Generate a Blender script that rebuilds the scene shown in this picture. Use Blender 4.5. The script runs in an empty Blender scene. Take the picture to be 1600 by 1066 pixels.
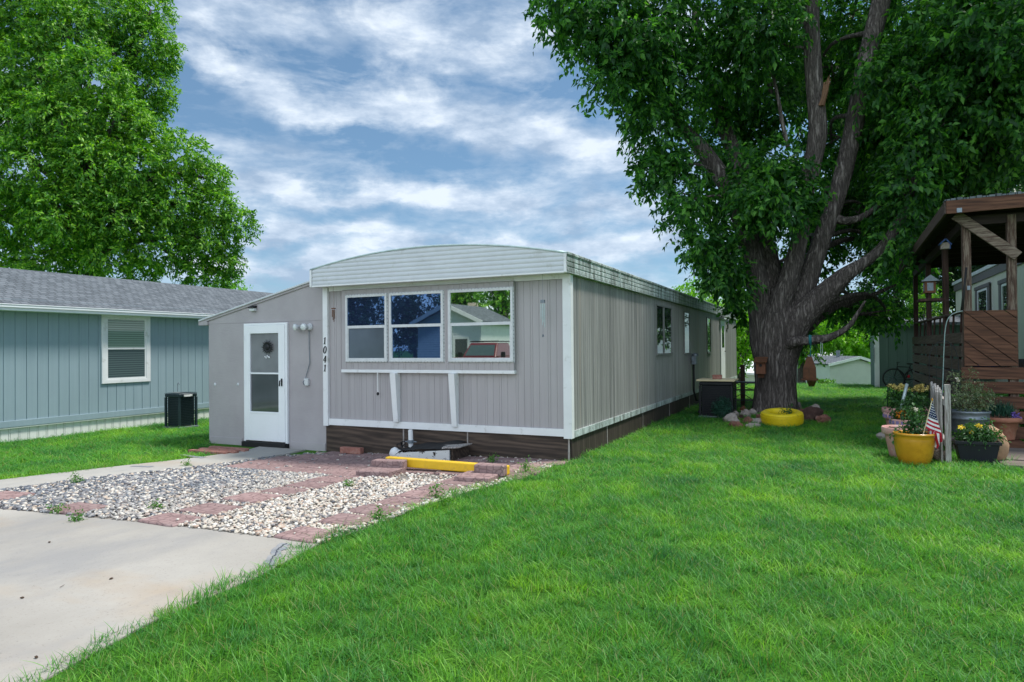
import bpy, bmesh, math, random
import numpy as np
from mathutils import Vector, Matrix, noise as mnoise

SC = bpy.context.scene
COL = SC.collection
RNG = random.Random(7)
NR = np.random.default_rng(11)
PI = math.pi

# ------------------------------------------------------------------ camera
YAW, PITCH, ROLL, FPX = 0.436009, 0.0102463, -0.00891755, 1057.195
EYE = Vector((0, 0, 1.6))
_f = Vector((-math.sin(YAW) * math.cos(PITCH), math.cos(YAW) * math.cos(PITCH), math.sin(PITCH)))
_r0 = Vector((math.cos(YAW), math.sin(YAW), 0))
_u0 = _r0.cross(_f)
_r = math.cos(ROLL) * _r0 + math.sin(ROLL) * _u0
_u = -math.sin(ROLL) * _r0 + math.cos(ROLL) * _u0


def ray(x, y):
    return _f + _r * ((x - 800) / FPX) - _u * ((y - 533) / FPX)


def sm(t):
    t = min(1.0, max(0.0, t))
    return t * t * (3 - 2 * t)


def gz(x, y):
    """height of the ground"""
    z = -0.10 * sm((-3.4 - x) / 4.0) * sm((y - 4.4) / 3.6)
    z += -2.6 * sm((y - 28.5) / 24.0)
    return z


def g(px, py, dz=0.0):
    d = ray(px, py)
    z = 0.0
    for _ in range(8):
        p = EYE + d * ((z + dz - EYE.z) / d.z)
        z = gz(p.x, p.y)
    return p


def fy(px, py, Y):
    d = ray(px, py)
    return EYE + d * (Y / d.y)


def sx(px, py, X):
    d = ray(px, py)
    return EYE + d * (X / d.x)


def pd(px, py, depth):
    return EYE + ray(px, py) * depth


cam_data = bpy.data.cameras.new("camera")
cam = bpy.data.objects.new("camera", cam_data)
COL.objects.link(cam)
cam.matrix_world = Matrix(((_r.x, _u.x, -_f.x, EYE.x), (_r.y, _u.y, -_f.y, EYE.y), (_r.z, _u.z, -_f.z, EYE.z), (0, 0, 0, 1)))
cam_data.sensor_width = 36.0
cam_data.lens = FPX / 1600 * 36
cam_data.clip_start = 0.05
cam_data.clip_end = 2000
SC.camera = cam
SC.view_settings.view_transform = 'Standard'
SC.view_settings.look = 'None'
SC.view_settings.gamma = 1.0
SC.view_settings.exposure = 0.86
try:
    SC.cycles.use_denoising = True
    SC.cycles.max_bounces = 8
    SC.cycles.transparent_max_bounces = 8
except Exception:
    pass


# ------------------------------------------------------------------ materials
class NT:
    def __init__(s, name):
        s.m = bpy.data.materials.new(name)
        s.m.use_nodes = True
        s.t = s.m.node_tree
        s.t.nodes.clear()
        s.out = s.t.nodes.new('ShaderNodeOutputMaterial')

    def n(s, typ, **kw):
        nd = s.t.nodes.new(typ)
        for k, v in kw.items():
            setattr(nd, k, v)
        return nd

    def l(s, a, b):
        s.t.links.new(a, b)

    def put(s, sock, v):
        if hasattr(v, 'is_output'):
            s.l(v, sock)
        elif isinstance(v, (tuple, list)) and len(v) == 3 and sock.type == 'RGBA':
            sock.default_value = (*v, 1)
        else:
            sock.default_value = v

    def coords(s, kind='Object', scale=(1, 1, 1), rot=(0, 0, 0), loc=(0, 0, 0)):
        if kind == 'World':
            v = s.n('ShaderNodeNewGeometry').outputs['Position']
        else:
            v = s.n('ShaderNodeTexCoord').outputs[kind]
        mp = s.n('ShaderNodeMapping')
        s.l(v, mp.inputs['Vector'])
        mp.inputs['Scale'].default_value = scale
        mp.inputs['Rotation'].default_value = rot
        mp.inputs['Location'].default_value = loc
        return mp.outputs[0]

    def noise(s, vec, scale=5, detail=5, rough=.6, dist=0.0):
        nd = s.n('ShaderNodeTexNoise')
        s.l(vec, nd.inputs['Vector'])
        nd.inputs['Scale'].default_value = scale
        nd.inputs['Detail'].default_value = detail
        nd.inputs['Roughness'].default_value = rough
        nd.inputs['Distortion'].default_value = dist
        return nd.outputs['Fac']

    def ramp(s, fac, stops):
        nd = s.n('ShaderNodeValToRGB')
        cr = nd.color_ramp
        while len(cr.elements) < len(stops):
            cr.elements.new(.5)
        for e, (p, c) in zip(cr.elements, stops):
            e.position = p
            e.color = (c, c, c, 1) if isinstance(c, (int, float)) else (*c, 1)
        s.l(fac, nd.inputs[0])
        return nd.outputs[0]

    def mix(s, fac, a, b, blend='MIX'):
        nd = s.n('ShaderNodeMix', data_type='RGBA', blend_type=blend)
        s.put(nd.inputs[0], fac)
        s.put(nd.inputs[6], a)
        s.put(nd.inputs[7], b)
        return nd.outputs[2]

    def math(s, op, a, b=0.0, c=0.0, clamp=False):
        nd = s.n('ShaderNodeMath', operation=op, use_clamp=clamp)
        s.put(nd.inputs[0], a)
        s.put(nd.inputs[1], b)
        if op in ('MULTIPLY_ADD', 'SMOOTH_MIN', 'WRAP'):
            s.put(nd.inputs[2], c)
        return nd.outputs[0]

    def bump(s, h, strength=.3, dist=.01, normal=None):
        nd = s.n('ShaderNodeBump')
        s.l(h, nd.inputs['Height'])
        nd.inputs['Strength'].default_value = strength
        nd.inputs['Distance'].default_value = dist
        if normal is not None:
            s.l(normal, nd.inputs['Normal'])
        return nd.outputs[0]

    def bsdf(s, color, rough=.6, metal=0.0, spec=.5, normal=None, **kw):
        nd = s.n('ShaderNodeBsdfPrincipled')
        s.put(nd.inputs['Base Color'], color)
        s.put(nd.inputs['Roughness'], rough)
        nd.inputs['Metallic'].default_value = metal
        nd.inputs['Specular IOR Level'].default_value = spec
        if normal is not None:
            s.l(normal, nd.inputs['Normal'])
        for k, v in kw.items():
            s.put(nd.inputs[k], v)
        return nd.outputs[0]

    def done(s, shader):
        s.l(shader, s.out.inputs['Surface'])
        return s.m


def plain(name, col, rough=.6, var=.12, scale=6, bump=.15, bscale=60, metal=0.0, spec=.4, stretch=(1, 1, 1), dirt=None, dirt_amt=.35, dirt_scale=3, bdist=.004):
    """painted or cast surface with mild tone variation, blotchy dirt and fine relief"""
    t = NT(name)
    v = t.coords('Object', stretch)
    a = t.noise(v, scale, 5, .6)
    lo = tuple(c * (1 - var) for c in col)
    hi = tuple(min(1, c * (1 + var)) for c in col)
    c = t.ramp(a, [(.3, lo), (.7, hi)])
    if dirt:
        d = t.noise(v, dirt_scale, 7, .7)
        c = t.mix(t.ramp(d, [(.62 - dirt_amt * .4, 0.0), (.74, 1.0)]), c, dirt)
    h = t.noise(v, bscale, 3, .6)
    nm = t.bump(h, bump, bdist)
    return t.done(t.bsdf(c, t.ramp(a, [(.2, rough * .85), (.8, min(1, rough * 1.15))]), metal, spec, nm))


M = {}
M['white'] = plain('white_paint', (.74, .75, .76), .45, .05, 3, .12, 30, dirt=(.45, .45, .42), dirt_amt=.12, dirt_scale=5)
M['white_metal'] = plain('white_metal', (.56, .585, .61), .35, .05, 4, .05, 20, dirt=(.42, .43, .42), dirt_amt=.15)
M['door_white'] = plain('door_white', (.80, .82, .84), .35, .03, 2, .03, 10)
M['win_frame'] = plain('aluminium_frame', (.60, .62, .63), .4, .08, 14, .1, 60, dirt=(.42, .43, .43), dirt_amt=.1, dirt_scale=20)
M['coil_teal'] = plain('dark_teal_coil', (.010, .020, .024), .6, .3, 12, .3, 60)
M['teal_metal'] = plain('dark_teal_metal', (.014, .030, .036), .5, .2, 10, .1, 50)
M['side_frame'] = plain('dull_window_frame', (.20, .20, .19), .5, .15, 12, .1, 50)
M['black_metal'] = plain('black_metal', (.008, .009, .011), .55, .3, 10, .1, 50)
M['dark_green_metal'] = plain('dark_green_metal', (.015, .05, .035), .5, .3, 10, .1, 50)
M['light_metal'] = plain('light_metal', (.45, .55, .55), .4, .15, 10, .1, 50, metal=.3)
M['galv'] = plain('galvanised_metal', (.20, .235, .27), .45, .25, 14, .1, 40, metal=.5, dirt=(.12, .13, .14), dirt_amt=.3, dirt_scale=9)
M['brick'] = plain('red_brick', (.30, .13, .10), .9, .3, 12, .6, 70, dirt=(.34, .24, .20), dirt_amt=.3, dirt_scale=14)
M['soil'] = plain('potting_soil', (.02, .014, .010), 1.0, .5, 40, 1.0, 60, bdist=.02)
M['navy_plastic'] = plain('dark_navy_plastic', (.004, .005, .011), .55, .2, 5, .1, 60)
M['tan_clay'] = plain('tan_clay', (.36, .22, .13), .8, .15, 8, .4, 40, dirt=(.22, .13, .08), dirt_amt=.2)
M['terracotta'] = plain('terracotta', (.34, .14, .085), .75, .12, 8, .25, 60, dirt=(.45, .26, .18), dirt_amt=.2, dirt_scale=6)
M['pink_clay'] = plain('pink_clay', (.52, .27, .24), .8, .12, 9, .35, 60, dirt=(.60, .48, .42), dirt_amt=.3, dirt_scale=7)
M['lavender'] = plain('lavender_paint', (.22, .17, .36), .7, .15, 20, .2, 60)
M['yellow_glaze'] = plain('yellow_glaze', (.50, .24, .015), .22, .16, 5, .12, 14, spec=.6, dirt=(.33, .14, .01), dirt_amt=.25, dirt_scale=4)
M['yellow_paint'] = plain('yellow_paint', (.78, .48, .02), .5, .08, 8, .25, 40, dirt=(.55, .34, .05), dirt_amt=.18, dirt_scale=9)
M['tyre_yellow'] = plain('yellow_tyre_paint', (.72, .55, .012), .5, .1, 9, .2, 60, dirt=(.45, .32, .03), dirt_amt=.15, dirt_scale=12)
M['cream_board'] = plain('cream_board', (.62, .52, .32), .7, .12, 7, .3, 50)
M['stone_pale'] = plain('pale_stone', (.36, .31, .28), .9, .35, 6, .9, 14, dirt=(.14, .09, .07), dirt_amt=.35, dirt_scale=6, bdist=.02)
M['stone_red'] = plain('red_stone', (.19, .085, .06), .9, .35, 7, .9, 14, dirt=(.30, .22, .19), dirt_amt=.25, dirt_scale=6, bdist=.02)
M['stone_dark'] = plain('dark_lava_stone', (.055, .028, .022), .95, .4, 10, 1.0, 18, dirt=(.12, .07, .05), dirt_amt=.2, dirt_scale=9, bdist=.03)
M['glass_clear_lamp'] = plain('lamp_glass', (.62, .66, .66), .12, .1, 8, .1, 40, spec=.8)
M['rope_teal'] = plain('teal_rope', (.02, .16, .18), .8, .2, 40, .4, 150)
M['black_rubber'] = plain('black_rubber', (.012, .012, .013), .7, .3, 12, .3, 60)
M['blue_paint'] = plain('blue_paint', (.03, .07, .22), .6, .2, 12, .2, 60)
M['red_brown_wood'] = plain('red_brown_wood', (.13, .05, .025), .75, .3, 8, .4, 40, stretch=(1, 1, .2))
M['rust'] = plain('rusty_metal', (.11, .045, .02), .8, .35, 16, .5, 50)
M['chrome'] = plain('chrome', (.6, .6, .6), .15, .05, 5, 0.02, 20, metal=.9)
M['truck_red'] = plain('truck_red_paint', (.12, .008, .012), .3, .08, 4, .02, 20, spec=.7)
M['truck_glass'] = plain('truck_glass', (.05, .08, .08), .08, .1, 4, .02, 10, spec=.8)
M['headlight'] = plain('headlight', (.7, .7, .68), .15, .05, 6, .02, 20, spec=.8)
M['asphalt'] = plain('asphalt', (.055, .055, .056), .9, .2, 3, .5, 200)
M['screen'] = plain('insect_screen', (.075, .085, .095), .5, .08, 4, .3, 300)
M['fabric_red'] = plain('flag_red', (.40, .012, .03), .8, .08, 20, .3, 200)
M['fabric_white'] = plain('flag_white', (.72, .72, .74), .8, .04, 20, .3, 200)
M['fabric_blue'] = plain('flag_blue', (.012, .022, .09), .8, .08, 20, .3, 200)
M['straw_leaf'] = plain('straw_coloured_leaf', (.34, .26, .12), .8, .25, 30, .3, 60)
M['dry_leaf'] = plain('dry_leaf', (.06, .035, .02), .9, .3, 20, .3, 60)


def streaked(name, base, dark, light, amt=.5, rust=None, kind='Object', axis_scale=(14, 14, .35), rough=.5, bump=.08):
    """sheet-metal siding with vertical weathering streaks"""
    t = NT(name)
    v = t.coords(kind, axis_scale)
    a = t.noise(v, 1.0, 6, .65)
    b = t.noise(t.coords(kind, (.7, .7, .5)), 1.6, 4, .6)
    c = t.ramp(a, [(.30, dark), (.48, base), (.68, light)])
    c = t.mix(amt, base, c)
    c = t.mix(t.ramp(b, [(.35, 0.0), (.75, .45)]), c, tuple(x * .8 for x in base))
    if rust:
        rv = t.coords(kind, (axis_scale[0] * .45, axis_scale[1] * .45, .12), loc=(3.3, 1.7, 0))
        rn = t.noise(rv, 1.0, 3, .55)
        c = t.mix(t.ramp(rn, [(.60, 0.0), (.72, .55)]), c, rust)
    nm = t.bump(t.noise(t.coords(kind, (3, 3, 3)), 3, 3, .5), bump, .01)
    return t.done(t.bsdf(c, rough, 0, .45, nm))


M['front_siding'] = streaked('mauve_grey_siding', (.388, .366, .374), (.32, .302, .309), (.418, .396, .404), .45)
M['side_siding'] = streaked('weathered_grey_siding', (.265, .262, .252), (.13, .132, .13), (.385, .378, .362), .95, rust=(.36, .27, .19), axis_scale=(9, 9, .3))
M['nb_siding'] = streaked('blue_grey_siding', (.265, .355, .40), (.235, .32, .365), (.295, .385, .43), .6, rough=.65)
M['nb_skirt'] = streaked('cream_skirting', (.74, .75, .71), (.60, .61, .58), (.8, .8, .77), .5)
M['green_siding'] = streaked('dull_green_boards', (.085, .135, .115), (.06, .10, .085), (.11, .165, .14), .6, rough=.8)
M['cream_siding'] = streaked('cream_siding', (.60, .58, .50), (.5, .49, .43), (.66, .64, .56), .5)
M['pale_green_siding'] = plain('pale_green_siding', (.50, .54, .49), .6, .05, 2, .05, 20)


def fascia_mat():
    t = NT('mildewed_white_fascia')
    v = t.coords('Object', (1, 1, 1))
    big = t.noise(v, 1.2, 6, .7)
    st = t.noise(t.coords('Object', (6, 6, .8)), 1.4, 7, .75)
    c = t.ramp(big, [(.3, (.40, .49, .47)), (.65, (.60, .68, .66))])
    c = t.mix(t.ramp(st, [(.44, 0.0), (.60, .92)]), c, (.085, .10, .088))
    fine = t.noise(v, 22, 6, .8)
    c = t.mix(t.ramp(fine, [(.52, 0.0), (.62, .7)]), c, (.11, .095, .075))
    return t.done(t.bsdf(c, .55, 0, .4, t.bump(fine, .15, .005)))


M['fascia_side'] = fascia_mat()


def stucco():
    t = NT('painted_rough_plywood')
    v = t.coords('Object')
    a = t.noise(v, 1.6, 4, .6)
    c = t.ramp(a, [(.3, (.345, .322, .332)), (.7, (.405, .38, .39))])
    spots = t.noise(t.coords('Object', (1, 1, 1), loc=(4, 2, 1)), 5, 2, .4)
    c = t.mix(t.ramp(spots, [(.76, 0.0), (.80, .5)]), c, (.45, .43, .43))
    h = t.math('ADD', t.noise(t.coords('Object', (1, 1, 2.2)), 13, 5, .6), t.math('MULTIPLY', t.noise(v, 60, 3, .6), .35))
    return t.done(t.bsdf(c, .75, 0, .3, t.bump(h, .24, .02)))


M['stucco'] = stucco()


def grain(name, dark, mid, light, axis='X', scale=1.0, rough=.7, bump=.35, paint=None, paint_amt=.5):
    """wood with long grain along one axis, optional patches of worn paint"""
    t = NT(name)
    s = {'X': (.35, 4, 4), 'Y': (4, .35, 4), 'Z': (4, 4, .35)}[axis]
    v = t.coords('Object', tuple(q * scale for q in s))
    n1 = t.noise(v, 1.6, 6, .62, .8)
    w = t.n('ShaderNodeTexWave', wave_type='BANDS', bands_direction='DIAGONAL')
    t.l(v, w.inputs['Vector'])
    w.inputs['Scale'].default_value = 1.1
    w.inputs['Distortion'].default_value = 9
    w.inputs['Detail'].default_value = 4
    w.inputs['Detail Scale'].default_value = 1.2
    f = t.math('ADD', t.math('MULTIPLY', n1, .80), t.math('MULTIPLY', w.outputs['Fac'], .20))
    c = t.ramp(f, [(.25, dark), (.5, mid), (.72, light)])
    if paint:
        pn = t.noise(t.coords('Object', tuple(q * scale * 1.3 for q in s), loc=(5, 5, 5)), 3.0, 7, .75)
        c = t.mix(t.ramp(pn, [(.5 - .1 * paint_amt, 0.0), (.6, .9)]), c, paint)
    return t.done(t.bsdf(c, rough, 0, .3, t.bump(f, bump, .006)))


M['skirt_wood'] = grain('dark_stained_plywood', (.018, .014, .012), (.060, .043, .034), (.115, .082, .062), 'X', 1.6)
M['skirt_wood_side'] = grain('dark_stained_plywood_upright', (.020, .015, .013), (.048, .037, .031), (.085, .066, .054), 'Z', 1.6)
M['porch_x'] = grain('brown_porch_boards', (.036, .014, .008), (.092, .038, .021), (.145, .065, .038), 'X', 2.2, .7, .35)
M['porch_y'] = grain('grey_brown_porch_boards', (.045, .032, .026), (.088, .062, .050), (.13, .098, .083), 'Y', 2.2, .75, .35)
M['porch_z'] = grain('dark_porch_posts', (.022, .011, .009), (.042, .020, .015), (.07, .038, .029), 'Z', 2.2)
M['worn_z'] = grain('flaking_porch_posts', (.03, .016, .011), (.06, .031, .022), (.10, .06, .045), 'Z', 2.2, .8, .5, (.20, .155, .12), .5)
M['worn_d'] = grain('flaking_brace', (.03, .016, .011), (.06, .033, .024), (.10, .06, .045), 'X', 2.0, .8, .5, (.24, .19, .15), .9)
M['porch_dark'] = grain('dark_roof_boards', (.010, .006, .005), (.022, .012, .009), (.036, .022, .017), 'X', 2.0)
M['picket'] = grain('silvered_pickets', (.11, .09, .08), (.23, .20, .185), (.36, .32, .30), 'Z', 4.0, .85, .5, (.48, .46, .44), .5)
M['driftwood'] = grain('grey_log', (.08, .06, .045), (.17, .135, .105), (.26, .22, .18), 'Y', 4.0, .9, .5)
M['deck_grey'] = grain('weathered_deck', (.09, .07, .06), (.16, .13, .11), (.22, .18, .16), 'X', 3.0, .9, .4)


def shingles():
    t = NT('grey_shingles')
    tc = t.n('ShaderNodeTexCoord').outputs['Object']
    sp = t.n('ShaderNodeSeparateXYZ')
    t.l(tc, sp.inputs[0])
    cb = t.n('ShaderNodeCombineXYZ')
    t.l(sp.outputs['Y'], cb.inputs[0])
    t.l(t.math('MULTIPLY', sp.outputs['X'], 1.05), cb.inputs[1])
    b = t.n('ShaderNodeTexBrick', offset=.37, offset_frequency=2)
    t.l(cb.outputs[0], b.inputs['Vector'])
    b.inputs['Color1'].default_value = (.10, .115, .13, 1)
    b.inputs['Color2'].default_value = (.165, .185, .205, 1)
    b.inputs['Mortar'].default_value = (.035, .04, .045, 1)
    b.inputs['Scale'].default_value = 1.0
    b.inputs['Mortar Size'].default_value = .008
    b.inputs['Mortar Smooth'].default_value = .3
    b.inputs['Brick Width'].default_value = .16
    b.inputs['Row Height'].default_value = .14
    nz = t.noise(tc, 1.2, 5, .6)
    c = t.mix(.25, b.outputs['Color'], t.ramp(nz, [(.3, (.75, .75, .75)), (.7, (1.2, 1.2, 1.2))]), 'MULTIPLY')
    gr = t.noise(tc, 180, 2, .6)
    c = t.mix(.5, c, t.ramp(gr, [(.3, .6), (.7, 1.25)]), 'MULTIPLY')
    h = t.math('ADD', t.math('MULTIPLY', b.outputs['Fac'], -1.0), t.math('MULTIPLY', gr, .3))
    return t.done(t.bsdf(c, .9, 0, .2, t.bump(h, .6, .012)))


M['shingles'] = shingles()


def concrete(name='concrete', lo=(.27, .25, .222), hi=(.40, .378, .34), joints=False):
    t = NT(name)
    v = t.coords('World')
    a = t.noise(v, .55, 6, .62)
    c = t.ramp(a, [(.28, lo), (.7, hi)])
    st = t.noise(t.coords('World', (.5, .9, 1), loc=(2.2, 5, 0)), 1.0, 5, .6)
    c = t.mix(t.ramp(st, [(.52, 0.0), (.70, .6)]), c, (.36, .275, .19))
    gy = t.noise(t.coords('World', (1.0, .45, 1), rot=(0, 0, .5), loc=(7, 1, 0)), .9, 6, .65)
    c = t.mix(t.ramp(gy, [(.48, 0.0), (.66, .6)]), c, (.235, .235, .24))
    sp = t.noise(v, 60, 4, .75)
    c = t.mix(t.ramp(sp, [(.58, 0.0), (.68, .6)]), c, (.20, .185, .165))
    fine = t.noise(v, 240, 2, .5)
    br = t.noise(t.coords('World', (60, 2.5, 1)), 1.0, 3, .6)
    h = t.math('ADD', fine, t.math('MULTIPLY', br, .6))
    return t.done(t.bsdf(c, .85, 0, .25, t.bump(h, .25, .004)))


M['concrete'] = concrete()
M['walk_concrete'] = concrete('walk_concrete', (.32, .305, .275), (.42, .405, .37))
M['caulk'] = plain('grey_caulk', (.20, .22, .25), .8, .25, 9, .3, 40, dirt=(.33, .31, .28), dirt_amt=.5, dirt_scale=5)
M['crack'] = plain('crack_filler', (.07, .08, .10), .8, .3, 20, .3, 60)


def paver():
    t = NT('mauve_red_paver')
    v = t.coords('Object')
    oi = t.n('ShaderNodeObjectInfo').outputs['Random']
    vv = t.n('ShaderNodeVectorMath', operation='ADD')
    t.l(v, vv.inputs[0])
    cmb = t.n('ShaderNodeCombineXYZ')
    t.l(t.math('MULTIPLY', oi, 40.0), cmb.inputs[0])
    t.l(t.math('MULTIPLY', oi, 17.0), cmb.inputs[1])
    t.l(cmb.outputs[0], vv.inputs[1])
    v = vv.outputs[0]
    vo = t.n('ShaderNodeTexVoronoi', feature='DISTANCE_TO_EDGE')
    t.l(v, vo.inputs['Vector'])
    vo.inputs['Scale'].default_value = 11
    vo.inputs['Randomness'].default_value = .75
    e = t.ramp(vo.outputs['Distance'], [(.0, 0.0), (.10, 1.0)])
    a = t.noise(v, 9, 5, .65)
    c = t.ramp(a, [(.3, (.235, .155, .150)), (.7, (.34, .24, .233))])
    tone = t.ramp(oi, [(0, (.85, .85, .85)), (1, (1.15, 1.12, 1.1))])
    c = t.mix(1.0, c, tone, 'MULTIPLY')
    c = t.mix(t.math('MULTIPLY', t.math('SUBTRACT', 1.0, e), .65), c, (.11, .07, .068))
    d = t.noise(v, 4, 6, .7)
    c = t.mix(t.ramp(d, [(.55, 0.0), (.72, .5)]), c, (.36, .28, .26))
    h = t.math('ADD', e, t.math('MULTIPLY', t.noise(v, 70, 3, .6), .5))
    return t.done(t.bsdf(c, .9, 0, .25, t.bump(h, .5, .008)))


M['paver'] = paver()


def pebble():
    t = NT('river_pebbles')
    oi = t.n('ShaderNodeObjectInfo').outputs['Random']
    pos = t.n('ShaderNodeNewGeometry').outputs['Position']
    sp = t.n('ShaderNodeSeparateXYZ')
    t.l(pos, sp.inputs[0])
    # greyer stones were laid on the left bay, creamier ones on the right
    side = t.math('MULTIPLY_ADD', sp.outputs['X'], .40, 2.75, clamp=True)
    side = t.math('ADD', side, t.math('MULTIPLY', t.noise(pos, .9, 3, .5), .5))
    cream = t.ramp(oi, [(0, (.56, .50, .41)), (.2, (.64, .60, .53)), (.38, (.46, .33, .25)), (.5, (.68, .65, .60)), (.60, (.30, .28, .27)), (.72, (.60, .52, .44)), (.84, (.50, .43, .36)), (.93, (.13, .13, .14))])
    grey = t.ramp(oi, [(0, (.19, .21, .24)), (.16, (.56, .53, .48)), (.27, (.055, .07, .095)), (.43, (.30, .30, .31)), (.53, (.60, .55, .47)), (.62, (.075, .09, .12)), (.80, (.46, .37, .29)), (.88, (.15, .17, .20))])
    cr_, gr_ = cream.node.color_ramp, grey.node.color_ramp
    cr_.interpolation = gr_.interpolation = 'CONSTANT'
    c = t.mix(t.ramp(side, [(.18, .10), (1.0, .95)]), grey, cream)
    v = t.coords('Object')
    nz = t.noise(v, 2.2, 5, .7)
    c = t.mix(.6, c, t.ramp(nz, [(.25, .65), (.75, 1.25)]), 'MULTIPLY')
    return t.done(t.bsdf(c, .65, 0, .4, t.bump(nz, .2, .004)))


M['pebble'] = pebble()
M['gravel_base'] = plain('gravel_bed', (.20, .18, .16), .95, .5, 60, 1.0, 45, bdist=.02)


def ground_mat():
    t = NT('lawn_soil')
    v = t.coords('World')
    a = t.noise(v, 1.1, 6, .65)
    c = t.ramp(a, [(.3, (.04, .13, .014)), (.55, (.065, .19, .018)), (.75, (.10, .23, .026))])
    f = t.noise(v, 55, 4, .7)
    c = t.mix(.75, c, t.ramp(f, [(.3, .45), (.7, 1.5)]), 'MULTIPLY')
    return t.done(t.bsdf(c, .95, 0, .15, t.bump(f, .9, .03)))


M['ground'] = ground_mat()


def blade_mat():
    t = NT('grass_blades')
    pos = t.n('ShaderNodeNewGeometry')
    isl = pos.outputs['Random Per Island']
    oi = t.n('ShaderNodeObjectInfo').outputs['Random']
    big = t.noise(pos.outputs['Position'], .9, 6, .68)
    mid = t.noise(t.coords('World', loc=(9, 4, 0)), 2.1, 4, .6)
    c = t.ramp(big, [(.34, (.040, .19, .052)), (.5, (.105, .335, .048)), (.64, (.225, .475, .048))])
    c = t.mix(t.ramp(mid, [(.45, 0.0), (.68, .65)]), c, (.065, .25, .07))
    tone = t.math('ADD', t.math('MULTIPLY', isl, .6), t.math('MULTIPLY', oi, .4))
    c = t.mix(.8, c, t.ramp(tone, [(.12, (.42, .5, .55)), (.5, (1, 1, 1)), (.85, (1.9, 1.55, 1.2))]), 'MULTIPLY')
    c = t.mix(t.ramp(isl, [(.925, 0.0), (.94, .75)]), c, (.30, .26, .11))
    b = t.bsdf(c, .5, 0, .35)
    tr = t.n('ShaderNodeBsdfTranslucent')
    t.l(t.mix(1.0, c, (1.25, 1.3, .6), 'MULTIPLY'), tr.inputs[0])
    mx = t.n('ShaderNodeMixShader')
    mx.inputs[0].default_value = .45
    t.l(b, mx.inputs[1])
    t.l(tr.outputs[0], mx.inputs[2])
    return t.done(mx.outputs[0])


M['blade'] = blade_mat()


def leaf_mat(name, dark, mid, light, trans=.4, spec=.35, rough=.45, patch=.6, tint=(1.3, 1.5, .45)):
    t = NT(name)
    ge = t.n('ShaderNodeNewGeometry')
    isl = ge.outputs['Random Per Island']
    big = t.noise(ge.outputs['Position'], patch, 3, .6)
    f = t.math('ADD', t.math('MULTIPLY', isl, .62), t.math('MULTIPLY', big, .42))
    c = t.ramp(f, [(.22, dark), (.55, mid), (.85, light)])
    b = t.bsdf(c, rough, 0, spec)
    tr = t.n('ShaderNodeBsdfTranslucent')
    t.l(t.mix(1.0, c, tint, 'MULTIPLY'), tr.inputs[0])
    mx = t.n('ShaderNodeMixShader')
    mx.inputs[0].default_value = trans
    t.l(b, mx.inputs[1])
    t.l(tr.outputs[0], mx.inputs[2])
    return t.done(mx.outputs[0])


M['leaf_big'] = leaf_mat('dark_ash_leaves', (.018, .075, .022), (.042, .155, .030), (.15, .38, .055), .52)
M['leaf_left'] = leaf_mat('bright_ash_leaves', (.035, .14, .02), (.105, .30, .026), (.32, .57, .045), .32, patch=.25)
M['leaf_far'] = leaf_mat('yellow_green_leaves', (.09, .26, .016), (.16, .38, .02), (.25, .48, .03), .5, patch=.2)
M['leaf_dark'] = leaf_mat('deep_green_leaves', (.012, .042, .012), (.020, .066, .018), (.033, .092, .022), .3, patch=.2)
M['leaf_pot'] = leaf_mat('pot_plant_leaves', (.022, .075, .022), (.04, .12, .03), (.07, .17, .05), .3, patch=4)
M['leaf_pale'] = leaf_mat('pale_grey_green_leaves', (.09, .13, .07), (.15, .20, .10), (.23, .27, .15), .3, patch=4)
M['leaf_juniper'] = leaf_mat('blue_green_needles', (.012, .055, .035), (.022, .085, .055), (.035, .115, .075), .2, patch=4)
M['weed'] = leaf_mat('weed_leaves', (.05, .16, .02), (.08, .23, .03), (.12, .29, .04), .35, patch=4)
M['petal_yellow'] = leaf_mat('yellow_petals', (.75, .52, .01), (.80, .60, .02), (.85, .65, .05), .2, patch=4, tint=(1, 1, 1))
M['petal_pale'] = leaf_mat('pale_yellow_petals', (.58, .46, .12), (.66, .54, .17), (.72, .60, .24), .2, patch=4, tint=(1, 1, 1))
M['petal_orange'] = leaf_mat('orange_petals', (.68, .20, .01), (.78, .27, .01), (.82, .36, .02), .2, patch=4, tint=(1, 1, 1))
M['petal_white'] = leaf_mat('cream_petals', (.6, .55, .42), (.68, .64, .52), (.72, .68, .58), .2, patch=4, tint=(1, 1, 1))
M['petal_purple'] = leaf_mat('purple_petals', (.10, .06, .26), (.16, .10, .38), (.22, .15, .45), .2, patch=4, tint=(1, 1, 1))


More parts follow.
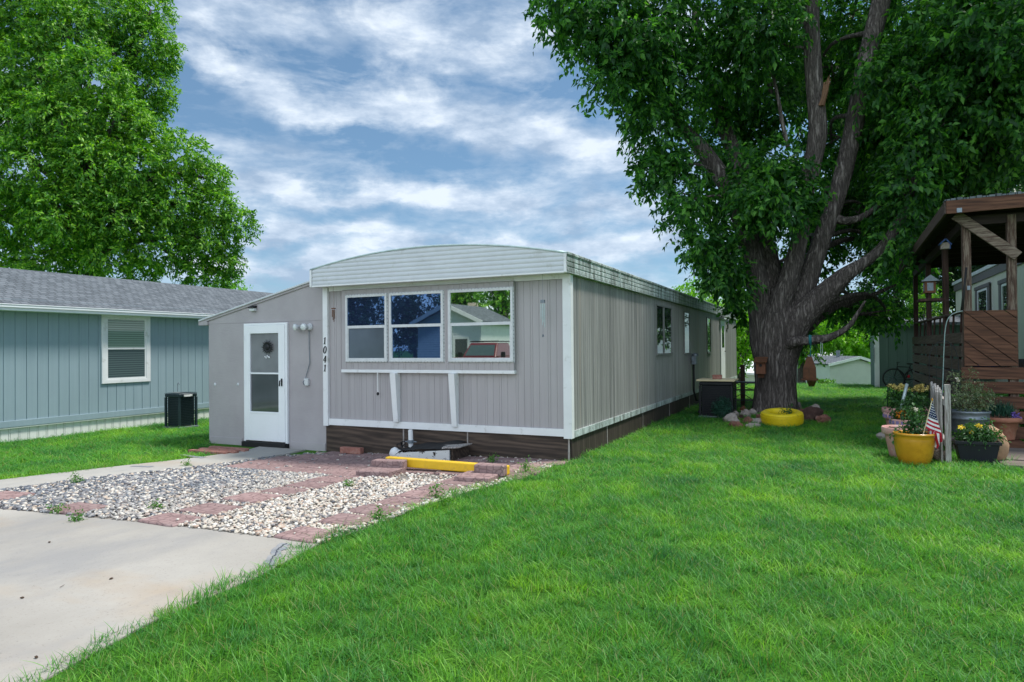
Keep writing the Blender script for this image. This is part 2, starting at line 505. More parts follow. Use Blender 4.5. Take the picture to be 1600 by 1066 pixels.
def bark(name='furrowed_bark', lo=(.040, .034, .032), mid=(.150, .130, .120), hi=(.34, .305, .285)):
    t = NT(name)
    d = t.noise(t.coords('Object', (1, 1, .45)), 2.6, 4, .6)
    v = t.coords('Object', (1, 1, .10))
    vm = t.n('ShaderNodeVectorMath', operation='ADD')
    t.l(v, vm.inputs[0])
    cx = t.n('ShaderNodeCombineXYZ')
    t.l(t.math('MULTIPLY', d, .22), cx.inputs[0])
    t.l(t.math('MULTIPLY', d, -.18), cx.inputs[1])
    t.l(cx.outputs[0], vm.inputs[1])
    n1 = t.noise(vm.outputs[0], 15, 4, .55)
    e = t.math('MULTIPLY', t.math('ABSOLUTE', t.math('SUBTRACT', n1, .5)), 5.0, clamp=True)
    n2 = t.noise(t.coords('Object', (1, 1, .22)), 40, 6, .7)
    h = t.math('ADD', t.math('MULTIPLY', e, .6), t.math('MULTIPLY', n2, .5))
    c = t.ramp(h, [(.18, lo), (.55, mid), (.95, hi)])
    pt = t.noise(t.coords('Object'), 1.1, 4, .6)
    c = t.mix(.5, c, t.ramp(pt, [(.3, (.75, .72, .7)), (.7, (1.25, 1.22, 1.2))]), 'MULTIPLY')
    return t.done(t.bsdf(c, .95, 0, .15, t.bump(h, 1.0, .05)))


M['bark'] = bark()
M['raw_wood'] = plain('torn_wood', (.17, .09, .05), .8, .3, 10, .6, 30, stretch=(1, 1, .2))


def glass(name, base, refl, mixf, rough=.015, wob=0.0):
    """dark glazed pane: a dim room behind and a mirror-like sheet in front"""
    t = NT(name)
    nm = None
    if wob:
        nm = t.bump(t.noise(t.coords('Object'), 2.0, 2, .5), wob, .02)
    v = t.coords('Object')
    c = t.ramp(t.noise(v, 1.3, 3, .5), [(.3, tuple(q * .6 for q in base)), (.7, tuple(q * 1.3 for q in base))])
    d = t.bsdf(c, .4, 0, .1)
    gl = t.n('ShaderNodeBsdfGlossy')
    t.put(gl.inputs['Color'], refl)
    gl.inputs['Roughness'].default_value = rough
    if nm is not None:
        t.l(nm, gl.inputs['Normal'])
    fr = t.n('ShaderNodeFresnel')
    fr.inputs['IOR'].default_value = 1.5
    f = t.math('ADD', fr.outputs[0], mixf, clamp=True)
    mx = t.n('ShaderNodeMixShader')
    t.l(f, mx.inputs[0])
    t.l(d, mx.inputs[1])
    t.l(gl.outputs[0], mx.inputs[2])
    return t.done(mx.outputs[0])


M['pane_blue'] = glass('blue_tinted_pane', (.006, .016, .048), (.24, .46, .88), .20, wob=.012)
M['pane_mirror'] = glass('reflective_pane', (.012, .014, .012), (.92, 1.0, .92), .62, wob=.004)
M['pane_grey'] = glass('screened_pane', (.085, .105, .135), (.6, .7, .8), .05, .15)
M['pane_dark'] = glass('dark_pane', (.010, .014, .014), (.7, .8, .75), .04, wob=.01)
M['pane_door'] = glass('storm_door_pane', (.06, .062, .065), (.8, .85, .9), .06, .05)
M['pane_door_top'] = glass('storm_door_upper_pane', (.20, .20, .205), (.8, .85, .9), .09, .05)


def blinds(name, lo, hi):
    t = NT(name)
    v = t.coords('Object')
    w = t.n('ShaderNodeTexWave', wave_type='BANDS', bands_direction='Z')
    t.l(v, w.inputs['Vector'])
    w.inputs['Scale'].default_value = 6.5
    w.inputs['Distortion'].default_value = .15
    c = t.ramp(w.outputs['Fac'], [(.15, lo), (.6, hi)])
    d = t.bsdf(c, .4, 0, .3)
    gl = t.n('ShaderNodeBsdfGlossy')
    gl.inputs['Roughness'].default_value = .02
    mx = t.n('ShaderNodeMixShader')
    mx.inputs[0].default_value = .10
    t.l(d, mx.inputs[1])
    t.l(gl.outputs[0], mx.inputs[2])
    return t.done(mx.outputs[0])


M['blind_light'] = blinds('pane_with_pale_blind', (.12, .19, .15), (.26, .36, .30))
M['blind_dark'] = blinds('pane_with_dark_blind', (.035, .06, .065), (.09, .13, .135))  # darker slat colours, used for the lower pane


# ------------------------------------------------------------------ mesh builder
class MB:
    def __init__(s):
        s.v, s.f, s.mi = [], [], []

    def add(s, vs, fs, mi=0):
        b = len(s.v)
        s.v += [tuple(q) for q in vs]
        s.f += [tuple(i + b for i in f) for f in fs]
        s.mi += [mi] * len(fs)
        return s

    def box(s, x0, x1, y0, y1, z0, z1, mi=0):
        vs = [(x, y, z) for z in (z0, z1) for y in (y0, y1) for x in (x0, x1)]
        return s.add(vs, [(0, 2, 3, 1), (4, 5, 7, 6), (0, 1, 5, 4), (2, 6, 7, 3), (0, 4, 6, 2), (1, 3, 7, 5)], mi)

    def obox(s, c, size, rot=(0, 0, 0), mi=0):
        from mathutils import Euler
        R = Euler(rot).to_matrix()
        hx, hy, hz = (q / 2 for q in size)
        vs = [Vector(c) + R @ Vector((x, y, z)) for z in (-hz, hz) for y in (-hy, hy) for x in (-hx, hx)]
        return s.add(vs, [(0, 2, 3, 1), (4, 5, 7, 6), (0, 1, 5, 4), (2, 6, 7, 3), (0, 4, 6, 2), (1, 3, 7, 5)], mi)

    def beam(s, p0, p1, w, h, up=(0, 0, 1), mi=0):
        """board from p0 to p1: w across, h along the up side"""
        p0, p1 = Vector(p0), Vector(p1)
        d = (p1 - p0).normalized()
        side = d.cross(Vector(up)).normalized()
        u = side.cross(d).normalized()
        vs = []
        for p in (p0, p1):
            for a, b in ((-1, -1), (1, -1), (1, 1), (-1, 1)):
                vs.append(p + side * (a * w / 2) + u * (b * h / 2))
        return s.add(vs, [(3, 2, 1, 0), (4, 5, 6, 7), (0, 1, 5, 4), (1, 2, 6, 5), (2, 3, 7, 6), (3, 0, 4, 7)], mi)

    def tube(s, pts, rad, n=8, mi=0, cap=True, fn=None):
        pts = [Vector(p) for p in pts]
        if not hasattr(rad, '__len__'):
            rad = [rad] * len(pts)
        rings = []
        ref = None
        for i, p in enumerate(pts):
            d = (pts[min(i + 1, len(pts) - 1)] - pts[max(i - 1, 0)]).normalized()
            if ref is None:
                ref = Vector((1, 0, 0)) if abs(d.x) < .8 else Vector((0, 1, 0))
            a = (ref - d * ref.dot(d)).normalized()
            ref = a
            b = d.cross(a)
            ring = []
            for k in range(n):
                th = 2 * PI * k / n
                q = a * math.cos(th) + b * math.sin(th)
                r = rad[i]
                if fn:
                    r = r * fn(p + q * r, th, i)
                ring.append(p + q * r)
            rings.append(ring)
        vs = [q for r in rings for q in r]
        fs = []
        for i in range(len(pts) - 1):
            for k in range(n):
                k2 = (k + 1) % n
                fs.append((i * n + k, i * n + k2, (i + 1) * n + k2, (i + 1) * n + k))
        if cap:
            fs.append(tuple(range(n - 1, -1, -1)))
            fs.append(tuple((len(pts) - 1) * n + k for k in range(n)))
        return s.add(vs, fs, mi)

    def lathe(s, prof, c=(0, 0, 0), n=28, mi=0, wob=0.0, sx_=1.0, sy_=1.0):
        vs, fs = [], []
        for (r, z) in prof:
            for k in range(n):
                th = 2 * PI * k / n
                rr = r * (1 + wob * mnoise.noise(Vector((math.cos(th) * 2, math.sin(th) * 2, z * 4))))
                vs.append((c[0] + rr * math.cos(th) * sx_, c[1] + rr * math.sin(th) * sy_, c[2] + z))
        for i in range(len(prof) - 1):
            for k in range(n):
                k2 = (k + 1) % n
                fs.append((i * n + k, i * n + k2, (i + 1) * n + k2, (i + 1) * n + k))
        return s.add(vs, fs, mi)

    def prism(s, poly, fn, a, b, mi=0):
        """outline (2-D) swept between fn(u,v,a) and fn(u,v,b)"""
        n = len(poly)
        vs = [fn(u, v, a) for u, v in poly] + [fn(u, v, b) for u, v in poly]
        fs = [tuple(range(n - 1, -1, -1)), tuple(range(n, 2 * n))]
        for i in range(n):
            j = (i + 1) % n
            fs.append((i, j, n + j, n + i))
        return s.add(vs, fs, mi)

    def rock(s, c, r, seed=0, flat=.7, sub=2, amp=.35, mi=0, rotz=0.0):
        bm = bmesh.new()
        bmesh.ops.create_icosphere(bm, subdivisions=sub, radius=1)
        vs = []
        for v in bm.verts:
            p = v.co
            k = 1 + amp * mnoise.noise(p * 1.3 + Vector((seed * 7.1, seed * 3.3, seed))) + amp * .5 * mnoise.noise(p * 3.1 + Vector((seed, 0, seed * 5)))
            q = p * k
            # chip to planes
            for j in range(4):
                a = seed * 1.7 + j * 2.1
                nrm = Vector((math.cos(a), math.sin(a), math.sin(a * 2.3) * .6)).normalized()
                d = q.dot(nrm) - .72
                if d > 0:
                    q = q - nrm * d * .85
            x, y, z = q.x * r[0], q.y * r[1], q.z * r[2] * flat
            cx, sn = math.cos(rotz), math.sin(rotz)
            vs.append((c[0] + x * cx - y * sn, c[1] + x * sn + y * cx, c[2] + z))
        fs = [tuple(v.index for v in f.verts) for f in bm.faces]
        bm.free()
        return s.add(vs, fs, mi)

    def build(s, name, mat, parent=None, smooth=False, bevel=0.0, origin=None, seg=2):
        me = bpy.data.meshes.new(name)
        if parent is not None:
            off = parent.matrix_world.translation if False else world_loc(parent)
        elif origin is not None:
            off = Vector(origin)
        else:
            a = np.array(s.v)
            off = Vector(((a[:, 0].min() + a[:, 0].max()) / 2, (a[:, 1].min() + a[:, 1].max()) / 2, a[:, 2].min()))
        me.from_pydata([(v[0] - off.x, v[1] - off.y, v[2] - off.z) for v in s.v], [], s.f)
        for m in (mat if isinstance(mat, (list, tuple)) else [mat]):
            me.materials.append(m)
        if any(s.mi):
            me.polygons.foreach_set('material_index', s.mi)
        if smooth:
            me.polygons.foreach_set('use_smooth', [True] * len(me.polygons))
        me.update()
        o = bpy.data.objects.new(name, me)
        COL.objects.link(o)
        if parent is not None:
            o.parent = parent
        else:
            o.location = off
        if bevel:
            b = o.modifiers.new('bevel', 'BEVEL')
            b.width = bevel
            b.segments = seg
            b.limit_method = 'ANGLE'
            b.angle_limit = math.radians(40)
        return o


def world_loc(o):
    p = Vector((0, 0, 0))
    while o is not None:
        p += o.location
        o = o.parent
    return p


def tag(o, label=None, cat=None, group=None, kind=None):
    if label:
        o['label'] = label
    if cat:
        o['category'] = cat
    if group:
        o['group'] = group
    if kind:
        o['kind'] = kind
    return o


def thing(name, label, cat, loc, group=None):
    o = bpy.data.objects.new(name, None)
    o.empty_display_size = .2
    COL.objects.link(o)
    o.location = Vector(loc)
    return tag(o, label, cat, group)


def npmesh(name, V, F, mat, parent=None, origin=(0, 0, 0), smooth=False):
    """mesh straight from arrays; F is (n,3) or (n,4)"""
    off = world_loc(parent) if parent is not None else Vector(origin)
    V = np.asarray(V, np.float32) - np.array(off, np.float32)
    F = np.asarray(F, np.int32)
    me = bpy.data.meshes.new(name)
    k = F.shape[1]
    me.vertices.add(len(V))
    me.vertices.foreach_set('co', V.ravel())
    me.loops.add(F.size)
    me.loops.foreach_set('vertex_index', F.ravel())
    me.polygons.add(len(F))
    me.polygons.foreach_set('loop_start', np.arange(0, F.size, k, dtype=np.int32))
    me.polygons.foreach_set('loop_total', np.full(len(F), k, np.int32))
    if smooth:
        me.polygons.foreach_set('use_smooth', np.ones(len(F), bool))
    me.materials.append(mat)
    me.update(calc_edges=True)
    o = bpy.data.objects.new(name, me)
    COL.objects.link(o)
    if parent is not None:
        o.parent = parent
    else:
        o.location = off
    return o


PROTO = bpy.data.collections.new("seed_shapes")   # never linked to the scene


def scatter(name, protos, P, R, S, I):
    """one object whose points each carry an instance of one of the seed shapes"""
    c = bpy.data.collections.new(name + "_shapes")
    for o in protos:
        c.objects.link(o)
    me = bpy.data.meshes.new(name)
    P = np.asarray(P, np.float32)
    me.vertices.add(len(P))
    me.vertices.foreach_set('co', P.ravel())
    for nm, typ, dat, key in (('rot', 'FLOAT_VECTOR', R, 'vector'), ('scl', 'FLOAT_VECTOR', S, 'vector'), ('idx', 'INT', I, 'value')):
        at = me.attributes.new(nm, typ, 'POINT')
        at.data.foreach_set(key, np.asarray(dat, np.int32 if typ == 'INT' else np.float32).ravel())
    o = bpy.data.objects.new(name, me)
    COL.objects.link(o)
    ng = bpy.data.node_groups.new(name + '_scatter', 'GeometryNodeTree')
    ng.interface.new_socket('Geometry', in_out='INPUT', socket_type='NodeSocketGeometry')
    ng.interface.new_socket('Geometry', in_out='OUTPUT', socket_type='NodeSocketGeometry')
    N, L = ng.nodes, ng.links
    gi, go = N.new('NodeGroupInput'), N.new('NodeGroupOutput')
    iop = N.new('GeometryNodeInstanceOnPoints')
    ci = N.new('GeometryNodeCollectionInfo')
    ci.inputs['Collection'].default_value = c
    ci.inputs['Separate Children'].default_value = True
    ci.inputs['Reset Children'].default_value = True

    def na(nm, typ):
        q = N.new('GeometryNodeInputNamedAttribute')
        q.data_type = typ
        q.inputs['Name'].default_value = nm
        return q.outputs['Attribute']
    e2r = N.new('FunctionNodeEulerToRotation')
    L.new(na('rot', 'FLOAT_VECTOR'), e2r.inputs[0])
    L.new(gi.outputs[0], iop.inputs['Points'])
    L.new(ci.outputs[0], iop.inputs['Instance'])
    iop.inputs['Pick Instance'].default_value = True
    L.new(na('idx', 'INT'), iop.inputs['Instance Index'])
    L.new(e2r.outputs[0], iop.inputs['Rotation'])
    L.new(na('scl', 'FLOAT_VECTOR'), iop.inputs['Scale'])
    L.new(iop.outputs[0], go.inputs[0])
    md = o.modifiers.new('scatter', 'NODES')
    md.node_group = ng
    return o


# ------------------------------------------------------------------ sky and sun
SUN_EL, SUN_AZ = math.radians(64), math.radians(50)   # azimuth clockwise from +Y
sun_dir = Vector((math.sin(SUN_AZ) * math.cos(SUN_EL), math.cos(SUN_AZ) * math.cos(SUN_EL), math.sin(SUN_EL)))
sl = bpy.data.lights.new("sun", 'SUN')
sl.energy = 2.8
sl.angle = math.radians(10)
sl.color = (1.0, .96, .90)
so = bpy.data.objects.new("sun", sl)
COL.objects.link(so)
so.rotation_euler = sun_dir.to_track_quat('Z', 'Y').to_euler()
so.location = (0, -10, 40)


def build_world():
    w = bpy.data.worlds.new("World")
    SC.world = w
    w.use_nodes = True
    t = NT.__new__(NT)
    t.t = w.node_tree
    t.t.nodes.clear()
    out = t.n('ShaderNodeOutputWorld')
    bg = t.n('ShaderNodeBackground')
    bg.inputs['Strength'].default_value = .072
    sky = t.n('ShaderNodeTexSky', sky_type='NISHITA')
    sky.sun_disc = False
    sky.sun_elevation = SUN_EL
    sky.sun_rotation = SUN_AZ
    sky.altitude = 1000
    sky.air_density = 1.0
    sky.dust_density = .6
    sky.ozone_density = 1.6
    tc = t.n('ShaderNodeTexCoord').outputs['Generated']
    sp = t.n('ShaderNodeSeparateXYZ')
    t.l(tc, sp.inputs[0])
    az = t.math('ARCTAN2', sp.outputs['X'], sp.outputs['Y'])
    el = t.math('ARCSINE', sp.outputs['Z'])
    cb = t.n('ShaderNodeCombineXYZ')
    t.l(az, cb.inputs[0])
    t.l(el, cb.inputs[1])
    ae = cb.outputs[0]

    def mp(scale, rot=0.0, loc=(0, 0, 0)):
        m = t.n('ShaderNodeMapping')
        t.l(ae, m.inputs['Vector'])
        m.inputs['Scale'].default_value = scale
        m.inputs['Rotation'].default_value = (0, 0, rot)
        m.inputs['Location'].default_value = loc
        return m.outputs[0]
    warp = t.noise(mp((1, 1.7, 1)), 6, 7, .58)
    elw = t.math('ADD', el, t.math('MULTIPLY_ADD', warp, .13, -.065))

    def ang(px, py):
        d = ray(px, py).normalized()
        return math.atan2(d.x, d.y), math.asin(d.z)

    total = None
    # (x0,y0,x1,y1, half-thickness in px, weight): long cirrus bands in the sky
    for x0, y0, x1, y1, th, wt in [(250, 10, 900, 60, 46, 1.0), (560, 90, 860, 105, 34, .8), (250, 70, 470, 150, 26, .95), (380, 140, 720, 185, 30, 1.1),
                                   (640, 175, 1000, 245, 42, 1.15), (330, 296, 840, 312, 22, 1.0), (380, 368, 600, 366, 16, .9), (560, 392, 900, 372, 18, .9),
                                   (820, 385, 1100, 388, 24, .95), (300, 420, 640, 415, 16, .7), (850, 330, 1500, 340, 22, .6), (250, 225, 480, 235, 16, .35),
                                   (1000, 60, 1600, 160, 50, .8), (-200, 150, 200, 200, 60, .7)]:
        a0, e0 = ang(x0, y0)
        a1, e1 = ang(x1, y1)
        slope = (e1 - e0) / (a1 - a0)
        d = t.math('SUBTRACT', elw, t.math('MULTIPLY_ADD', az, slope, e0 - slope * a0))
        d = t.math('DIVIDE', d, th / FPX * 1.0)
        d = t.math('ADD', t.math('MAXIMUM', d, 0.0), t.math('MULTIPLY', t.math('MINIMUM', d, 0.0), 1.5))
        q = t.math('POWER', 2.718, t.math('MULTIPLY', t.math('MULTIPLY', d, d), -1.0))
        ac, ah = (a0 + a1) / 2, abs(a1 - a0) / 2
        wn = t.math('SUBTRACT', 1.0, t.math('DIVIDE', t.math('SUBTRACT', t.math('ABSOLUTE', t.math('SUBTRACT', az, ac)), ah * .80), ah * .45), clamp=True)
        q = t.math('MULTIPLY', t.math('MULTIPLY', q, wn), wt)
        total = q if total is None else t.math('MAXIMUM', total, q)
    n1 = t.noise(mp((1.0, 2.0, 1), -.10), 6, 10, .61, .7)
    n2 = t.noise(mp((1.0, 3.6, 1), -.15, (3, 1, 0)), 22, 7, .62, .3)
    nn = t.math('ADD', t.math('MULTIPLY', n1, .72), t.math('MULTIPLY', n2, .28))
    dens = t.math('ADD', t.math('MULTIPLY', total, .86), t.math('MULTIPLY_ADD', nn, 2.3, -1.16))
    hor = t.math('MULTIPLY', t.math('SUBTRACT', .36, el), 1.7, clamp=True)
    dens = t.math('ADD', dens, hor)
    mask = t.ramp(dens, [(.05, 0.0), (.40, .42), (.86, 1.0)])
    # thick parts go greyer underneath
    shade = t.noise(mp((1.0, 2.4, 1), -.1, (7, 2, 0)), 9, 5, .6)
    cc = t.ramp(shade, [(.36, (3.2, 4.2, 5.6)), (.50, (5.2, 6.1, 7.3)), (.62, (7.2, 7.9, 8.7))])
    skc = t.mix(1.0, sky.outputs[0], (.60, .80, .84), 'MULTIPLY')
    veil = t.mix(.26, skc, (2.8, 4.4, 6.5))
    # brighter cloud added behind the camera as fill light for the house front
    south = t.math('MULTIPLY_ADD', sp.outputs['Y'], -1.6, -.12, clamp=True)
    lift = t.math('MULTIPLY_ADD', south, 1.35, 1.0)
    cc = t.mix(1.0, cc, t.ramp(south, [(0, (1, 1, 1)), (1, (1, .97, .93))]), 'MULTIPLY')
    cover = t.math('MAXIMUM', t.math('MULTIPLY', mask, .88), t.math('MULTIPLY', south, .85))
    vm = t.n('ShaderNodeVectorMath', operation='SCALE')
    t.l(cc, vm.inputs[0])
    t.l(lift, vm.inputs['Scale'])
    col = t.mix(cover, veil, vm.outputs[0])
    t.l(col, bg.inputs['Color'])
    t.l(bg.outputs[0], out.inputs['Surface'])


build_world()


# ------------------------------------------------------------------ ground, drive, walk, gravel
def terrain():
    xs = sorted(set([-400, -250, -150, -100, -70] + list(range(-55, 56, 5)) + [70, 100, 150, 250, 400] + [x * .5 for x in range(-34, 20)]))
    ys = sorted(set([-400, -250, -150, -100, -70, -55, -40, -30, -20, -15, -10] + [y * .5 for y in range(-12, 70)] + list(range(36, 64, 2)) + [70, 80, 100, 150, 250, 400]))
    vs = [(x, y, gz(x, y)) for y in ys for x in xs]
    n = len(xs)
    fs = [(j * n + i, j * n + i + 1, (j + 1) * n + i + 1, (j + 1) * n + i) for j in range(len(ys) - 1) for i in range(n - 1)]
    m = MB().add(vs, fs)
    return tag(m.build('lawn_ground', M['ground'], smooth=True, origin=(0, 0, 0)), kind='structure')


terrain()


def sheet(name, poly, dz, mat, step=.5, skirt=0.0):
    """flat slab draped on the ground, cut to an outline"""
    bm = bmesh.new()
    vs = [bm.verts.new((x, y, 0)) for x, y in poly]
    bm.faces.new(vs)
    x0, x1 = min(p[0] for p in poly), max(p[0] for p in poly)
    y0, y1 = min(p[1] for p in poly), max(p[1] for p in poly)
    for ax, a, b in ((0, x0, x1), (1, y0, y1)):
        k = a + step
        while k < b:
            no = (1, 0, 0) if ax == 0 else (0, 1, 0)
            co = (k, 0, 0) if ax == 0 else (0, k, 0)
            bmesh.ops.bisect_plane(bm, geom=bm.verts[:] + bm.edges[:] + bm.faces[:], plane_co=co, plane_no=no, dist=1e-5)
            k += step
    for v in bm.verts:
        v.co.z = gz(v.co.x, v.co.y) + dz
    if skirt:
        be = [e for e in bm.edges if len(e.link_faces) == 1]
        r = bmesh.ops.extrude_edge_only(bm, edges=be)
        for v in r['geom']:
            if isinstance(v, bmesh.types.BMVert):
                v.co.z -= skirt
    bmesh.ops.recalc_face_normals(bm, faces=bm.faces)
    me = bpy.data.meshes.new(name)
    bm.to_mesh(me)
    bm.free()
    if len(me.polygons) and me.polygons[0].normal.z < 0 and not skirt:
        me.flip_normals()
    me.materials.append(mat)
    o = bpy.data.objects.new(name, me)
    COL.objects.link(o)
    return o


DRIVE = [(-3.40, -8.9), (-3.42, 1.2), (-3.46, 2.0), (-3.62, 2.7), (-3.66, 3.6), (-3.80, 4.37), (-4.83, 4.33), (-5.85, 4.25), (-6.6, 4.17), (-7.67, 4.05), (-8.7, 3.98), (-9.4, 3.95), (-9.4, -8.9)]
drv = tag(sheet('driveway', DRIVE, .010, M['concrete'], 1.0, .12), kind='structure')
WALK = [(-8.72, 4.02), (-8.62, 4.9), (-8.50, 5.61), (-8.21, 6.85), (-7.96, 8.40), (-7.98, 8.86), (-9.0, 8.86), (-8.86, 8.39), (-9.19, 6.54), (-9.36, 4.95), (-9.40, 4.0)]
wlk = tag(sheet('walkway', WALK, .022, M['walk_concrete'], .4, .10), kind='structure')
# mortar smears across the walk and the filled crack in the drive
sm_m = MB()
for a, b in (((206, 731), (238, 732)), ((284, 713), (318, 718)), ((352, 704), (384, 707))):
    pa, pb = g(*a), g(*b)
    n = 9
    for sgn in (0,):
        ws = [.045 + .03 * mnoise.noise(Vector((i * .9, a[0], 0))) for i in range(n)]
        L = [pa.lerp(pb, i / (n - 1)) for i in range(n)]
        dirv = (pb - pa).normalized()
        sd = Vector((-dirv.y, dirv.x, 0))
        vs = [q + sd * w for q, w in zip(L, ws)] + [q - sd * w for q, w in zip(L, ws)]
        vs = [(q.x, q.y, gz(q.x, q.y) + .0265) for q in vs]
        sm_m.add(vs, [(i, i + 1, n + i + 1, n + i) for i in range(n - 1)])
tag(sm_m.build('mortar_smear', M['caulk'], wlk), kind='structure')


def crack():
    px = [(447, 848), (440, 853), (433, 858), (430, 866), (424, 872), (421, 880), (421, 886)]
    P = [g(*q, .02) for q in px]
    fine = []
    for i in range(len(P) - 1):
        for k in range(5):
            q = P[i].lerp(P[i + 1], k / 5)
            q.x += .012 * mnoise.noise(Vector((i * 5 + k, 3.3, 0)) * 1.7)
            fine.append(q)
    n = len(fine)
    w1 = MB()
    vs = []
    for sgn in (1, -1):
        for i, q in enumerate(fine):
            w = (.055 + .03 * mnoise.noise(Vector((i * .23, sgn * 4, 1)))) * (1.0 if i < n - 4 else .5)
            vs.append((q.x + sgn * w, q.y, gz(q.x, q.y) + .0142))
    w1.add(vs, [(i, n + i, n + i + 1, i + 1) for i in range(n - 1)])
    tag(w1.build('crack_smear', M['caulk'], drv), kind='structure')
    w2 = MB()
    vs = []
    for sgn in (1, -1):
        for i, q in enumerate(fine):
            w = .0065 * (1 + .8 * mnoise.noise(Vector((i * .8, sgn * 4, 7))))
            x = q.x + .016 * mnoise.noise(Vector((i * .6, 0, 0)))
            vs.append((x + sgn * w, q.y, gz(q.x, q.y) + .0180))
    w2.add(vs, [(i, n + i, n + i + 1, i + 1) for i in range(n - 1)])
    tag(w2.build('crack_line', M['crack'], drv), kind='structure')


crack()
GRAVEL = [(-3.80, 4.37), (-4.83, 4.33), (-5.85, 4.25), (-6.6, 4.17), (-7.67, 4.05), (-8.68, 4.0), (-8.60, 4.9), (-8.48, 5.61), (-8.19, 6.85), (-7.95, 8.38), (-7.2, 8.86), (-3.35, 8.86), (-3.36, 8.30), (-3.45, 7.5), (-3.58, 6.7), (-3.72, 5.8), (-3.74, 4.9)]
gbed = tag(sheet('gravel_bed', GRAVEL, .006, M['gravel_base'], .4), kind='structure')
tag(sheet('road', [(-80, -9), (80, -9), (80, -16), (-80, -16)], .012, M['asphalt'], 20), kind='structure')


def inpoly(x, y, P):
    c = False
    n = len(P)
    j = n - 1
    for i in range(n):
        xi, yi = P[i]
        xj, yj = P[j]
        if (yi > y) != (yj > y) and x < (xj - xi) * (y - yi) / (yj - yi) + xi:
            c = not c
        j = i
    return c


# ------------------------------------------------------------------ pavers laid in the gravel
PAVED = []      # footprints, kept clear of pebbles
ORD = ['first', 'second', 'third', 'fourth', 'fifth', 'sixth', 'seventh', 'eighth', 'ninth', 'tenth', 'eleventh', 'twelfth']


def slab(corners, h, label, group, z=0.0, tilt=0.0, cat='paver', name='paver', mat='paver'):
    """one roughly rectangular paver from four ground corners, with a worn uneven edge"""
    cs = [Vector((c[0], c[1], 0)) for c in corners]
    ctr = sum(cs, Vector()) / 4
    m = MB()
    pts = []
    for i in range(4):
        a, b = cs[i], cs[(i + 1) % 4]
        for k in range(6):
            q = a.lerp(b, k / 6)
            j = .006 * mnoise.noise(q * 23)
            q = q + (q - ctr).normalized() * j
            if k == 0:
                q = q + (ctr - q).normalized() * .012
            pts.append(q)
    n = len(pts)
    def zz(q):
        return gz(q.x, q.y) + z + tilt * (q.x - ctr.x)
    vs = [(q.x, q.y, zz(q) - .03) for q in pts] + [(q.x, q.y, zz(q) + h - .010) for q in pts]
    ins = [q + (ctr - q).normalized() * .010 for q in pts]
    vs += [(q.x, q.y, zz(q) + h + .002 * mnoise.noise(q * 9)) for q in ins]
    fs = []
    for i in range(n):
        j = (i + 1) % n
        fs += [(i, j, n + j, n + i), (n + i, n + j, 2 * n + j, 2 * n + i)]
    fs.append(tuple(2 * n + i for i in range(n)))
    m.add(vs, fs)
    o = m.build(name, M[mat])
    if z < .03:
        PAVED.append([(c[0], c[1]) for c in corners])
    return tag(o, label, cat, group)


def quadpx(*p):
    return [g(*q, .03)[:2] for q in p]


def rect(cx, cy, w, d, a=0.0):
    c, s = math.cos(a), math.sin(a)
    return [(cx + x * c - y * s, cy + x * s + y * c) for x, y in ((-w / 2, -d / 2), (w / 2, -d / 2), (w / 2, d / 2), (-w / 2, d / 2))]


LANE = 'pavers of the wheel tracks in the gravel'
slab(rect(-8.22, 4.40, .48, .36, .12), .034, 'paver on the far left, cut by the picture edge beside the walk', LANE)
slab(rect(-6.87, 4.34, .47, .36, .06), .034, 'lone paver amid grey pebbles at the drive edge with weeds around it', LANE)
yl = 4.41
for i in range(8):
    d = (.35, .40, .42, .37, .37, .38, .37, .37)[i]
    gap = (.10, .17, .03, .02, .02, .02, .02, .02)[i]
    cx = -5.61 + .05 * math.sin(i * 2.1) * .4
    slab(rect(cx, yl, .49, d - .015, .03 * math.sin(i * 1.7)), .030 + .006 * ((i * 7) % 3) / 2, 'paver in the middle track through the gravel, %s from the concrete' % ORD[i], LANE, tilt=.01 * math.sin(i * 3))
    yl += d + gap
    if i < 7:
        pass
yl = 4.52
for i in range(8):
    d = (.36, .36, .38, .36, .37, .36, .36, .36)[i]
    gap = (.16, .05, .02, .015, .015, .02, .015, .015)[i]
    cx = -4.06 + .012 * i + .01 * math.sin(i * 2.3)
    slab(rect(cx, yl, .44, d - .012, -.02 + .03 * math.sin(i * 1.9)), .030 + .006 * ((i * 5) % 3) / 2, 'paver in the track along the lawn edge, %s from the concrete' % ORD[i], LANE, tilt=.012 * math.sin(i * 2))
    yl += d + gap
CROSS = 'pavers of the strip against the house skirting'
rows = [(7.22, -7.86, 6, .40), (7.60, -7.92, 11, .36), (7.97, -7.86, 11, .36), (8.33, -7.62, 10, .36), (8.68, -7.40, 10, .33)]
for r, (yy, x0, n, d) in enumerate(rows):
    for i in range(n):
        cx = x0 + .2 + i * .415 + .01 * math.sin(i * 4 + r)
        if r == 1 and cx > -4.0 and False:
            continue
        slab(rect(cx, yy, .40, d - .015, .012 * math.sin(i * 3 + r)), .028 + .005 * ((i * 5 + r) % 3) / 2,
             'paver of the strip by the house, %s row, %s from the walk' % (ORD[r], ORD[i]), CROSS, tilt=.01 * math.sin(i * 5 + r))
STACK = 'loose pavers stacked at the yellow parking stop'
slab(rect(-5.27, 7.26, .50, .46, .06), .055, 'flat paver under the left end of the yellow parking stop', STACK, z=.032)
slab([(-5.52, 7.36), (-5.03, 7.38), (-5.05, 7.54), (-5.53, 7.53)], .085, 'thick paver propped on the flat one at the left end of the yellow stop', STACK, z=.088)
slab(rect(-3.84, 7.24, .46, .42, .05), .050, 'flat paver under the right end of the yellow parking stop', STACK, z=.032)
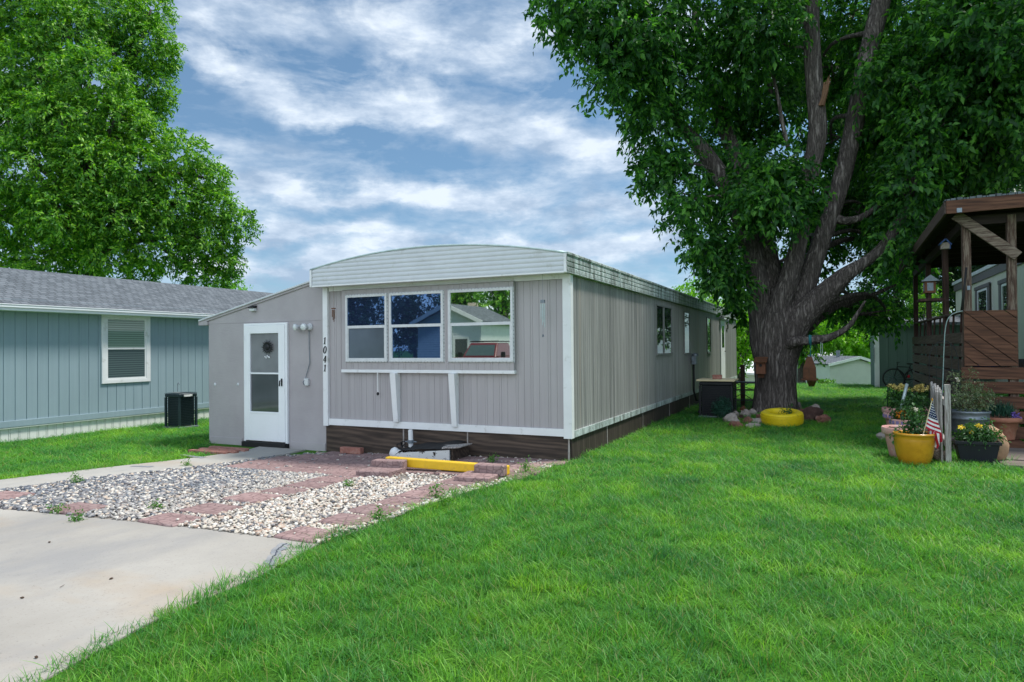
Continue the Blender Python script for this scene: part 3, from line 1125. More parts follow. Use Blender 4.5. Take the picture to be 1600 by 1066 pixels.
slab([(-3.96, 7.34), (-3.56, 7.36), (-3.58, 7.52), (-3.97, 7.51)], .094, 'thick paver propped on the flat one at the right end of the yellow stop', STACK, z=.083)
b = MB().box(-.20, .20, -.05, .05, 0, .10)
p = g(546, 709.5, .03)
b.v = [(p.x + v[0], p.y + .06 + v[1] + .02 * v[0], p.z + v[2]) for v in b.v]
tag(b.build('loose_brick', M['brick'], bevel=.012), 'long red brick lying loose against the dark skirting', 'brick')

# yellow parking stop
b = MB()
A, Bq = Vector((-5.43, 7.62, .085)), Vector((-3.60, 7.58, .085))
b.beam(A, Bq, .11, .115)
tag(b.build('parking_stop', M['yellow_paint'], bevel=.014), 'long yellow painted timber parking stop with pavers at both ends', 'parking stop')

# red brick pad left of the entry door
pad_p = g(340, 699)
pad = thing('brick_pad', 'small pad of orange red bricks on the ground left of the entry door', 'brick pad', (pad_p.x, pad_p.y, gz(pad_p.x, pad_p.y)))
bm_ = MB()
for r in range(5):
    for i in range(4):
        x = -9.72 + .215 * i + (.1 if r % 2 else 0)
        y = 7.98 + r * .105
        z = gz(x, y)
        bm_.box(x, x + .205, y, y + .097, z - .02, z + .045 + .006 * mnoise.noise(Vector((x * 9, y * 9, 0))))
bm_.build('bricks', M['brick'], pad, bevel=.006)


# ------------------------------------------------------------------ mobile home
HX0, HX1, HY0, HY1 = -7.60, -3.26, 8.93, 28.0


def ribbed(x0, x1, z0, z1, pattern, depth, fn):
    """sheet with vertical grooves; fn(a, out, z) maps to space; pattern lists groove spacings"""
    pr = [(x0, 0.0)]
    x = x0
    k = 0
    while True:
        x += pattern[k % len(pattern)]
        k += 1
        if x + .02 > x1:
            break
        pr += [(x - .007, 0.0), (x - .003, -depth), (x + .003, -depth), (x + .007, 0.0)]
    pr.append((x1, 0.0))
    vs = [fn(a, o, z0) for a, o in pr] + [fn(a, o, z1) for a, o in pr]
    n = len(pr)
    return vs, [(i, i + 1, n + i + 1, n + i) for i in range(n - 1)]


home = thing('mobile_home', 'long grey mauve mobile home with white bowed front fascia and house number post', 'mobile home', (-5.43, HY0, gz(-5.43, HY0)))
m = MB()
vs, fs = ribbed(HX0, HX1, .40, 2.70, [.10, .10, .035, .10, .135, .035], .006, lambda a, o, z: (a, HY0 - o, z))
m.add(vs, fs)
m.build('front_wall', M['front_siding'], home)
# bay that carries the three front windows
WY = HY0 - .075
m = MB()
vs, fs = ribbed(-7.20, -4.10, 1.275, 2.56, [.10, .10, .035, .10, .135, .035], .005, lambda a, o, z: (a, WY - o, z))
m.add(vs, fs)
m.add([(-7.20, WY, 2.56), (-4.10, WY, 2.56), (-4.10, HY0 - .002, 2.585), (-7.20, HY0 - .002, 2.585)], [(0, 1, 2, 3)])
m.add([(-7.20, WY, 1.275), (-7.20, HY0, 1.275), (-7.20, HY0, 2.56), (-7.20, WY, 2.56)], [(0, 1, 2, 3)])
m.add([(-4.10, WY, 1.275), (-4.10, HY0, 1.275), (-4.10, HY0, 2.56), (-4.10, WY, 2.56)], [(3, 2, 1, 0)])
m.add([(-7.20, WY, 1.275), (-4.10, WY, 1.275), (-4.10, HY0, 1.275), (-7.20, HY0, 1.275)], [(3, 2, 1, 0)])
m.build('window_bay', M['front_siding'], home)
m = MB()
vs, fs = ribbed(HY0 + .0, HY1, .42, 2.72, [.075, .03, .075, .075, .03, .09], .011, lambda a, o, z: (HX1 + o, a, z))
m.add(vs, fs)
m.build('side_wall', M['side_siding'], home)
m = MB()
m.add([(HX0, HY0 + .03, .4), (HX0, HY1, .4), (HX0, HY1, 2.8), (HX0, HY0 + .03, 2.8), (HX1, HY1, .4), (HX1, HY1, 2.8)], [(0, 3, 2, 1), (1, 2, 5, 4)])
m.build('back_wall', M['side_siding'], home)
# roof: low bow over the whole length
OV = .28
RX0, RX1 = HX0 - .06, HX1 + .06


def roofz(x):
    t = (x - RX0) / (RX1 - RX0)
    base = 2.905 + (2.885 - 2.905) * t
    return base + .235 * (1 - (2 * t - 1) ** 2)


N_ = 28
xs = [RX0 + (RX1 - RX0) * i / N_ for i in range(N_ + 1)]
m = MB()
vs = [(x, HY0 - OV, roofz(x)) for x in xs] + [(x, HY1 + .1, roofz(x)) for x in xs]
n = len(xs)
m.add(vs, [(i, i + 1, n + i + 1, n + i) for i in range(n - 1)])
m.build('roof', M['white_metal'], home, smooth=True)
m = MB()
m.tube([(x, HY0 - OV - .004, roofz(x) + .004) for x in xs], .016, 8)
m.build('roof_edge', M['light_metal'], home, smooth=True)
# ribbed front fascia
m = MB()
cols = 40
prof = []
z = 2.645
while z < 3.3:
    prof += [(z, 0.0), (z + .008, .004), (z + .022, .008), (z + .036, .0085), (z + .052, .005)]
    z += .066
vs, fs = [], []
for i in range(cols + 1):
    x = RX0 + (RX1 - RX0) * i / cols
    top = roofz(x)
    for (zz_, o) in prof:
        vs.append((x, HY0 - OV - o, min(zz_, top)))
k = len(prof)
for i in range(cols):
    for j in range(k - 1):
        fs.append((i * k + j, (i + 1) * k + j, (i + 1) * k + j + 1, i * k + j + 1))
m.add(vs, fs)
m.build('front_fascia', M['white_metal'], home)
m = MB()
m.box(RX0, RX1, HY0 - OV - .014, HY0 - OV + .012, 2.622, 2.644)
m.box(RX0 - .004, RX0 + .035, HY0 - OV - .022, HY0 - OV - .0125, 2.63, 2.90)
m.box(RX1 - .035, RX1 + .004, HY0 - OV - .022, HY0 - OV - .0125, 2.63, 2.88)
m.build('fascia_trim', M['white'], home)
m = MB()
m.box(RX0 + .01, RX1 - .01, HY0 - OV + .013, HY0 - .002, 2.632, 2.646)
m.box(HX0 + .10, HX1 - .09, HY0 - .03, HY0 - .0115, 2.565, 2.631)
m.build('soffit', M['white'], home)
# long side fascia, mildewed
m = MB()
vs, fs = [], []
prof = []
z = 2.64
while z < 2.87:
    prof += [(z, 0.0), (z + .01, .010), (z + .055, .010), (z + .065, 0.0)]
    z += .07
ns = 60
for i in range(ns + 1):
    y = HY0 - OV + (HY1 + .1 - HY0 + OV) * i / ns
    wv = .006 * mnoise.noise(Vector((y * .7, 0, 0)))
    for zz_, o in prof:
        vs.append((RX1 + o + wv, y, zz_ + wv))
k = len(prof)
for i in range(ns):
    for j in range(k - 1):
        fs.append((i * k + j, (i + 1) * k + j, (i + 1) * k + j + 1, i * k + j + 1))
m.add(vs, fs)
for y0 in (11.2, 14.4, 18.5, 22.6):
    m.box(RX1 + .011, RX1 + .018, y0, y0 + .05, 2.635, 2.89)
m.box(RX1 - .02, RX1 + .022, HY0 - OV, HY1 + .1, 2.872, 2.900)
m.box(RX1 - .06, RX1 + .016, HY0 - OV + .01, HY1 + .1, 2.622, 2.640)
m.build('side_fascia', M['fascia_side'], home)
m = MB()
m.box(RX0 - .02, RX0 + .005, HY0 - OV, HY1, 2.63, 2.905)
m.build('side_fascia', M['fascia_side'], home)
# corner posts, base trims
m = MB()
m.box(HX1 - .095, HX1 + .030, HY0 - .05, HY0 + .055, .325, 2.630)
m.build('corner_post', M['white'], home, bevel=.004)
m = MB()
m.box(HX0 - .015, HX0 + .085, HY0 - .05, HY0 + .055, .335, 2.630)
m.build('corner_post', M['white'], home, bevel=.004)
m = MB()
m.box(HX0 + .087, HX1 - .097, HY0 - .034, HY0 - .002, .350, .455)
m.build('base_trim', M['white'], home, bevel=.003)
m = MB()
m.box(HX1 + .002, HX1 + .022, HY0 + .057, HY1, .330, .425)
m.build('base_trim', M['fascia_side'], home)
# skirting panels
xa = fy(632, 690, HY0 + .02).x
xb = fy(732, 690, HY0 + .02).x
for x0, x1 in ((HX0 + .01, xa - .006), (xa + .006, xb - .006), (xb + .006, HX1 - .04)):
    m = MB().box(x0, x1, HY0 - .004, HY0 + .02, -.16, .349)
    m.build('skirting_panel', M['skirt_wood'], home)
m = MB()
for a_, b_, y_, z_ in ((xa - .012, xa + .012, HY0 - .010, .345), (xb - .010, xb + .010, HY0 - .010, .345), (HX1 - .045, HX1 - .020, HY0 - .014, .324)):
    MB().box(a_, b_, y_, HY0 - .0045, -.10, z_).build('skirting_batten', M['picket'], home)
ys_ = [HY0 + .03, 10.65, 13.0, 15.45, 17.9, 20.3, 22.7, 25.1, HY1]
for a, b_ in zip(ys_[:-1], ys_[1:]):
    m = MB().box(HX1 - .03, HX1 - .008, a + .006, b_ - .006, -.2, .331)
    m.build('skirting_panel', M['skirt_wood_side'], home)
for y in ys_[1:-1]:
    MB().box(HX1 - .0075, HX1 - .003, y - .012, y + .012, -.1, .328).build('skirting_batten', M['picket'], home)


def window_unit(parent, x0, x1, z0, z1, split, mats, fw=.05, y=WY, name='window', scallop=True, fn=None, th=.030):
    """two-sash window: outer frame with screw-on flange, meeting rail, two panes"""
    T = fn or (lambda a, o, z: (a, y - o, z))

    def bx(mb, a0, a1, o0, o1, c0, c1):
        vs = [T(a, o, c) for c in (c0, c1) for o in (o1, o0) for a in (a0, a1)]
        mb.add(vs, [(0, 2, 3, 1), (4, 5, 7, 6), (0, 1, 5, 4), (2, 6, 7, 3), (0, 4, 6, 2), (1, 3, 7, 5)])
    zs = z0 + (z1 - z0) * split
    f = MB()
    bx(f, x0, x1, .002, th, z1 - fw, z1)
    bx(f, x0, x1, .002, th, z0, z0 + fw)
    bx(f, x0, x0 + fw, .002, th, z0 + fw, z1 - fw)
    bx(f, x1 - fw, x1, .002, th, z0 + fw, z1 - fw)
    if scallop:
        # thin screw flange with a row of screws round the frame
        s_ = .012
        bx(f, x0 - s_, x1 + s_, .001, .007, z1, z1 + s_)
        bx(f, x0 - s_, x1 + s_, .001, .007, z0 - s_, z0)
        bx(f, x0 - s_, x0, .001, .007, z0, z1)
        bx(f, x1, x1 + s_, .001, .007, z0, z1)
    if scallop:
        k = int((x1 - x0) / .055)
        for i in range(k + 1):
            a = x0 + (x1 - x0) * i / k
            for zz_ in (z0 - .004, z1 + .004):
                bx(f, a - .006, a + .006, .0075, .011, zz_ - .006, zz_ + .006)
                f.mi[-6:] = [1] * 6
        k = int((z1 - z0) / .055)
        for i in range(1, k):
            zz_ = z0 + (z1 - z0) * i / k
            for a in (x0 - .004, x1 + .004):
                bx(f, a - .006, a + .006, .0075, .011, zz_ - .006, zz_ + .006)
                f.mi[-6:] = [1] * 6
    fo = f.build(name, [M['win_frame'], M['galv']], parent)
    r = MB()
    bx(r, x0 + fw, x1 - fw, .006, th - .004, zs - .022, zs + .022)
    bx(r, x0 + fw, x0 + fw + .018, .006, th - .008, z0 + fw, zs - .022)
    bx(r, x1 - fw - .018, x1 - fw, .006, th - .008, z0 + fw, zs - .022)
    bx(r, x0 + fw + .018, x1 - fw - .018, .006, th - .008, z0 + fw, z0 + fw + .02)
    r.build('meeting_rail', M['win_frame'], fo)
    for (c0, c1, mt, dp) in ((zs + .022, z1 - fw, mats[0], .012), (z0 + fw, zs - .022, mats[1], .008)):
        q = MB()
        q.add([T(a, dp, c) for a, c in ((x0 + fw - .004, c0 - .004), (x1 - fw + .004, c0 - .004), (x1 - fw + .004, c1 + .004), (x0 + fw - .004, c1 + .004))], [(0, 1, 2, 3)])
        q.build('pane', M[mt], fo)
    return fo


def fyw(px, py):
    return fy(px, py, WY)


for (a, b_), mats in ((((541, 461), (606, 566)), ('pane_blue', 'pane_grey')), (((609, 457), (694, 566)), ('pane_blue', 'pane_blue')), (((701, 451), (803, 567)), ('pane_mirror', 'pane_mirror'))):
    p0, p1 = fyw(*a), fyw(*b_)
    p0b = fyw(a[0], 565)
    window_unit(home, p0.x, p1.x, 1.402, 2.475, .52, mats, fw=.036)
# window shelf and its two tapering brackets
m = MB()
m.box(-7.21, -4.09, WY - .004, HY0 - .002, 1.225, 1.274)
m.build('window_shelf', M['white'], home, bevel=.003)
for px0, px1, py in ((608, 618, 600), (699, 709, 600)):
    xt0, xt1 = fyw(px0, 582).x, fyw(px1, 582).x
    xm = (xt0 + xt1) / 2 + .05
    w = .052
    zb = .455 if px0 < 650 else .42
    m = MB()
    top = [(xm - w, WY - .075, 1.224), (xm + w, WY - .075, 1.224), (xm + w, HY0 - .003, 1.224), (xm - w, HY0 - .003, 1.224)]
    bot = [(xm - w + .012, HY0 - .075, zb), (xm + w - .004, HY0 - .075, zb), (xm + w - .004, HY0 - .003, zb), (xm - w + .012, HY0 - .003, zb)]
    m.add(bot + top, [(3, 2, 1, 0), (4, 5, 6, 7), (0, 1, 5, 4), (1, 2, 6, 5), (2, 3, 7, 6), (3, 0, 4, 7)])
    m.build('shelf_bracket', M['white'], home, bevel=.004)


def side_fn(a, o, z):
    return (HX1 + .004 + o, a, z)


def side_win(y0, y1, z0, z1, mull=None):
    f = MB()

    def bx(mb, a0, a1, o0, o1, c0, c1):
        vs = [side_fn(a, o, c) for c in (c0, c1) for o in (o0, o1) for a in (a0, a1)]
        mb.add(vs, [(0, 1, 3, 2), (4, 6, 7, 5), (0, 4, 5, 1), (2, 3, 7, 6), (0, 2, 6, 4), (1, 5, 7, 3)])
    fw = .024
    bx(f, y0, y1, .001, .02, z1 - fw, z1)
    bx(f, y0 - .02, y1 + .02, .001, .035, z0 - .015, z0 + fw)
    bx(f, y0, y0 + fw, .001, .02, z0 + fw, z1 - fw)
    bx(f, y1 - fw, y1, .001, .02, z0 + fw, z1 - fw)
    if mull:
        bx(f, mull - .03, mull + .03, .001, .024, z0 + fw, z1 - fw)
    fo = f.build('window', M['side_frame'], home)
    cuts = [y0 + fw - .004] + ([mull - .028, mull + .028] if mull else []) + [y1 - fw + .004]
    for i in range(0, len(cuts), 2):
        q = MB().add([side_fn(a, .006, c) for a, c in ((cuts[i], z0 + fw - .004), (cuts[i + 1], z0 + fw - .004), (cuts[i + 1], z1 - fw + .004), (cuts[i], z1 - fw + .004))], [(0, 1, 2, 3)])
        q.build('pane', M['pane_dark'], fo)


side_win(14.15, 15.70, 1.43, 2.49, 14.86)
side_win(17.2, 17.95, 1.41, 2.48)
side_win(20.75, 21.45, 1.39, 2.47)
# side door near the back
m = MB()
m.box(HX1 + .005, HX1 + .035, 23.5, 24.5, .43, 2.47)
sd = m.build('side_door', M['white'], home, bevel=.004)
m = MB()
m.add([(HX1 + .038, a, c) for a, c in ((23.72, 1.55), (24.28, 1.55), (24.28, 2.3), (23.72, 2.3))], [(0, 1, 2, 3)])
m.build('pane', M['pane_dark'], sd)
m = MB().tube([(HX1 + .035, 24.35, 1.42), (HX1 + .07, 24.35, 1.42), (HX1 + .07, 24.25, 1.42)], .014, 6)
m.build('handle', M['black_metal'], sd)
m = MB().box(HX1 + .012, HX1 + .16, 23.4, 24.6, 2.50, 2.55)
m.build('door_hood', M['white_metal'], home)


# house number 1 0 4 1 running down the left post
def digit(ch, h, mb, cx, cz, y):
    w = h * .46
    T = lambda u, v, o: (cx + (u + .12 * v) * 1.0, y - o, cz + v)

    def stroke(pts, wd):
        pts = [Vector((a, b_)) for a, b_ in pts]
        n_ = len(pts)
        L, Rr = [], []
        for i in range(n_):
            d = (pts[min(i + 1, n_ - 1)] - pts[max(0, i - 1)]).normalized()
            nn = Vector((-d.y, d.x))
            ww = wd[i] if hasattr(wd, '__len__') else wd
            L.append(pts[i] + nn * ww / 2)
            Rr.append(pts[i] - nn * ww / 2)
        vs = [T(q.x, q.y, .006) for q in L] + [T(q.x, q.y, .006) for q in Rr] + [T(q.x, q.y, 0) for q in L] + [T(q.x, q.y, 0) for q in Rr]
        fs = []
        for i in range(n_ - 1):
            fs += [(i, n_ + i, n_ + i + 1, i + 1), (2 * n_ + i, i, i + 1, 2 * n_ + i + 1), (n_ + i, 3 * n_ + i, 3 * n_ + i + 1, n_ + i + 1)]
        mb.add(vs, fs)
    k = h * .17
    if ch == '1':
        stroke([(0, -h / 2), (0, h / 2)], k)
        stroke([(-w * .45, h * .30), (-w * .1, h * .36), (0, h * .48)], k * .55)
        stroke([(-w * .42, -h / 2 + k * .25), (w * .42, -h / 2 + k * .25)], k * .5)
    elif ch == '0':
        pts = [(w * .5 * math.cos(a), h * .5 * math.sin(a)) for a in [2 * PI * i / 24 for i in range(25)]]
        wd = [k * (.55 + .6 * abs(math.cos(2 * PI * i / 24))) for i in range(25)]
        stroke(pts, wd)
    elif ch == '4':
        stroke([(w * .15, -h / 2), (w * .15, h / 2)], k)
        stroke([(w * .12, h * .46), (-w * .55, -h * .16)], k * .55)
        stroke([(-w * .58, -h * .18), (w * .55, -h * .18)], k * .6)
        stroke([(-w * .12, -h / 2 + k * .25), (w * .42, -h / 2 + k * .25)], k * .5)


for ch, py in (('1', 532.6), ('0', 546.8), ('4', 561.3), ('1', 575.2)):
    c = fy(510.2, py, HY0 - .051)
    m = MB()
    digit(ch, .112, m, HX0 + .034, c.z, HY0 - .0512)
    m.build('house_number', M['black_metal'], home)

# roof vents
p = sx(1060, 452, -4.55)
m = MB().lathe([(.0, .34), (.17, .33), (.17, .27), (.11, .26), (.11, -.1)], (p.x, p.y, roofz(p.x) - .02), 16)
m.build('roof_vent', M['galv'], home, smooth=False)
p = sx(1078, 462, -4.2)
m = MB().box(p.x - .25, p.x + .25, p.y - .3, p.y + .3, roofz(p.x) - .05, roofz(p.x) + .19)
m.build('skylight', M['white_metal'], home, bevel=.02)
p = sx(912, 401, -3.36)
m = MB().box(-3.62, -3.28, p.y - .1, p.y + .35, 2.90, 2.935)
m.build('roof_patch', M['fascia_side'], home, bevel=.012)

# ------------------------------------------------------------------ lean-to entry on the left of the home
EY = HY0 + .025
ann = thing('entry_lean_to', 'mauve grey lean-to entry with sloping roof and white storm door', 'lean-to', (-8.95, EY, -.1))
XL = fy(327, 690, EY).x
rl, rr = fy(314, 500, EY), fy(487, 438.5, EY)
sl_ = (rr.z - rl.z) / (rr.x - rl.x)


def annz(x):
    return rl.z + sl_ * (x - rl.x)


XR = HX0 - .016
zseam = fy(440, 503, EY).z
zlow = fy(350, 683, EY).z
m = MB()
m.box(XL, XR, EY, EY + .06, -.14, zseam - .004)
m.add([(XL, EY - .0, zseam + .004), (XR, EY, zseam + .004), (XR, EY, annz(XR) - .05), (XL, EY, annz(XL) - .05)], [(0, 1, 2, 3)])
m.box(XL, XR, EY + .006, EY + .05, zseam - .006, zseam + .006)
m.build('front_wall', M['stucco'], ann)
for a_, b_ in ((XL + .03, -9.50), (-8.40, XR - .01)):
    MB().box(a_, b_, EY - .014, EY - .001, -.13, zlow).build('kick_board', M['stucco'], ann, bevel=.003)
m = MB()
m.add([(XL, EY, -.14), (XL, EY + 6, -.14), (XL, EY + 6, annz(XL) - .05), (XL, EY, annz(XL) - .05)], [(3, 2, 1, 0)])
m.build('side_wall', M['stucco'], ann)
m = MB()
x0, x1 = rl.x - .02, HX0 - .03
vs = []
for y in (EY - .045, EY + 6.1):
    vs += [(x0, y, annz(x0) - .03), (x1, y, annz(x1) - .03), (x1, y, annz(x1)), (x0, y, annz(x0))]
m.add(vs, [(0, 1, 2, 3), (7, 6, 5, 4), (0, 4, 5, 1), (1, 5, 6, 2), (2, 6, 7, 3), (3, 7, 4, 0)])
m.build('roof', M['white_metal'], ann, bevel=.004)
m = MB()
vs = []
for y in (EY - .022, EY - .002):
    vs += [(x0, y, annz(x0) - .07), (x1, y, annz(x1) - .07), (x1, y, annz(x1) - .031), (x0, y, annz(x0) - .031)]
m.add(vs, [(0, 1, 2, 3), (7, 6, 5, 4), (0, 4, 5, 1), (1, 5, 6, 2), (2, 6, 7, 3), (3, 7, 4, 0)])
m.box(x0 - .01, XL - .002, EY - .03, EY + 5.9, annz(x0) - .10, annz(x0) - .031)
m.build('barge_board', M['stucco'], ann)
# storm door
DY = EY - .002
q = lambda px, py: fy(px, py, DY - .04)
d0, d1 = q(381, 506), q(449.5, 698)
zt, zb = d0.z, d1.z + .04
m = MB()
m.box(d0.x, d0.x + .035, DY - .045, DY, zb, zt)
m.box(d1.x - .045, d1.x, DY - .045, DY, zb, zt)
m.box(d0.x + .035, d1.x - .045, DY - .045, DY, zt - .035, zt)
m.build('door_frame', M['door_white'], ann, bevel=.003)
gx0, gx1 = q(391.3, 550).x, q(435.6, 550).x
g1t, g1b, g2t, g2b = q(413, 521).z, q(413, 582).z, q(413, 585).z, q(413, 643.5).z
dx0, dx1 = d0.x + .037, d1.x - .047
m = MB()
yy0, yy1 = DY - .055, DY - .012
m.box(dx0, gx0, yy0, yy1, zb + .03, zt - .037)
m.box(gx1, dx1, yy0, yy1, zb + .03, zt - .037)
m.box(gx0, gx1, yy0, yy1, g1t, zt - .037)
m.box(gx0, gx1, yy0, yy1, zb + .03, g2b)
door = m.build('storm_door', M['door_white'], ann, bevel=.004)
m = MB()
m.box(gx0 + .001, gx1 - .001, yy0 + .004, yy1 - .012, (g1b + g2t) / 2 - .014, (g1b + g2t) / 2 + .014)
m.build('mid_rail', M['door_white'], door, bevel=.002)
MB().box(gx0 - .012, gx1 + .012, yy0 - .006, yy0 - .001, g2b - .03, g2b - .002).build('sill', M['door_white'], door, bevel=.002)
m = MB().add([(gx0 - .003, DY - .03, g1b), (gx1 + .003, DY - .03, g1b), (gx1 + .003, DY - .03, g1t + .003), (gx0 - .003, DY - .03, g1t + .003)], [(0, 1, 2, 3)])
m.build('pane', M['pane_door_top'], door)
m = MB().add([(gx0 - .003, DY - .026, g2b - .003), (gx1 + .003, DY - .026, g2b - .003), (gx1 + .003, DY - .026, g2t), (gx0 - .003, DY - .026, g2t)], [(0, 1, 2, 3)])
m.build('pane', M['pane_door'], door)
h = q(441.5, 598)
m = MB()
m.box(h.x - .013, h.x + .013, yy0 - .012, yy0 - .001, h.z - .06, h.z + .07)
m.tube([(h.x - .002, yy0 - .012, h.z + .03), (h.x - .002, yy0 - .05, h.z + .035), (h.x - .01, yy0 - .052, h.z - .06)], .011, 6)
m.build('handle', M['black_metal'], door)
for zz_ in (zb + .25, (zb + zt) / 2, zt - .25):
    MB().tube([(dx0 - .002, yy0 - .004, zz_ - .05), (dx0 - .002, yy0 - .004, zz_ + .05)], .008, 6).build('hinge', M['door_white'], door)
m = MB().box(d0.x, d1.x, DY - .11, DY, zb - .16, zb + .012)
m.build('door_sill', M['black_rubber'], ann, bevel=.006)

# sun ornament hung on the door glass
c = q(419, 542.5)
m = MB()
yo = yy0 - .006
m.lathe([(0, .0), (.045, 0), (.05, .008), (.03, .02), (0, .024)], (0, 0, 0), 20)
m.v = [(c.x + v[0], yo - v[2], c.z + v[1]) for v in m.v]
for i in range(18):
    a = 2 * PI * i / 18
    L = .150 if i % 2 else .125
    w = .017
    d_ = Vector((math.cos(a), 0, math.sin(a)))
    e_ = Vector((-math.sin(a), 0, math.cos(a)))
    cc = Vector((c.x, yo, c.z))
    mid = cc + d_ * .085 + Vector((0, -.01, 0))
    m.add([cc + d_ * .04 - e_ * w, mid - e_ * w * .8, cc + d_ * L, mid + e_ * w * .8, cc + d_ * .04 + e_ * w, mid + Vector((0, -.006, 0))],
          [(0, 1, 5), (1, 2, 5), (2, 3, 5), (3, 4, 5), (4, 0, 5)])
so_ = thing('sun_ornament', 'dark metal sun with pointed rays hanging on the storm door glass', 'ornament', (c.x, yo, c.z))
m.build('sun_face', M['black_metal'], so_)
m = MB()
for i in range(5):
    m.rock((c.x - .05 + i * .025, yo - .004, c.z - .17 - .02 * math.sin(i * 2.2)), (.012, .008, .012), i, 1, 1)
m.tube([(c.x - .055, yo - .002, c.z - .165), (c.x + .055, yo - .002, c.z - .165)], .003, 5)
m.build('bead_string', M['door_white'], so_)

# twin floodlight with its cable and outlet box
c0, c1, cb_ = fy(463, 511.5, EY - .1), fy(475.5, 511, EY - .1), fy(480.5, 597, EY)
fl = thing('floodlight', 'white twin floodlight with grey cable on the wall right of the door', 'floodlight', (c1.x, EY, c1.z - .1))
m = MB().lathe([(0, 0), (.055, 0), (.06, .02), (.045, .05), (0, .05)], (0, 0, 0), 18)
m.v = [(c1.x + .045 + v[0], EY - .001 - v[2], c1.z + v[1]) for v in m.v]
m.tube([(c1.x + .045, EY - .04, c1.z), (c0.x + .06, EY - .05, c0.z)], .012, 6)
m.build('mount', M['white_metal'], fl)
for cc, dirx in ((c0, -.35), (c1, .1)):
    hd = MB()
    d_ = Vector((dirx, -1, -.15)).normalized()
    up = Vector((0, 0, 1))
    a_ = d_.cross(up).normalized()
    b2 = a_.cross(d_)
    prof = [(0, -.09), (.025, -.085), (.035, -.04), (.058, .0), (.062, .035), (.055, .042)]
    hd.lathe(prof, (0, 0, 0), 18)
    ctr = Vector((cc.x, EY - .10, cc.z))
    hd.v = [tuple(ctr + a_ * v[0] + b2 * v[1] + d_ * v[2]) for v in hd.v]
    ho = hd.build('lamp_head', M['white_metal'], fl, smooth=True)
    ln = MB().lathe([(.055, .038), (.04, .048), (.02, .053), (0, .055)], (0, 0, 0), 18)
    ln.v = [tuple(ctr + a_ * v[0] + b2 * v[1] + d_ * v[2]) for v in ln.v]
    ln.build('lens', M['glass_clear_lamp'], ho, smooth=True)
m = MB()
pts = [Vector((c1.x + .035, EY - .025, c1.z - .04)), Vector((c1.x + .03, EY - .02, c1.z - .35)), Vector((c1.x + .045, EY - .022, c1.z - .6)), Vector((cb_.x - .01, EY - .03, cb_.z + .08)), Vector((cb_.x - .045, EY - .06, cb_.z - .01)), Vector((cb_.x - .02, EY - .05, cb_.z - .05))]
m.tube(pts, .007, 6)
m.build('cable', M['galv'], fl)
m = MB().box(cb_.x - .04, cb_.x + .05, EY - .05, EY - .001, cb_.z - .06, cb_.z + .06)
m.build('outlet_box', M['win_frame'], fl, bevel=.008)

# little solar light above the door
c = fy(397.5, 482, EY)
wl = thing('solar_light', 'small black solar wall light above the storm door', 'wall light', (c.x, EY, c.z))
m = MB().add([(c.x - .07, EY - .001, c.z + .05), (c.x + .07, EY - .001, c.z + .05), (c.x + .07, EY - .09, c.z + .02), (c.x - .07, EY - .09, c.z + .02),
              (c.x - .07, EY - .001, c.z + .025), (c.x + .07, EY - .001, c.z + .025), (c.x + .07, EY - .09, c.z - .0), (c.x - .07, EY - .09, c.z - .0)],
             [(3, 2, 1, 0), (4, 5, 6, 7), (0, 1, 5, 4), (1, 2, 6, 5), (2, 3, 7, 6), (3, 0, 4, 7)])
m.build('housing', M['black_metal'], wl, bevel=.004)
m = MB().box(c.x - .06, c.x + .06, EY - .07, EY - .001, c.z - .05, c.z + .0)
m.build('lens', M['glass_clear_lamp'], wl, bevel=.012)

# two hasp plates and screws left on the wall
for px, py, lab in ((336, 601, 'round white plate screwed to the wall left of the door, farther from the door'), (372, 601, 'small white plate screwed to the wall just left of the door frame')):
    c = fy(px, py, EY)
    m = MB().lathe([(0, .012), (.02, .01), (.026, .0)], (0, 0, 0), 12)
    m.v = [(c.x + v[0], EY - v[2] - .001, c.z + v[1] * 1.3) for v in m.v]
    tag(m.build('wall_plate', M['white_metal'], smooth=True), lab, 'wall plate')

# wind chimes hanging at both ends of the bay, and a pull cord under the shelf
c = fy(521, 482, HY0 - .2)
wc = thing('wind_chime', 'small brown wooden wind chime hanging at the left end of the front windows', 'wind chime', (c.x, HY0 - .2, c.z), 'wind chimes on the front wall')
m = MB().box(c.x - .035, c.x + .035, HY0 - .212, HY0 - .188, c.z - .01, c.z + .008)
m.tube([(c.x, HY0 - .2, c.z), (c.x, HY0 - .2, 2.632)], .002, 4)
m.build('crossbar', M['red_brown_wood'], wc)
for i, L in enumerate((.12, .17, .20, .15)):
    x = c.x - .027 + i * .018
    m = MB().tube([(x, HY0 - .2, c.z - .02), (x, HY0 - .2, c.z - .02 - L)], .006, 6)
    m.build('tube', M['rust'], wc)
c = fy(848, 470, HY0 - .2)
wc = thing('wind_chime', 'pale metal wind chime hanging right of the front windows near the corner post', 'wind chime', (c.x, HY0 - .2, c.z), 'wind chimes on the front wall')
m = MB().box(c.x - .03, c.x + .03, HY0 - .215, HY0 - .185, c.z - .03, c.z + .012)
m.tube([(c.x, HY0 - .2, c.z), (c.x, HY0 - .2, 2.632)], .002, 4)
m.tube([(c.x, HY0 - .2, c.z), (c.x, HY0 - .2, c.z - .48)], .002, 4)
m.rock((c.x, HY0 - .2, c.z - .49), (.016, .016, .022), 3, 1, 1)
m.build('top_disc', M['galv'], wc)
for i, L in enumerate((.22, .30, .26, .33)):
    x = c.x - .024 + i * .016
    m = MB().tube([(x, HY0 - .2 + (.01 if i % 2 else -.01), c.z - .04), (x, HY0 - .2 + (.01 if i % 2 else -.01), c.z - .04 - L)], .006, 6)
    m.build('tube', M['light_metal'], wc)
c0, c1 = fy(590, 584, WY - .02), fy(590, 614, WY - .02)
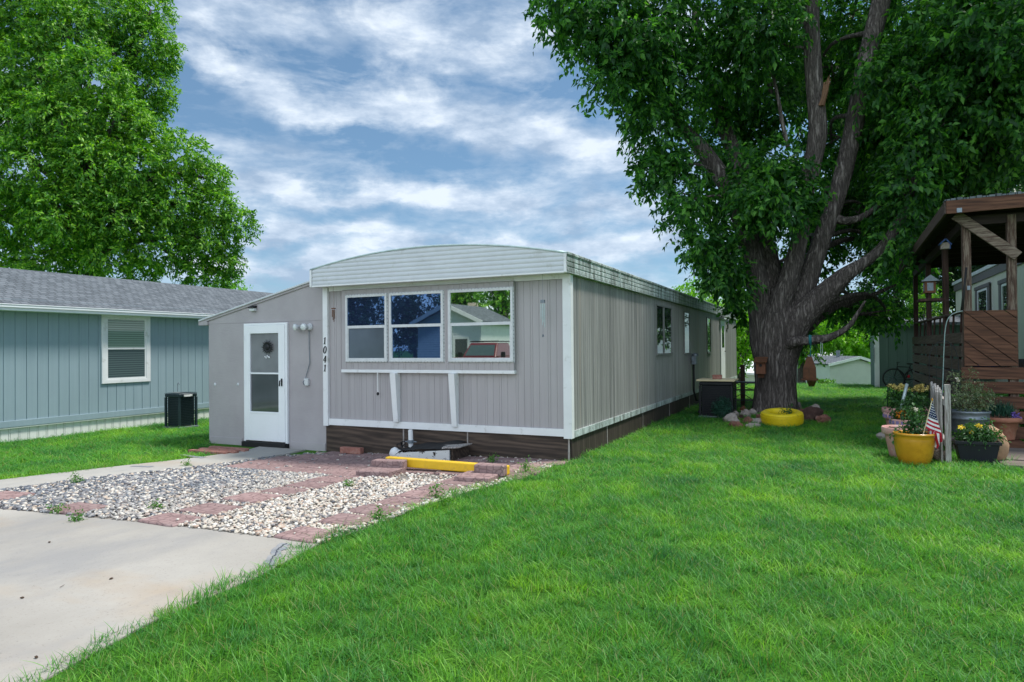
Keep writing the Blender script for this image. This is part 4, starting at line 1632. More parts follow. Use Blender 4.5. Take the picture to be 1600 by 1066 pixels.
pc = thing('pull_cord', 'thin white cord with dark ball hanging under the front window shelf', 'cord', (c0.x, WY - .02, c0.z))
m = MB().tube([(c0.x, WY - .02, 1.24), (c0.x + .004, WY - .02, c1.z)], .007, 6)
m.build('cord', M['white'], pc)
m = MB().rock((c1.x + .004, WY - .02, c1.z - .015), (.024, .024, .028), 2, 1, 2, .1)
m.build('ball', M['black_rubber'], pc, smooth=True)

# standpipe and old open meter box in front of the skirting
p0 = g(644, 712, .02)
sp_ = thing('standpipe', 'white plastic standpipe with elbow rising at the dark skirting', 'pipe', (-5.79, 8.74, gz(-5.79, 8.74)))
px_, py_ = -5.79, 8.74
topz = fy(643, 673, py_).z
m = MB()
m.tube([(px_, py_, -.02), (px_ - .01, py_, topz)], .036, 12)
m.tube([(px_ - .01, py_, topz - .002), (px_ - .01, py_, topz + .015)], .030, 12)
m.build('upright', M['white'], sp_, smooth=False)
m = MB()
m.tube([(px_ - .006, py_, topz * .45), (px_ - .006, py_, topz * .45 + .05)], .050, 12)
m.tube([(px_ - .15, py_ - .0, topz * .5), (px_ + .10, py_, topz * .52)], .010, 6)
m.build('collar', M['galv'], sp_)
m = MB()
m.tube([(px_ - .10, py_ - .30, gz(px_, py_) + .09), (px_ + .02, py_ - .28, gz(px_, py_) + .10), (px_ + .22, py_ - .26, gz(px_, py_) + .13)], [.07, .065, .05], 12)
m.rock((px_ - .09, py_ - .30, gz(px_, py_) + .10), (.10, .08, .09), 5, 1, 2, .3)
m.build('elbow', M['white'], sp_, smooth=True)
bxo = thing('meter_box', 'weathered white wooden box with black sheet over it by the skirting', 'box', (-5.3, 8.45, -.06))
m = MB()
zb_ = gz(-5.3, 8.4)
m.add([(-5.62, 8.12, zb_ - .01), (-4.90, 8.36, zb_ - .01), (-4.90, 8.36, zb_ + .20), (-5.62, 8.12, zb_ + .15),
       (-5.62, 8.15, zb_ - .01), (-4.90, 8.39, zb_ - .01), (-4.90, 8.39, zb_ + .20), (-5.62, 8.15, zb_ + .15)],
      [(0, 1, 2, 3), (7, 6, 5, 4), (0, 4, 5, 1), (1, 5, 6, 2), (2, 6, 7, 3), (3, 7, 4, 0)])
t_ = NT('chipped_white_board')
vv_ = t_.coords('Object')
t_f = t_.ramp(t_.noise(vv_, 9, 7, .75), [(.56, 0.0), (.60, 1.0)])
cc_ = t_.mix(t_f, (.62, .63, .62), (.035, .028, .024))
M['chipped'] = t_.done(t_.bsdf(cc_, .7, 0, .3))
m.build('front_board', M['chipped'], bxo)
m = MB()
m.box(-4.885, -4.86, 8.40, 8.88, zb_ - .01, zb_ + .21)
m.build('end_board', M['skirt_wood'], bxo)
m = MB()
m.add([(-5.0, 8.33, zb_ + .215), (-4.74, 8.38, zb_ + .235), (-4.76, 8.80, zb_ + .235), (-5.1, 8.60, zb_ + .215), (-5.0, 8.33, zb_ + .235), (-4.74, 8.38, zb_ + .25), (-4.76, 8.80, zb_ + .25), (-5.1, 8.60, zb_ + .235)],
      [(3, 2, 1, 0), (4, 5, 6, 7), (0, 1, 5, 4), (1, 2, 6, 5), (2, 3, 7, 6), (3, 0, 4, 7)])
m.build('lid_board', M['picket'], bxo)
m = MB()
gx_, gy_ = 12, 6
vs = []
for j in range(gy_ + 1):
    for i in range(gx_ + 1):
        x = -5.72 + .80 * i / gx_
        y = 8.20 + .58 * j / gy_ + .12 * i / gx_
        z = zb_ + .165 + .07 * (i / gx_) + .035 * mnoise.noise(Vector((x * 5, y * 5, 2))) + (.03 if j > 3 else 0)
        if i == 0:
            z -= .06
        vs.append((x, y, z))
m.add(vs, [(j * (gx_ + 1) + i, j * (gx_ + 1) + i + 1, (j + 1) * (gx_ + 1) + i + 1, (j + 1) * (gx_ + 1) + i) for j in range(gy_) for i in range(gx_)])
m.build('plastic_sheet', M['black_rubber'], bxo, smooth=True)
m = MB()
for s_ in range(3):
    pts = [Vector((px_ - .05 + .12 * t + .04 * math.sin(t * 7 + s_), py_ - .2 + .05 * math.cos(t * 5 + s_ * 2) - .12 * (t > .6), zb_ + .18 + .08 * math.sin(t * 4 + s_) - .12 * max(0, t - 1))) for t in [k * .16 for k in range(13)]]
    m.tube(pts, .008, 5)
m.build('cables', M['black_rubber'], bxo)


# ------------------------------------------------------------------ blue-grey house on the left
NX = -14.05
nb = thing('neighbour_house', 'blue grey panelled house with shingle roof and white trimmed window at left', 'house', (NX, 8, -.1))
NY0, NY1 = 1.0, 22.0
zs1 = sx(0, 668.6, NX).z
m = MB()
pat = [.203, .203, .203, .203]
vs, fs = ribbed(NY0, NY1, zs1 + .05, 2.62, pat, .012, lambda a, o, z: (NX + o, a, z))
m.add(vs, fs)
m.add([(NX, NY0, zs1), (NX, NY0, 2.62), (NX - 4.6, NY0, 2.62), (NX - 4.6, NY0, zs1), (NX - 2.3, NY0, 3.6)], [(0, 3, 2, 4, 1)])
m.build('wall', M['nb_siding'], nb)
m = MB().box(NX - .01, NX + .02, NY0, NY1, zs1 - .01, zs1 + .11)
m.build('base_board', M['nb_siding'], nb, bevel=.004)
m = MB()
vs, fs = ribbed(NY0, NY1, -.35, zs1 - .03, [.14, .03, .14, .03], .014, lambda a, o, z: (NX - .03 + o, a, z))
m.add(vs, fs)
m.box(NX - .035, NX + .012, NY0, NY1, zs1 - .035, zs1 - .012)
m.build('skirting', M['nb_skirt'], nb)
ze = sx(0, 478, NX + .3).z
zr = sx(0, 418, NX - 2.35).z
m = MB()
ex, rx_ = NX + .30, NX - 2.35
m.add([(ex, NY0 - .2, ze + .05), (ex, NY1, ze + .05), (rx_, NY1, zr), (rx_, NY0 - .2, zr), (rx_ - 2.6, NY1, ze + .05), (rx_ - 2.6, NY0 - .2, ze + .05)], [(0, 1, 2, 3), (3, 2, 4, 5)])
m.build('roof', M['shingles'], nb)
m = MB()
for z0, z1, o in ((ze - .075, ze - .02, .0), (ze - .02, ze + .03, .025), (ze + .03, ze + .046, .035)):
    m.box(ex - .02, ex + o, NY0 - .2, NY1, z0, z1)
m.box(NX + .001, ex - .021, NY0 - .2, NY1, ze - .075, ze - .055)
m.build('gutter', M['door_white'], nb, bevel=.006)
wa, wb = sx(158, 490, NX), sx(234, 600, NX)
wz1, wz0 = sx(158, 490, NX).z, sx(158, 600, NX).z
wfn = lambda a, o, z: (NX + .002 + o, a, z)
f = MB()


def bxs(mb, a0, a1, o0, o1, c0, c1):
    vs = [wfn(a, o, c) for c in (c0, c1) for o in (o0, o1) for a in (a0, a1)]
    mb.add(vs, [(0, 1, 3, 2), (4, 6, 7, 5), (0, 4, 5, 1), (2, 3, 7, 6), (0, 2, 6, 4), (1, 5, 7, 3)])


y0, y1 = wa.y, wb.y
t_ = .10
bxs(f, y0, y1, 0, .03, wz1 - t_ * .8, wz1)
bxs(f, y0, y1, 0, .03, wz0, wz0 + t_ * .8)
bxs(f, y0, y0 + t_, 0, .03, wz0 + t_ * .8, wz1 - t_ * .8)
bxs(f, y1 - t_, y1, 0, .03, wz0 + t_ * .8, wz1 - t_ * .8)
wf = f.build('window', M['white'], nb, bevel=.004)
f = MB()
i0, i1, j0, j1 = y0 + t_, y1 - t_, wz0 + t_ * .8, wz1 - t_ * .8
zm = (j0 + j1) / 2
s_ = .035
bxs(f, i0, i1, 0.001, .022, j1 - s_, j1)
bxs(f, i0, i1, 0.001, .022, j0, j0 + s_)
bxs(f, i0, i0 + s_, 0.001, .022, j0 + s_, j1 - s_)
bxs(f, i1 - s_, i1, 0.001, .022, j0 + s_, j1 - s_)
bxs(f, i0 + s_, i1 - s_, 0.001, .024, zm - .02, zm + .02)
f.build('sash', M['white'], wf, bevel=.003)
for c0, c1, mt in ((zm + .02, j1 - s_, 'blind_light'), (j0 + s_, zm - .02, 'blind_dark')):
    MB().add([wfn(a, .008, c) for a, c in ((i0 + s_ - .003, c0 - .003), (i1 - s_ + .003, c0 - .003), (i1 - s_ + .003, c1 + .003), (i0 + s_ - .003, c1 + .003))], [(0, 1, 2, 3)]).build('pane', M[mt], wf)


# ------------------------------------------------------------------ air conditioners
def ac_unit(name, label, cx, cy, w, h, plate, mat='black_metal'):
    z = gz(cx, cy)
    root = thing(name, label, 'air conditioner', (cx, cy, z), 'outdoor air conditioners')
    b = MB().box(cx - w / 2 - .05, cx + w / 2 + .05, cy - w / 2 - .05, cy + w / 2 + .05, z - .02, z + .04)
    b.build('base_pad', M['galv'], root, bevel=.01)
    b = MB().box(cx - w / 2 + .03, cx + w / 2 - .03, cy - w / 2 + .03, cy + w / 2 - .03, z + .04, z + h - .08)
    b.build('coil', M['coil_teal'] if plate else M['navy_plastic'], root)
    b = MB()
    k = 17
    for i in range(k):
        zz_ = z + .07 + (h - .18) * i / (k - 1)
        for s in (-1, 1):
            b.box(cx - w / 2, cx + w / 2, cy + s * w / 2 - .006, cy + s * w / 2 + .006, zz_ - .005, zz_ + .005)
            b.box(cx + s * w / 2 - .006, cx + s * w / 2 + .006, cy - w / 2 + .007, cy + w / 2 - .007, zz_ - .005, zz_ + .005)
    b.build('guard_wires', M[mat], root)
    for sx_ in (-1, 1):
        for sy_ in (-1, 1):
            b = MB().box(cx + sx_ * w / 2 - .022, cx + sx_ * w / 2 + .022, cy + sy_ * w / 2 - .022, cy + sy_ * w / 2 + .022, z + .041, z + h - .081)
            b.build('corner_post', M[mat], root, bevel=.006)
    b = MB().box(cx - w / 2 - .02, cx + w / 2 + .02, cy - w / 2 - .02, cy + w / 2 + .02, z + h - .08, z + h)
    b.build('top_cover', M[mat], root, bevel=.025, seg=3)
    b = MB()
    for i in range(1, 9):
        b.lathe([(.04 * i, 0), (.04 * i + .006, .006), (.04 * i + .012, 0)], (cx, cy, z + h + .003), 24)
    b.build('fan_grille', M[mat], root)
    if plate:
        MB().box(cx + w / 2 + .021, cx + w / 2 + .027, cy - .12, cy + .10, z + h - .065, z + h - .02).build('rating_plate', M['white'], root)
    return root


p = g(284, 660)
a1 = ac_unit('air_conditioner', 'black air conditioner standing on grass beside the blue grey house', -13.02, 10.52, .43, .76, True, 'teal_metal')
b = MB().tube([(-13.1, 10.5, gz(-13, 10.5) + .79), (-13.1, 10.5, gz(-13, 10.5) + .95), (-13.02, 10.45, gz(-13, 10.5) + 1.0), (-12.98, 10.45, gz(-13, 10.5) + .96)], .007, 5)
b.build('hook', M['galv'], a1)
ac2 = ac_unit('air_conditioner', 'black air conditioner with a board and brick on top beside the big tree', -2.27, 15.95, .68, .80, False)
b = MB().box(-2.68, -1.86, 15.55, 16.3, .815, .855)
tag(b.build('plank_board', M['cream_board'], bevel=.006), 'cream board laid across the air conditioner under the tree', 'board')
b = MB().box(-2.36, -2.16, 15.75, 15.86, .856, .955)
tag(b.build('loose_brick', M['brick'], bevel=.01), 'small red brick weighing down the cream board on the air conditioner', 'brick')
b = MB().tube([(-2.9, 15.3, .0), (-2.55, 15.35, .12), (-2.55, 15.5, .12)], .02, 6)
# gas/electric riser on the side wall
c = sx(1083, 566, HX1 + .05)
ur = thing('utility_riser', 'grey meter fitting on a black pipe down the long side wall', 'utility meter', (HX1 + .06, c.y, 0))
b = MB().box(HX1 + .02, HX1 + .15, c.y - .10, c.y + .10, c.z - .06, c.z + .16)
b.lathe([(0, .0), (.09, 0), (.09, .07), (0, .09)], (HX1 + .1, c.y, c.z + .15), 14)
b.build('meter', M['galv'], ur, bevel=.012)
b = MB().tube([(HX1 + .06, c.y, c.z - .06), (HX1 + .06, c.y, .42), (HX1 + .10, c.y + .1, .18), (HX1 + .3, c.y + .5, .10), (-2.64, 15.6, .12)], .028, 8)
b.build('pipe', M['black_rubber'], ur, smooth=True)


# ------------------------------------------------------------------ trees
def unit(a):
    return a / np.maximum(np.linalg.norm(a, axis=-1, keepdims=True), 1e-9)


def leaf_arrays(P, A, L, W, rng, fold=.25, N=None):
    """folded lozenge leaves: P base points, A axes, L lengths, W widths"""
    n = len(P)
    rnd = unit(rng.normal(size=(n, 3)) * .5 + (np.array([0, 0, 1.0]) if N is None else N))
    S = unit(np.cross(A, rnd))
    U = np.cross(S, A)
    mid = P + A * (L * .45)[:, None] + U * (W * fold)[:, None]
    tip = P + A * L[:, None] - np.array([0, 0, 1.0]) * (L * .12)[:, None]
    V = np.stack([P, mid + S * (W * .5)[:, None], tip, mid - S * (W * .5)[:, None]], 1).reshape(-1, 3)
    b = np.arange(n) * 4
    F = np.concatenate([np.stack([b, b + 1, b + 2], 1), np.stack([b, b + 2, b + 3], 1)])
    return V, F


def crown_arrays(blobs, rng, L, W, per=13, dens=1.0, droop=.45, twig=(.25, .55), shell=1.9):
    """blobs: (centre, radius, sprays) ; a spray is a twig hung with leaves"""
    PP, AA, LL, NN = [], [], [], []
    for c, r, ns in blobs:
        ns = max(1, int(ns * dens))
        d = unit(rng.normal(size=(ns, 3)))
        rad = rng.random(ns) ** (1 / shell)
        rr = np.array(r) if hasattr(r, '__len__') else np.array([r, r, r * .85])
        wob = 1 + .28 * np.array([mnoise.noise(Vector(q * 2.2) + Vector((c[0], c[1], c[2]))) for q in d])
        p = np.array(c) + d * rr * (rad * wob)[:, None]
        td = unit(d * .8 + rng.normal(size=(ns, 3)) * .6 + np.array([0, 0, -.1]))
        tl = rng.uniform(*twig, ns)
        k = per
        t = np.linspace(.1, 1, k)
        pp = p[:, None, :] + td[:, None, :] * (tl[:, None] * t)[:, :, None]
        pp[..., 2] -= (tl[:, None] * t ** 2) * .22
        pp += rng.normal(size=pp.shape) * .02
        side = unit(np.cross(td, unit(rng.normal(size=(ns, 3)))))
        sg = np.where(np.arange(k) % 2 == 0, 1, -1)
        ax = td[:, None, :] * .55 + side[:, None, :] * sg[None, :, None] * .8 + rng.normal(size=pp.shape) * .35
        ax[..., 2] -= droop
        PP.append(pp.reshape(-1, 3))
        NN.append(np.repeat(unit(d * .8 + np.array([0, 0, .55])), k, axis=0))
        AA.append(unit(ax).reshape(-1, 3))
        LL.append(np.repeat(rng.uniform(.75, 1.2, ns), k) * rng.uniform(.75, 1.2, ns * k))
    P, A, K = np.concatenate(PP), np.concatenate(AA), np.concatenate(LL)
    return leaf_arrays(P, A, L * K, W * K, rng, N=np.concatenate(NN))


def limb_path(pts, n):
    """smooth resample of a chain of points with radii (Catmull-Rom)"""
    P = [Vector(p[:3]) for p in pts]
    R = [p[3] for p in pts]
    out, rad = [], []
    m = len(P) - 1
    for i in range(m):
        p0, p1, p2, p3 = P[max(i - 1, 0)], P[i], P[i + 1], P[min(i + 2, m)]
        for k in range(n):
            t = k / n
            q = .5 * ((2 * p1) + (p2 - p0) * t + (2 * p0 - 5 * p1 + 4 * p2 - p3) * t * t + (3 * p1 - p0 - 3 * p2 + p3) * t ** 3)
            out.append(q)
            rad.append(R[i] * (1 - t) + R[i + 1] * t)
    out.append(P[-1])
    rad.append(R[-1])
    return out, rad


def ridges(p, th, i):
    n1 = mnoise.noise(Vector((p.x * 2.2, p.y * 2.2, p.z * .7)))
    n2 = abs(mnoise.noise(Vector((p.x * 7.5, p.y * 7.5, p.z * 1.3))))
    n3 = abs(mnoise.noise(Vector((p.x * 15, p.y * 15, p.z * 2.6))))
    return 1 + .09 * n1 + .085 * (n2 - .25) + .05 * (n3 - .25)


# the big tree: limbs follow the photograph, at about 17 m depth
TY = 17.4


def tp(px, py, r, dy=0.0):
    q = fy(px, py, TY + dy)
    return (q.x, q.y, q.z, r)


big = thing('shade_tree', 'huge furrowed tree with spreading limbs beside the mobile home, birdhouse on its trunk', 'tree', (-1.19, TY, 0))
tk = MB()
base = fy(1210, 645, TY)
pts, rad = limb_path([(base.x, TY, -.12, .62), (base.x, TY, .06, .545), (base.x, TY, .30, .49), (base.x + .01, TY, .75, .46), (base.x + .02, TY, 1.2, .465), (base.x + .03, TY, 1.6, .50), (base.x + .04, TY, 2.0, .52), (base.x + .06, TY, 2.3, .50), (base.x + .06, TY + .05, 2.62, .36)], 9)
tk.tube(pts, rad, 90, fn=ridges)
LIMBS = [
    [tp(1206, 610, .18), tp(1200, 565, .31), tp(1194, 530, .33, -.03), tp(1189, 495, .30, -.05), tp(1184, 450, .265, -.1), tp(1171, 390, .24, -.15), tp(1158, 340, .22, -.2), tp(1136, 290, .21, -.3), tp(1098, 235, .19, -.4), tp(1062, 195, .16, -.5), tp(1020, 130, .12, -.6), tp(985, 60, .08, -.8), tp(950, 0, .05, -1)],
    [tp(1208, 600, .18, .05), tp(1206, 545, .33, .15), tp(1206, 490, .32, .2), tp(1204, 440, .29, .3), tp(1190, 370, .24, .5), tp(1172, 300, .22, .6), tp(1150, 245, .20, .8), tp(1128, 190, .17, 1.0), tp(1108, 115, .12, 1.2), tp(1085, 20, .08, 1.4)],
    [tp(1213, 600, .18, -.05), tp(1218, 540, .30, -.15), tp(1217, 480, .27, -.2), tp(1232, 440, .23, -.2), tp(1248, 380, .185, -.2), tp(1256, 320, .185, -.2), tp(1268, 262, .20, -.2), tp(1278, 205, .205, -.2), tp(1274, 150, .185, -.2), tp(1268, 60, .185, -.2), tp(1267, -60, .16, -.3), tp(1255, -220, .12, -.4)],
    [tp(1217, 605, .18, .05), tp(1226, 550, .30, .1), tp(1244, 490, .27, .1), tp(1262, 440, .225, .15), tp(1278, 390, .21, .2), tp(1300, 330, .20, .3), tp(1320, 262, .205, .4), tp(1338, 180, .205, .5), tp(1352, 100, .20, .5), tp(1372, 20, .21, .6), tp(1400, -100, .18, .8), tp(1430, -250, .12, 1)],
    [tp(1217, 610, .18), tp(1223, 565, .31, -.05), tp(1240, 515, .33, -.1), tp(1263, 484, .31, -.15), tp(1294, 455, .26, -.2), tp(1318, 432, .185, -.3), tp(1348, 412, .135, -.3), tp(1380, 385, .115, -.3), tp(1412, 330, .11, -.2), tp(1432, 250, .12, 0), tp(1455, 165, .11, 0), tp(1530, 95, .12, -.2), tp(1620, 40, .10, -.4)],
    [tp(1222, 545, .10, -.10), tp(1236, 536, .13, -.42), tp(1262, 532, .11, -.62), tp(1290, 529, .09, -.75), tp(1312, 520, .07, -.85), tp(1328, 508, .055, -.9), tp(1340, 490, .04, -.95), tp(1352, 470, .02, -1.0)],
    [tp(1250, 525, .15, .5), tp(1285, 492, .11, 1.0), tp(1320, 472, .08, 1.6), tp(1360, 462, .055, 2.2), tp(1400, 445, .03, 2.6)],
    [tp(1298, 335, .12, .3), tp(1318, 345, .10, .3), tp(1345, 340, .08, .4), tp(1375, 320, .05, .4)],
    [tp(1232, 235, .05, -.2), tp(1222, 190, .05, -.3), tp(1215, 150, .04, -.3), tp(1195, 60, .03, -.3)],
    [tp(1205, 150, .06, .8), tp(1200, 110, .05, .8), tp(1190, 40, .04, .8)],
]
for L in LIMBS:
    pts, rad = limb_path(L, 8)
    tk.tube(pts, rad, 28, fn=ridges)
BLOBS = []
for px, py, dep, r in [
    (872, 14, 15, .62), (905, 45, 15, .62), (960, 25, 15, .95), (1035, 25, 15.5, 1.05), (1000, 85, 15, .85), (948, 120, 15, .48), (965, 75, 15, .6), (1050, 120, 16, .95), (1005, 165, 15.5, .5), (1030, 200, 16, .75),
    (1120, 165, 17.6, .9), (1015, 265, 16, .42), (1050, 262, 16, .6), (1118, 250, 17.8, .7), (1066, 315, 15.5, .45), (1095, 335, 16.6, .65), (1092, 382, 15.5, .4), (1128, 392, 15.6, .5), (1124, 436, 15.5, .35), (1148, 442, 15.6, .32),
    (1192, 322, 15, .62), (1220, 300, 15, .72), (1195, 268, 15.5, .8), (1238, 322, 15.2, .5), (1150, 80, 16, 1.15), (1205, 150, 17.8, 1.0), (1180, 25, 15.5, 1.15), (1235, 60, 18.4, 1.0), (1160, 205, 18.3, .8),
    (1330, 140, 19.3, 1.2), (1310, 50, 19.3, 1.1), (1300, 230, 19, .9), (1340, 270, 19, 1.0), (1385, 60, 17, 1.1), (1420, 150, 16.5, 1.25), (1480, 60, 15, 1.2), (1550, 40, 13.5, 1.1), (1570, 130, 14, 1.2), (1480, 190, 15.5, 1.3),
    (1400, 240, 17, 1.15), (1570, 220, 15, 1.2), (1360, 340, 17.8, .75), (1425, 330, 17.5, .95), (1500, 265, 16, .9), (1370, 395, 18.5, .55), (1305, 330, 18.8, .7), (1312, 478, 18.8, .4), (1350, 482, 18.8, .45), (1390, 492, 19, .5), (1415, 290, 14.6, .55), (1440, 225, 14.4, .65), (1400, 365, 15, .45), (1380, 120, 15, .6), (1462, 160, 14.2, .7), (1420, 415, 20, .7),
    (1432, 285, 15.8, .75), (1455, 215, 15.2, .8), (1400, 330, 16.2, .5), (1395, 205, 16, .7), (1520, 110, 14.5, 1.0), (1440, 110, 15.5, .9), (1275, 395, 18.6, .7), (1240, 425, 18.6, .6), (1180, 420, 18.4, .5), (1158, 478, 18.8, .3), (1285, 330, 19, .7), (1250, 500, 16.6, .3), (1232, 470, 16.7, .35), (1130, 300, 18.5, .7), (1170, 250, 18.6, .8), (1270, 130, 19, .8), (1118, 400, 17.5, .4)]:
    c = pd(px, py, dep)
    BLOBS.append((tuple(c), r, int(165 * r ** 2.2) + 30))
for px, py, dep, r in [(930, -70, 15.5, 1.3), (1040, -90, 16, 1.6), (1160, -90, 16.5, 1.7), (1280, -80, 17.5, 1.7), (1400, -80, 17, 1.7), (1520, -90, 14.5, 1.6), (1000, -220, 16.5, 1.6), (1150, -240, 17, 2), (1300, -240, 18, 2.1), (1450, -230, 16.5, 2),
                       (1100, -400, 17, 1.8), (1270, -420, 17.5, 2.1), (1430, -400, 17, 2), (1600, -200, 13.5, 1.8), (1660, 60, 13.5, 1.7), (1690, -60, 14.5, 1.8), (1640, 200, 15, 1.6), (1720, 180, 15, 1.7), (1350, -150, 21, 2.2), (1200, -100, 21, 2.2), (1450, 30, 20.5, 2.0), (1560, -60, 19, 2), (1550, 160, 19.5, 1.8), (1250, 150, 21, 1.3)]:
    c = pd(px, py, dep)
    BLOBS.append((tuple(c), r, int(80 * r ** 2)))
# boughs that carry the clumps
allp = []
for L in LIMBS[:5]:
    q, rd = limb_path(L, 6)
    allp += list(zip(q[12:], rd[12:]))
for c, r, ns in BLOBS:
    c = Vector(c)
    best = min(allp, key=lambda q: (q[0] - c).length + .6 * max(0, q[0].z - c.z))
    a = best[0]
    d = (c - a).length
    if d < .4:
        continue
    r0 = min(best[1] * .45, .02 + .016 * d)
    mid = a.lerp(c, .5) + Vector((RNG.uniform(-.1, .1) * d, RNG.uniform(-.1, .1) * d, .10 * d))
    pts, rad = limb_path([(*a, r0), (*mid, r0 * .6), (*c, r0 * .25)], 5)
    tk.tube(pts, rad, 7)
    for k in range(3):
        e = c + Vector((RNG.uniform(-1, 1), RNG.uniform(-1, 1), RNG.uniform(-.6, .8))) * r * .8
        s0 = a.lerp(c, .65)
        tk.tube([s0, s0.lerp(e, .5) + Vector((0, 0, .05)), e], [r0 * .35, r0 * .25, .005], 5)
tk.build('trunk', M['bark'], big, smooth=True)
st = MB()
a = fy(1283, 160, TY - .30)
for k in range(7):
    st.tube([(a.x + RNG.uniform(-.04, .04), TY - .36 + RNG.uniform(-.05, .05), a.z - .1), (a.x + .10 + RNG.uniform(-.03, .05), TY - .42, a.z + .20 + RNG.uniform(0, .2)), (a.x + .17 + RNG.uniform(-.03, .05), TY - .45, a.z + .32 + RNG.uniform(0, .25))], [.045, .025, .003], 5)
st.build('torn_stub', M['raw_wood'], big)
V, F = crown_arrays(BLOBS, NR, .152, .078, per=13, droop=.5)
npmesh('crown', V, F, M['leaf_big'], big)
print('big tree leaves', len(F) // 2)


def tree(label, base, blobs, leaf, L, W, limbs, per=10, droop=.3, dens=1.0, name='background_tree', group=None, trunk_r=.25, mat='bark', shell=2.2, twig=(.25, .55)):
    root = thing(name, label, 'tree', base, group)
    m = MB()
    top = sum((Vector(b[0]) for b in blobs), Vector()) / len(blobs)
    b0 = Vector(base)
    f = b0.lerp(Vector((top.x, top.y, top.z)), .45)
    pts, rad = limb_path([(b0.x, b0.y, b0.z - .3, trunk_r * 1.3), (b0.x, b0.y, b0.z + .3, trunk_r), (f.x * .5 + b0.x * .5, f.y * .5 + b0.y * .5, (b0.z + f.z) / 2, trunk_r * .85), (*f, trunk_r * .7), (*top, trunk_r * .3)], 5)
    m.tube(pts, rad, 12, fn=ridges)
    for c, r, ns in blobs:
        c = Vector(c)
        a = f.lerp(top, RNG.random() * .7)
        d = (c - a).length
        mid = a.lerp(c, .5) + Vector((RNG.uniform(-.08, .08) * d, RNG.uniform(-.08, .08) * d, .08 * d))
        pts, rad = limb_path([(*a, trunk_r * .4), (*mid, trunk_r * .26), (*c, trunk_r * .08)], 4)
        m.tube(pts, rad, 6)
    m.build('trunk', M[mat], root, smooth=True)
    V, F = crown_arrays(blobs, NR, L, W, per=per, droop=droop, dens=dens, shell=shell, twig=twig)
    npmesh('crown', V, F, M[leaf], root)
    print(label[:30], len(F) // 2)
    return root


# large bright tree behind the left house
LB = []
for px, py, dep, r in [(25, 20, 29, 2.0), (105, 45, 28.5, 1.7), (170, 25, 29.5, 1.4), (225, 70, 30.5, 1.5), (236, 15, 31, 1.0), (55, 115, 28, 1.7), (140, 120, 27.5, 1.5), (225, 135, 30.5, 1.3), (10, 185, 27.5, 1.7), (95, 190, 27, 1.6), (180, 185, 28, 1.5), (228, 215, 29.5, 1.0),
                       (45, 265, 26.5, 1.6), (140, 260, 27, 1.4), (215, 270, 28, 1.4), (285, 245, 29, 1.1), (325, 278, 29.5, .9), (0, 330, 26.5, 1.4), (95, 335, 26.5, 1.4), (185, 335, 27.5, 1.3), (265, 320, 28.5, 1.2), (330, 320, 29.5, .95),
                       (372, 350, 30, .75), (320, 375, 29.5, .95), (245, 385, 28.5, 1.1), (355, 405, 30, .7), (300, 425, 29.5, .7), (165, 395, 27.5, 1.1), (65, 395, 27.5, 1.2), (10, 400, 28, 1.0), (120, 430, 29, .7), (225, 428, 29.5, .7), (345, 432, 30, .5), (258, 95, 31.2, .6), (240, 170, 30.5, .6),
                       (60, 150, 33, 1.7), (150, 230, 33, 1.7), (230, 310, 33, 1.3), (90, 330, 32.5, 1.7), (300, 365, 32.5, .9), (-70, 40, 29, 2.4), (-80, 180, 28.5, 2.2), (-70, 310, 28, 2.0), (20, -80, 30, 2.3), (120, -60, 31, 2.0), (205, -45, 31.5, 1.3), (90, -160, 31, 2.0)]:
    LB.append((tuple(pd(px, py, dep)), r * .90, int(190 * r ** 2) + 40))
b = pd(130, 520, 30)
tree('massive bright green tree rising behind the blue grey house roof', (b.x, b.y, gz(b.x, b.y)), LB, 'leaf_left', .165, .074, None, per=12, droop=.15, name='leafy_tree', trunk_r=.5, twig=(.25, .5), shell=6)


def simple_tree(label, px, py_top, py_bot, dep, wpx, leaf, group, n=10, name='background_tree', L=.2, W=.11, dens=1.0, trunk=.22, dark=False):
    blobs = []
    rr = random.Random(int(px * 7 + py_top))
    s = dep / FPX
    for k in range(n):
        t = (k + .5) / n
        y = py_top + (py_bot - py_top) * t
        ww = wpx * .5 * (.45 + .65 * math.sin(PI * min(1, .15 + .8 * t)))
        for _ in range(2):
            x = px + rr.uniform(-1, 1) * ww * .75
            r = max(.5, ww * s * rr.uniform(.35, .6))
            blobs.append((tuple(pd(x, y, dep + rr.uniform(-1, 1) * ww * s * .6)), r, int(42 * r ** 2) + 12))
    b = pd(px, 545, dep)
    return tree(label, (b.x, b.y, gz(b.x, b.y)), blobs, leaf, L, W, None, per=9, name=name, group=group, trunk_r=trunk, dens=dens, twig=(.008 * dep, .017 * dep))


BG = 'trees beyond the lawn'
simple_tree('yellow green tree seen between the end of the mobile home and the big trunk', 1152, 470, 580, 42, 95, 'leaf_far', BG, 7, L=.22)
simple_tree('round light green treetop showing just above the far roof of the mobile home', 1098, 438, 520, 48, 80, 'leaf_far', BG, 5, L=.22)
simple_tree('small green tree with thin dark trunk right of the big trunk, behind the hanging bell', 1252, 512, 556, 34, 44, 'leaf_left', BG, 4, L=.17, trunk=.24)
simple_tree('sunlit yellow green tree behind the white gable house', 1335, 490, 548, 75, 120, 'leaf_far', BG, 7, L=.32, W=.18)
simple_tree('darker green tree filling the gap behind the pale tan house', 1255, 480, 570, 90, 110, 'leaf_left', BG, 7, L=.36, W=.2)
simple_tree('tall deep green tree standing behind the green shed', 1430, 300, 560, 34, 190, 'leaf_dark', BG, 9, L=.19)
simple_tree('tall deep green tree behind the covered porch roof', 1530, 130, 480, 36, 260, 'leaf_dark', BG, 10, L=.2)
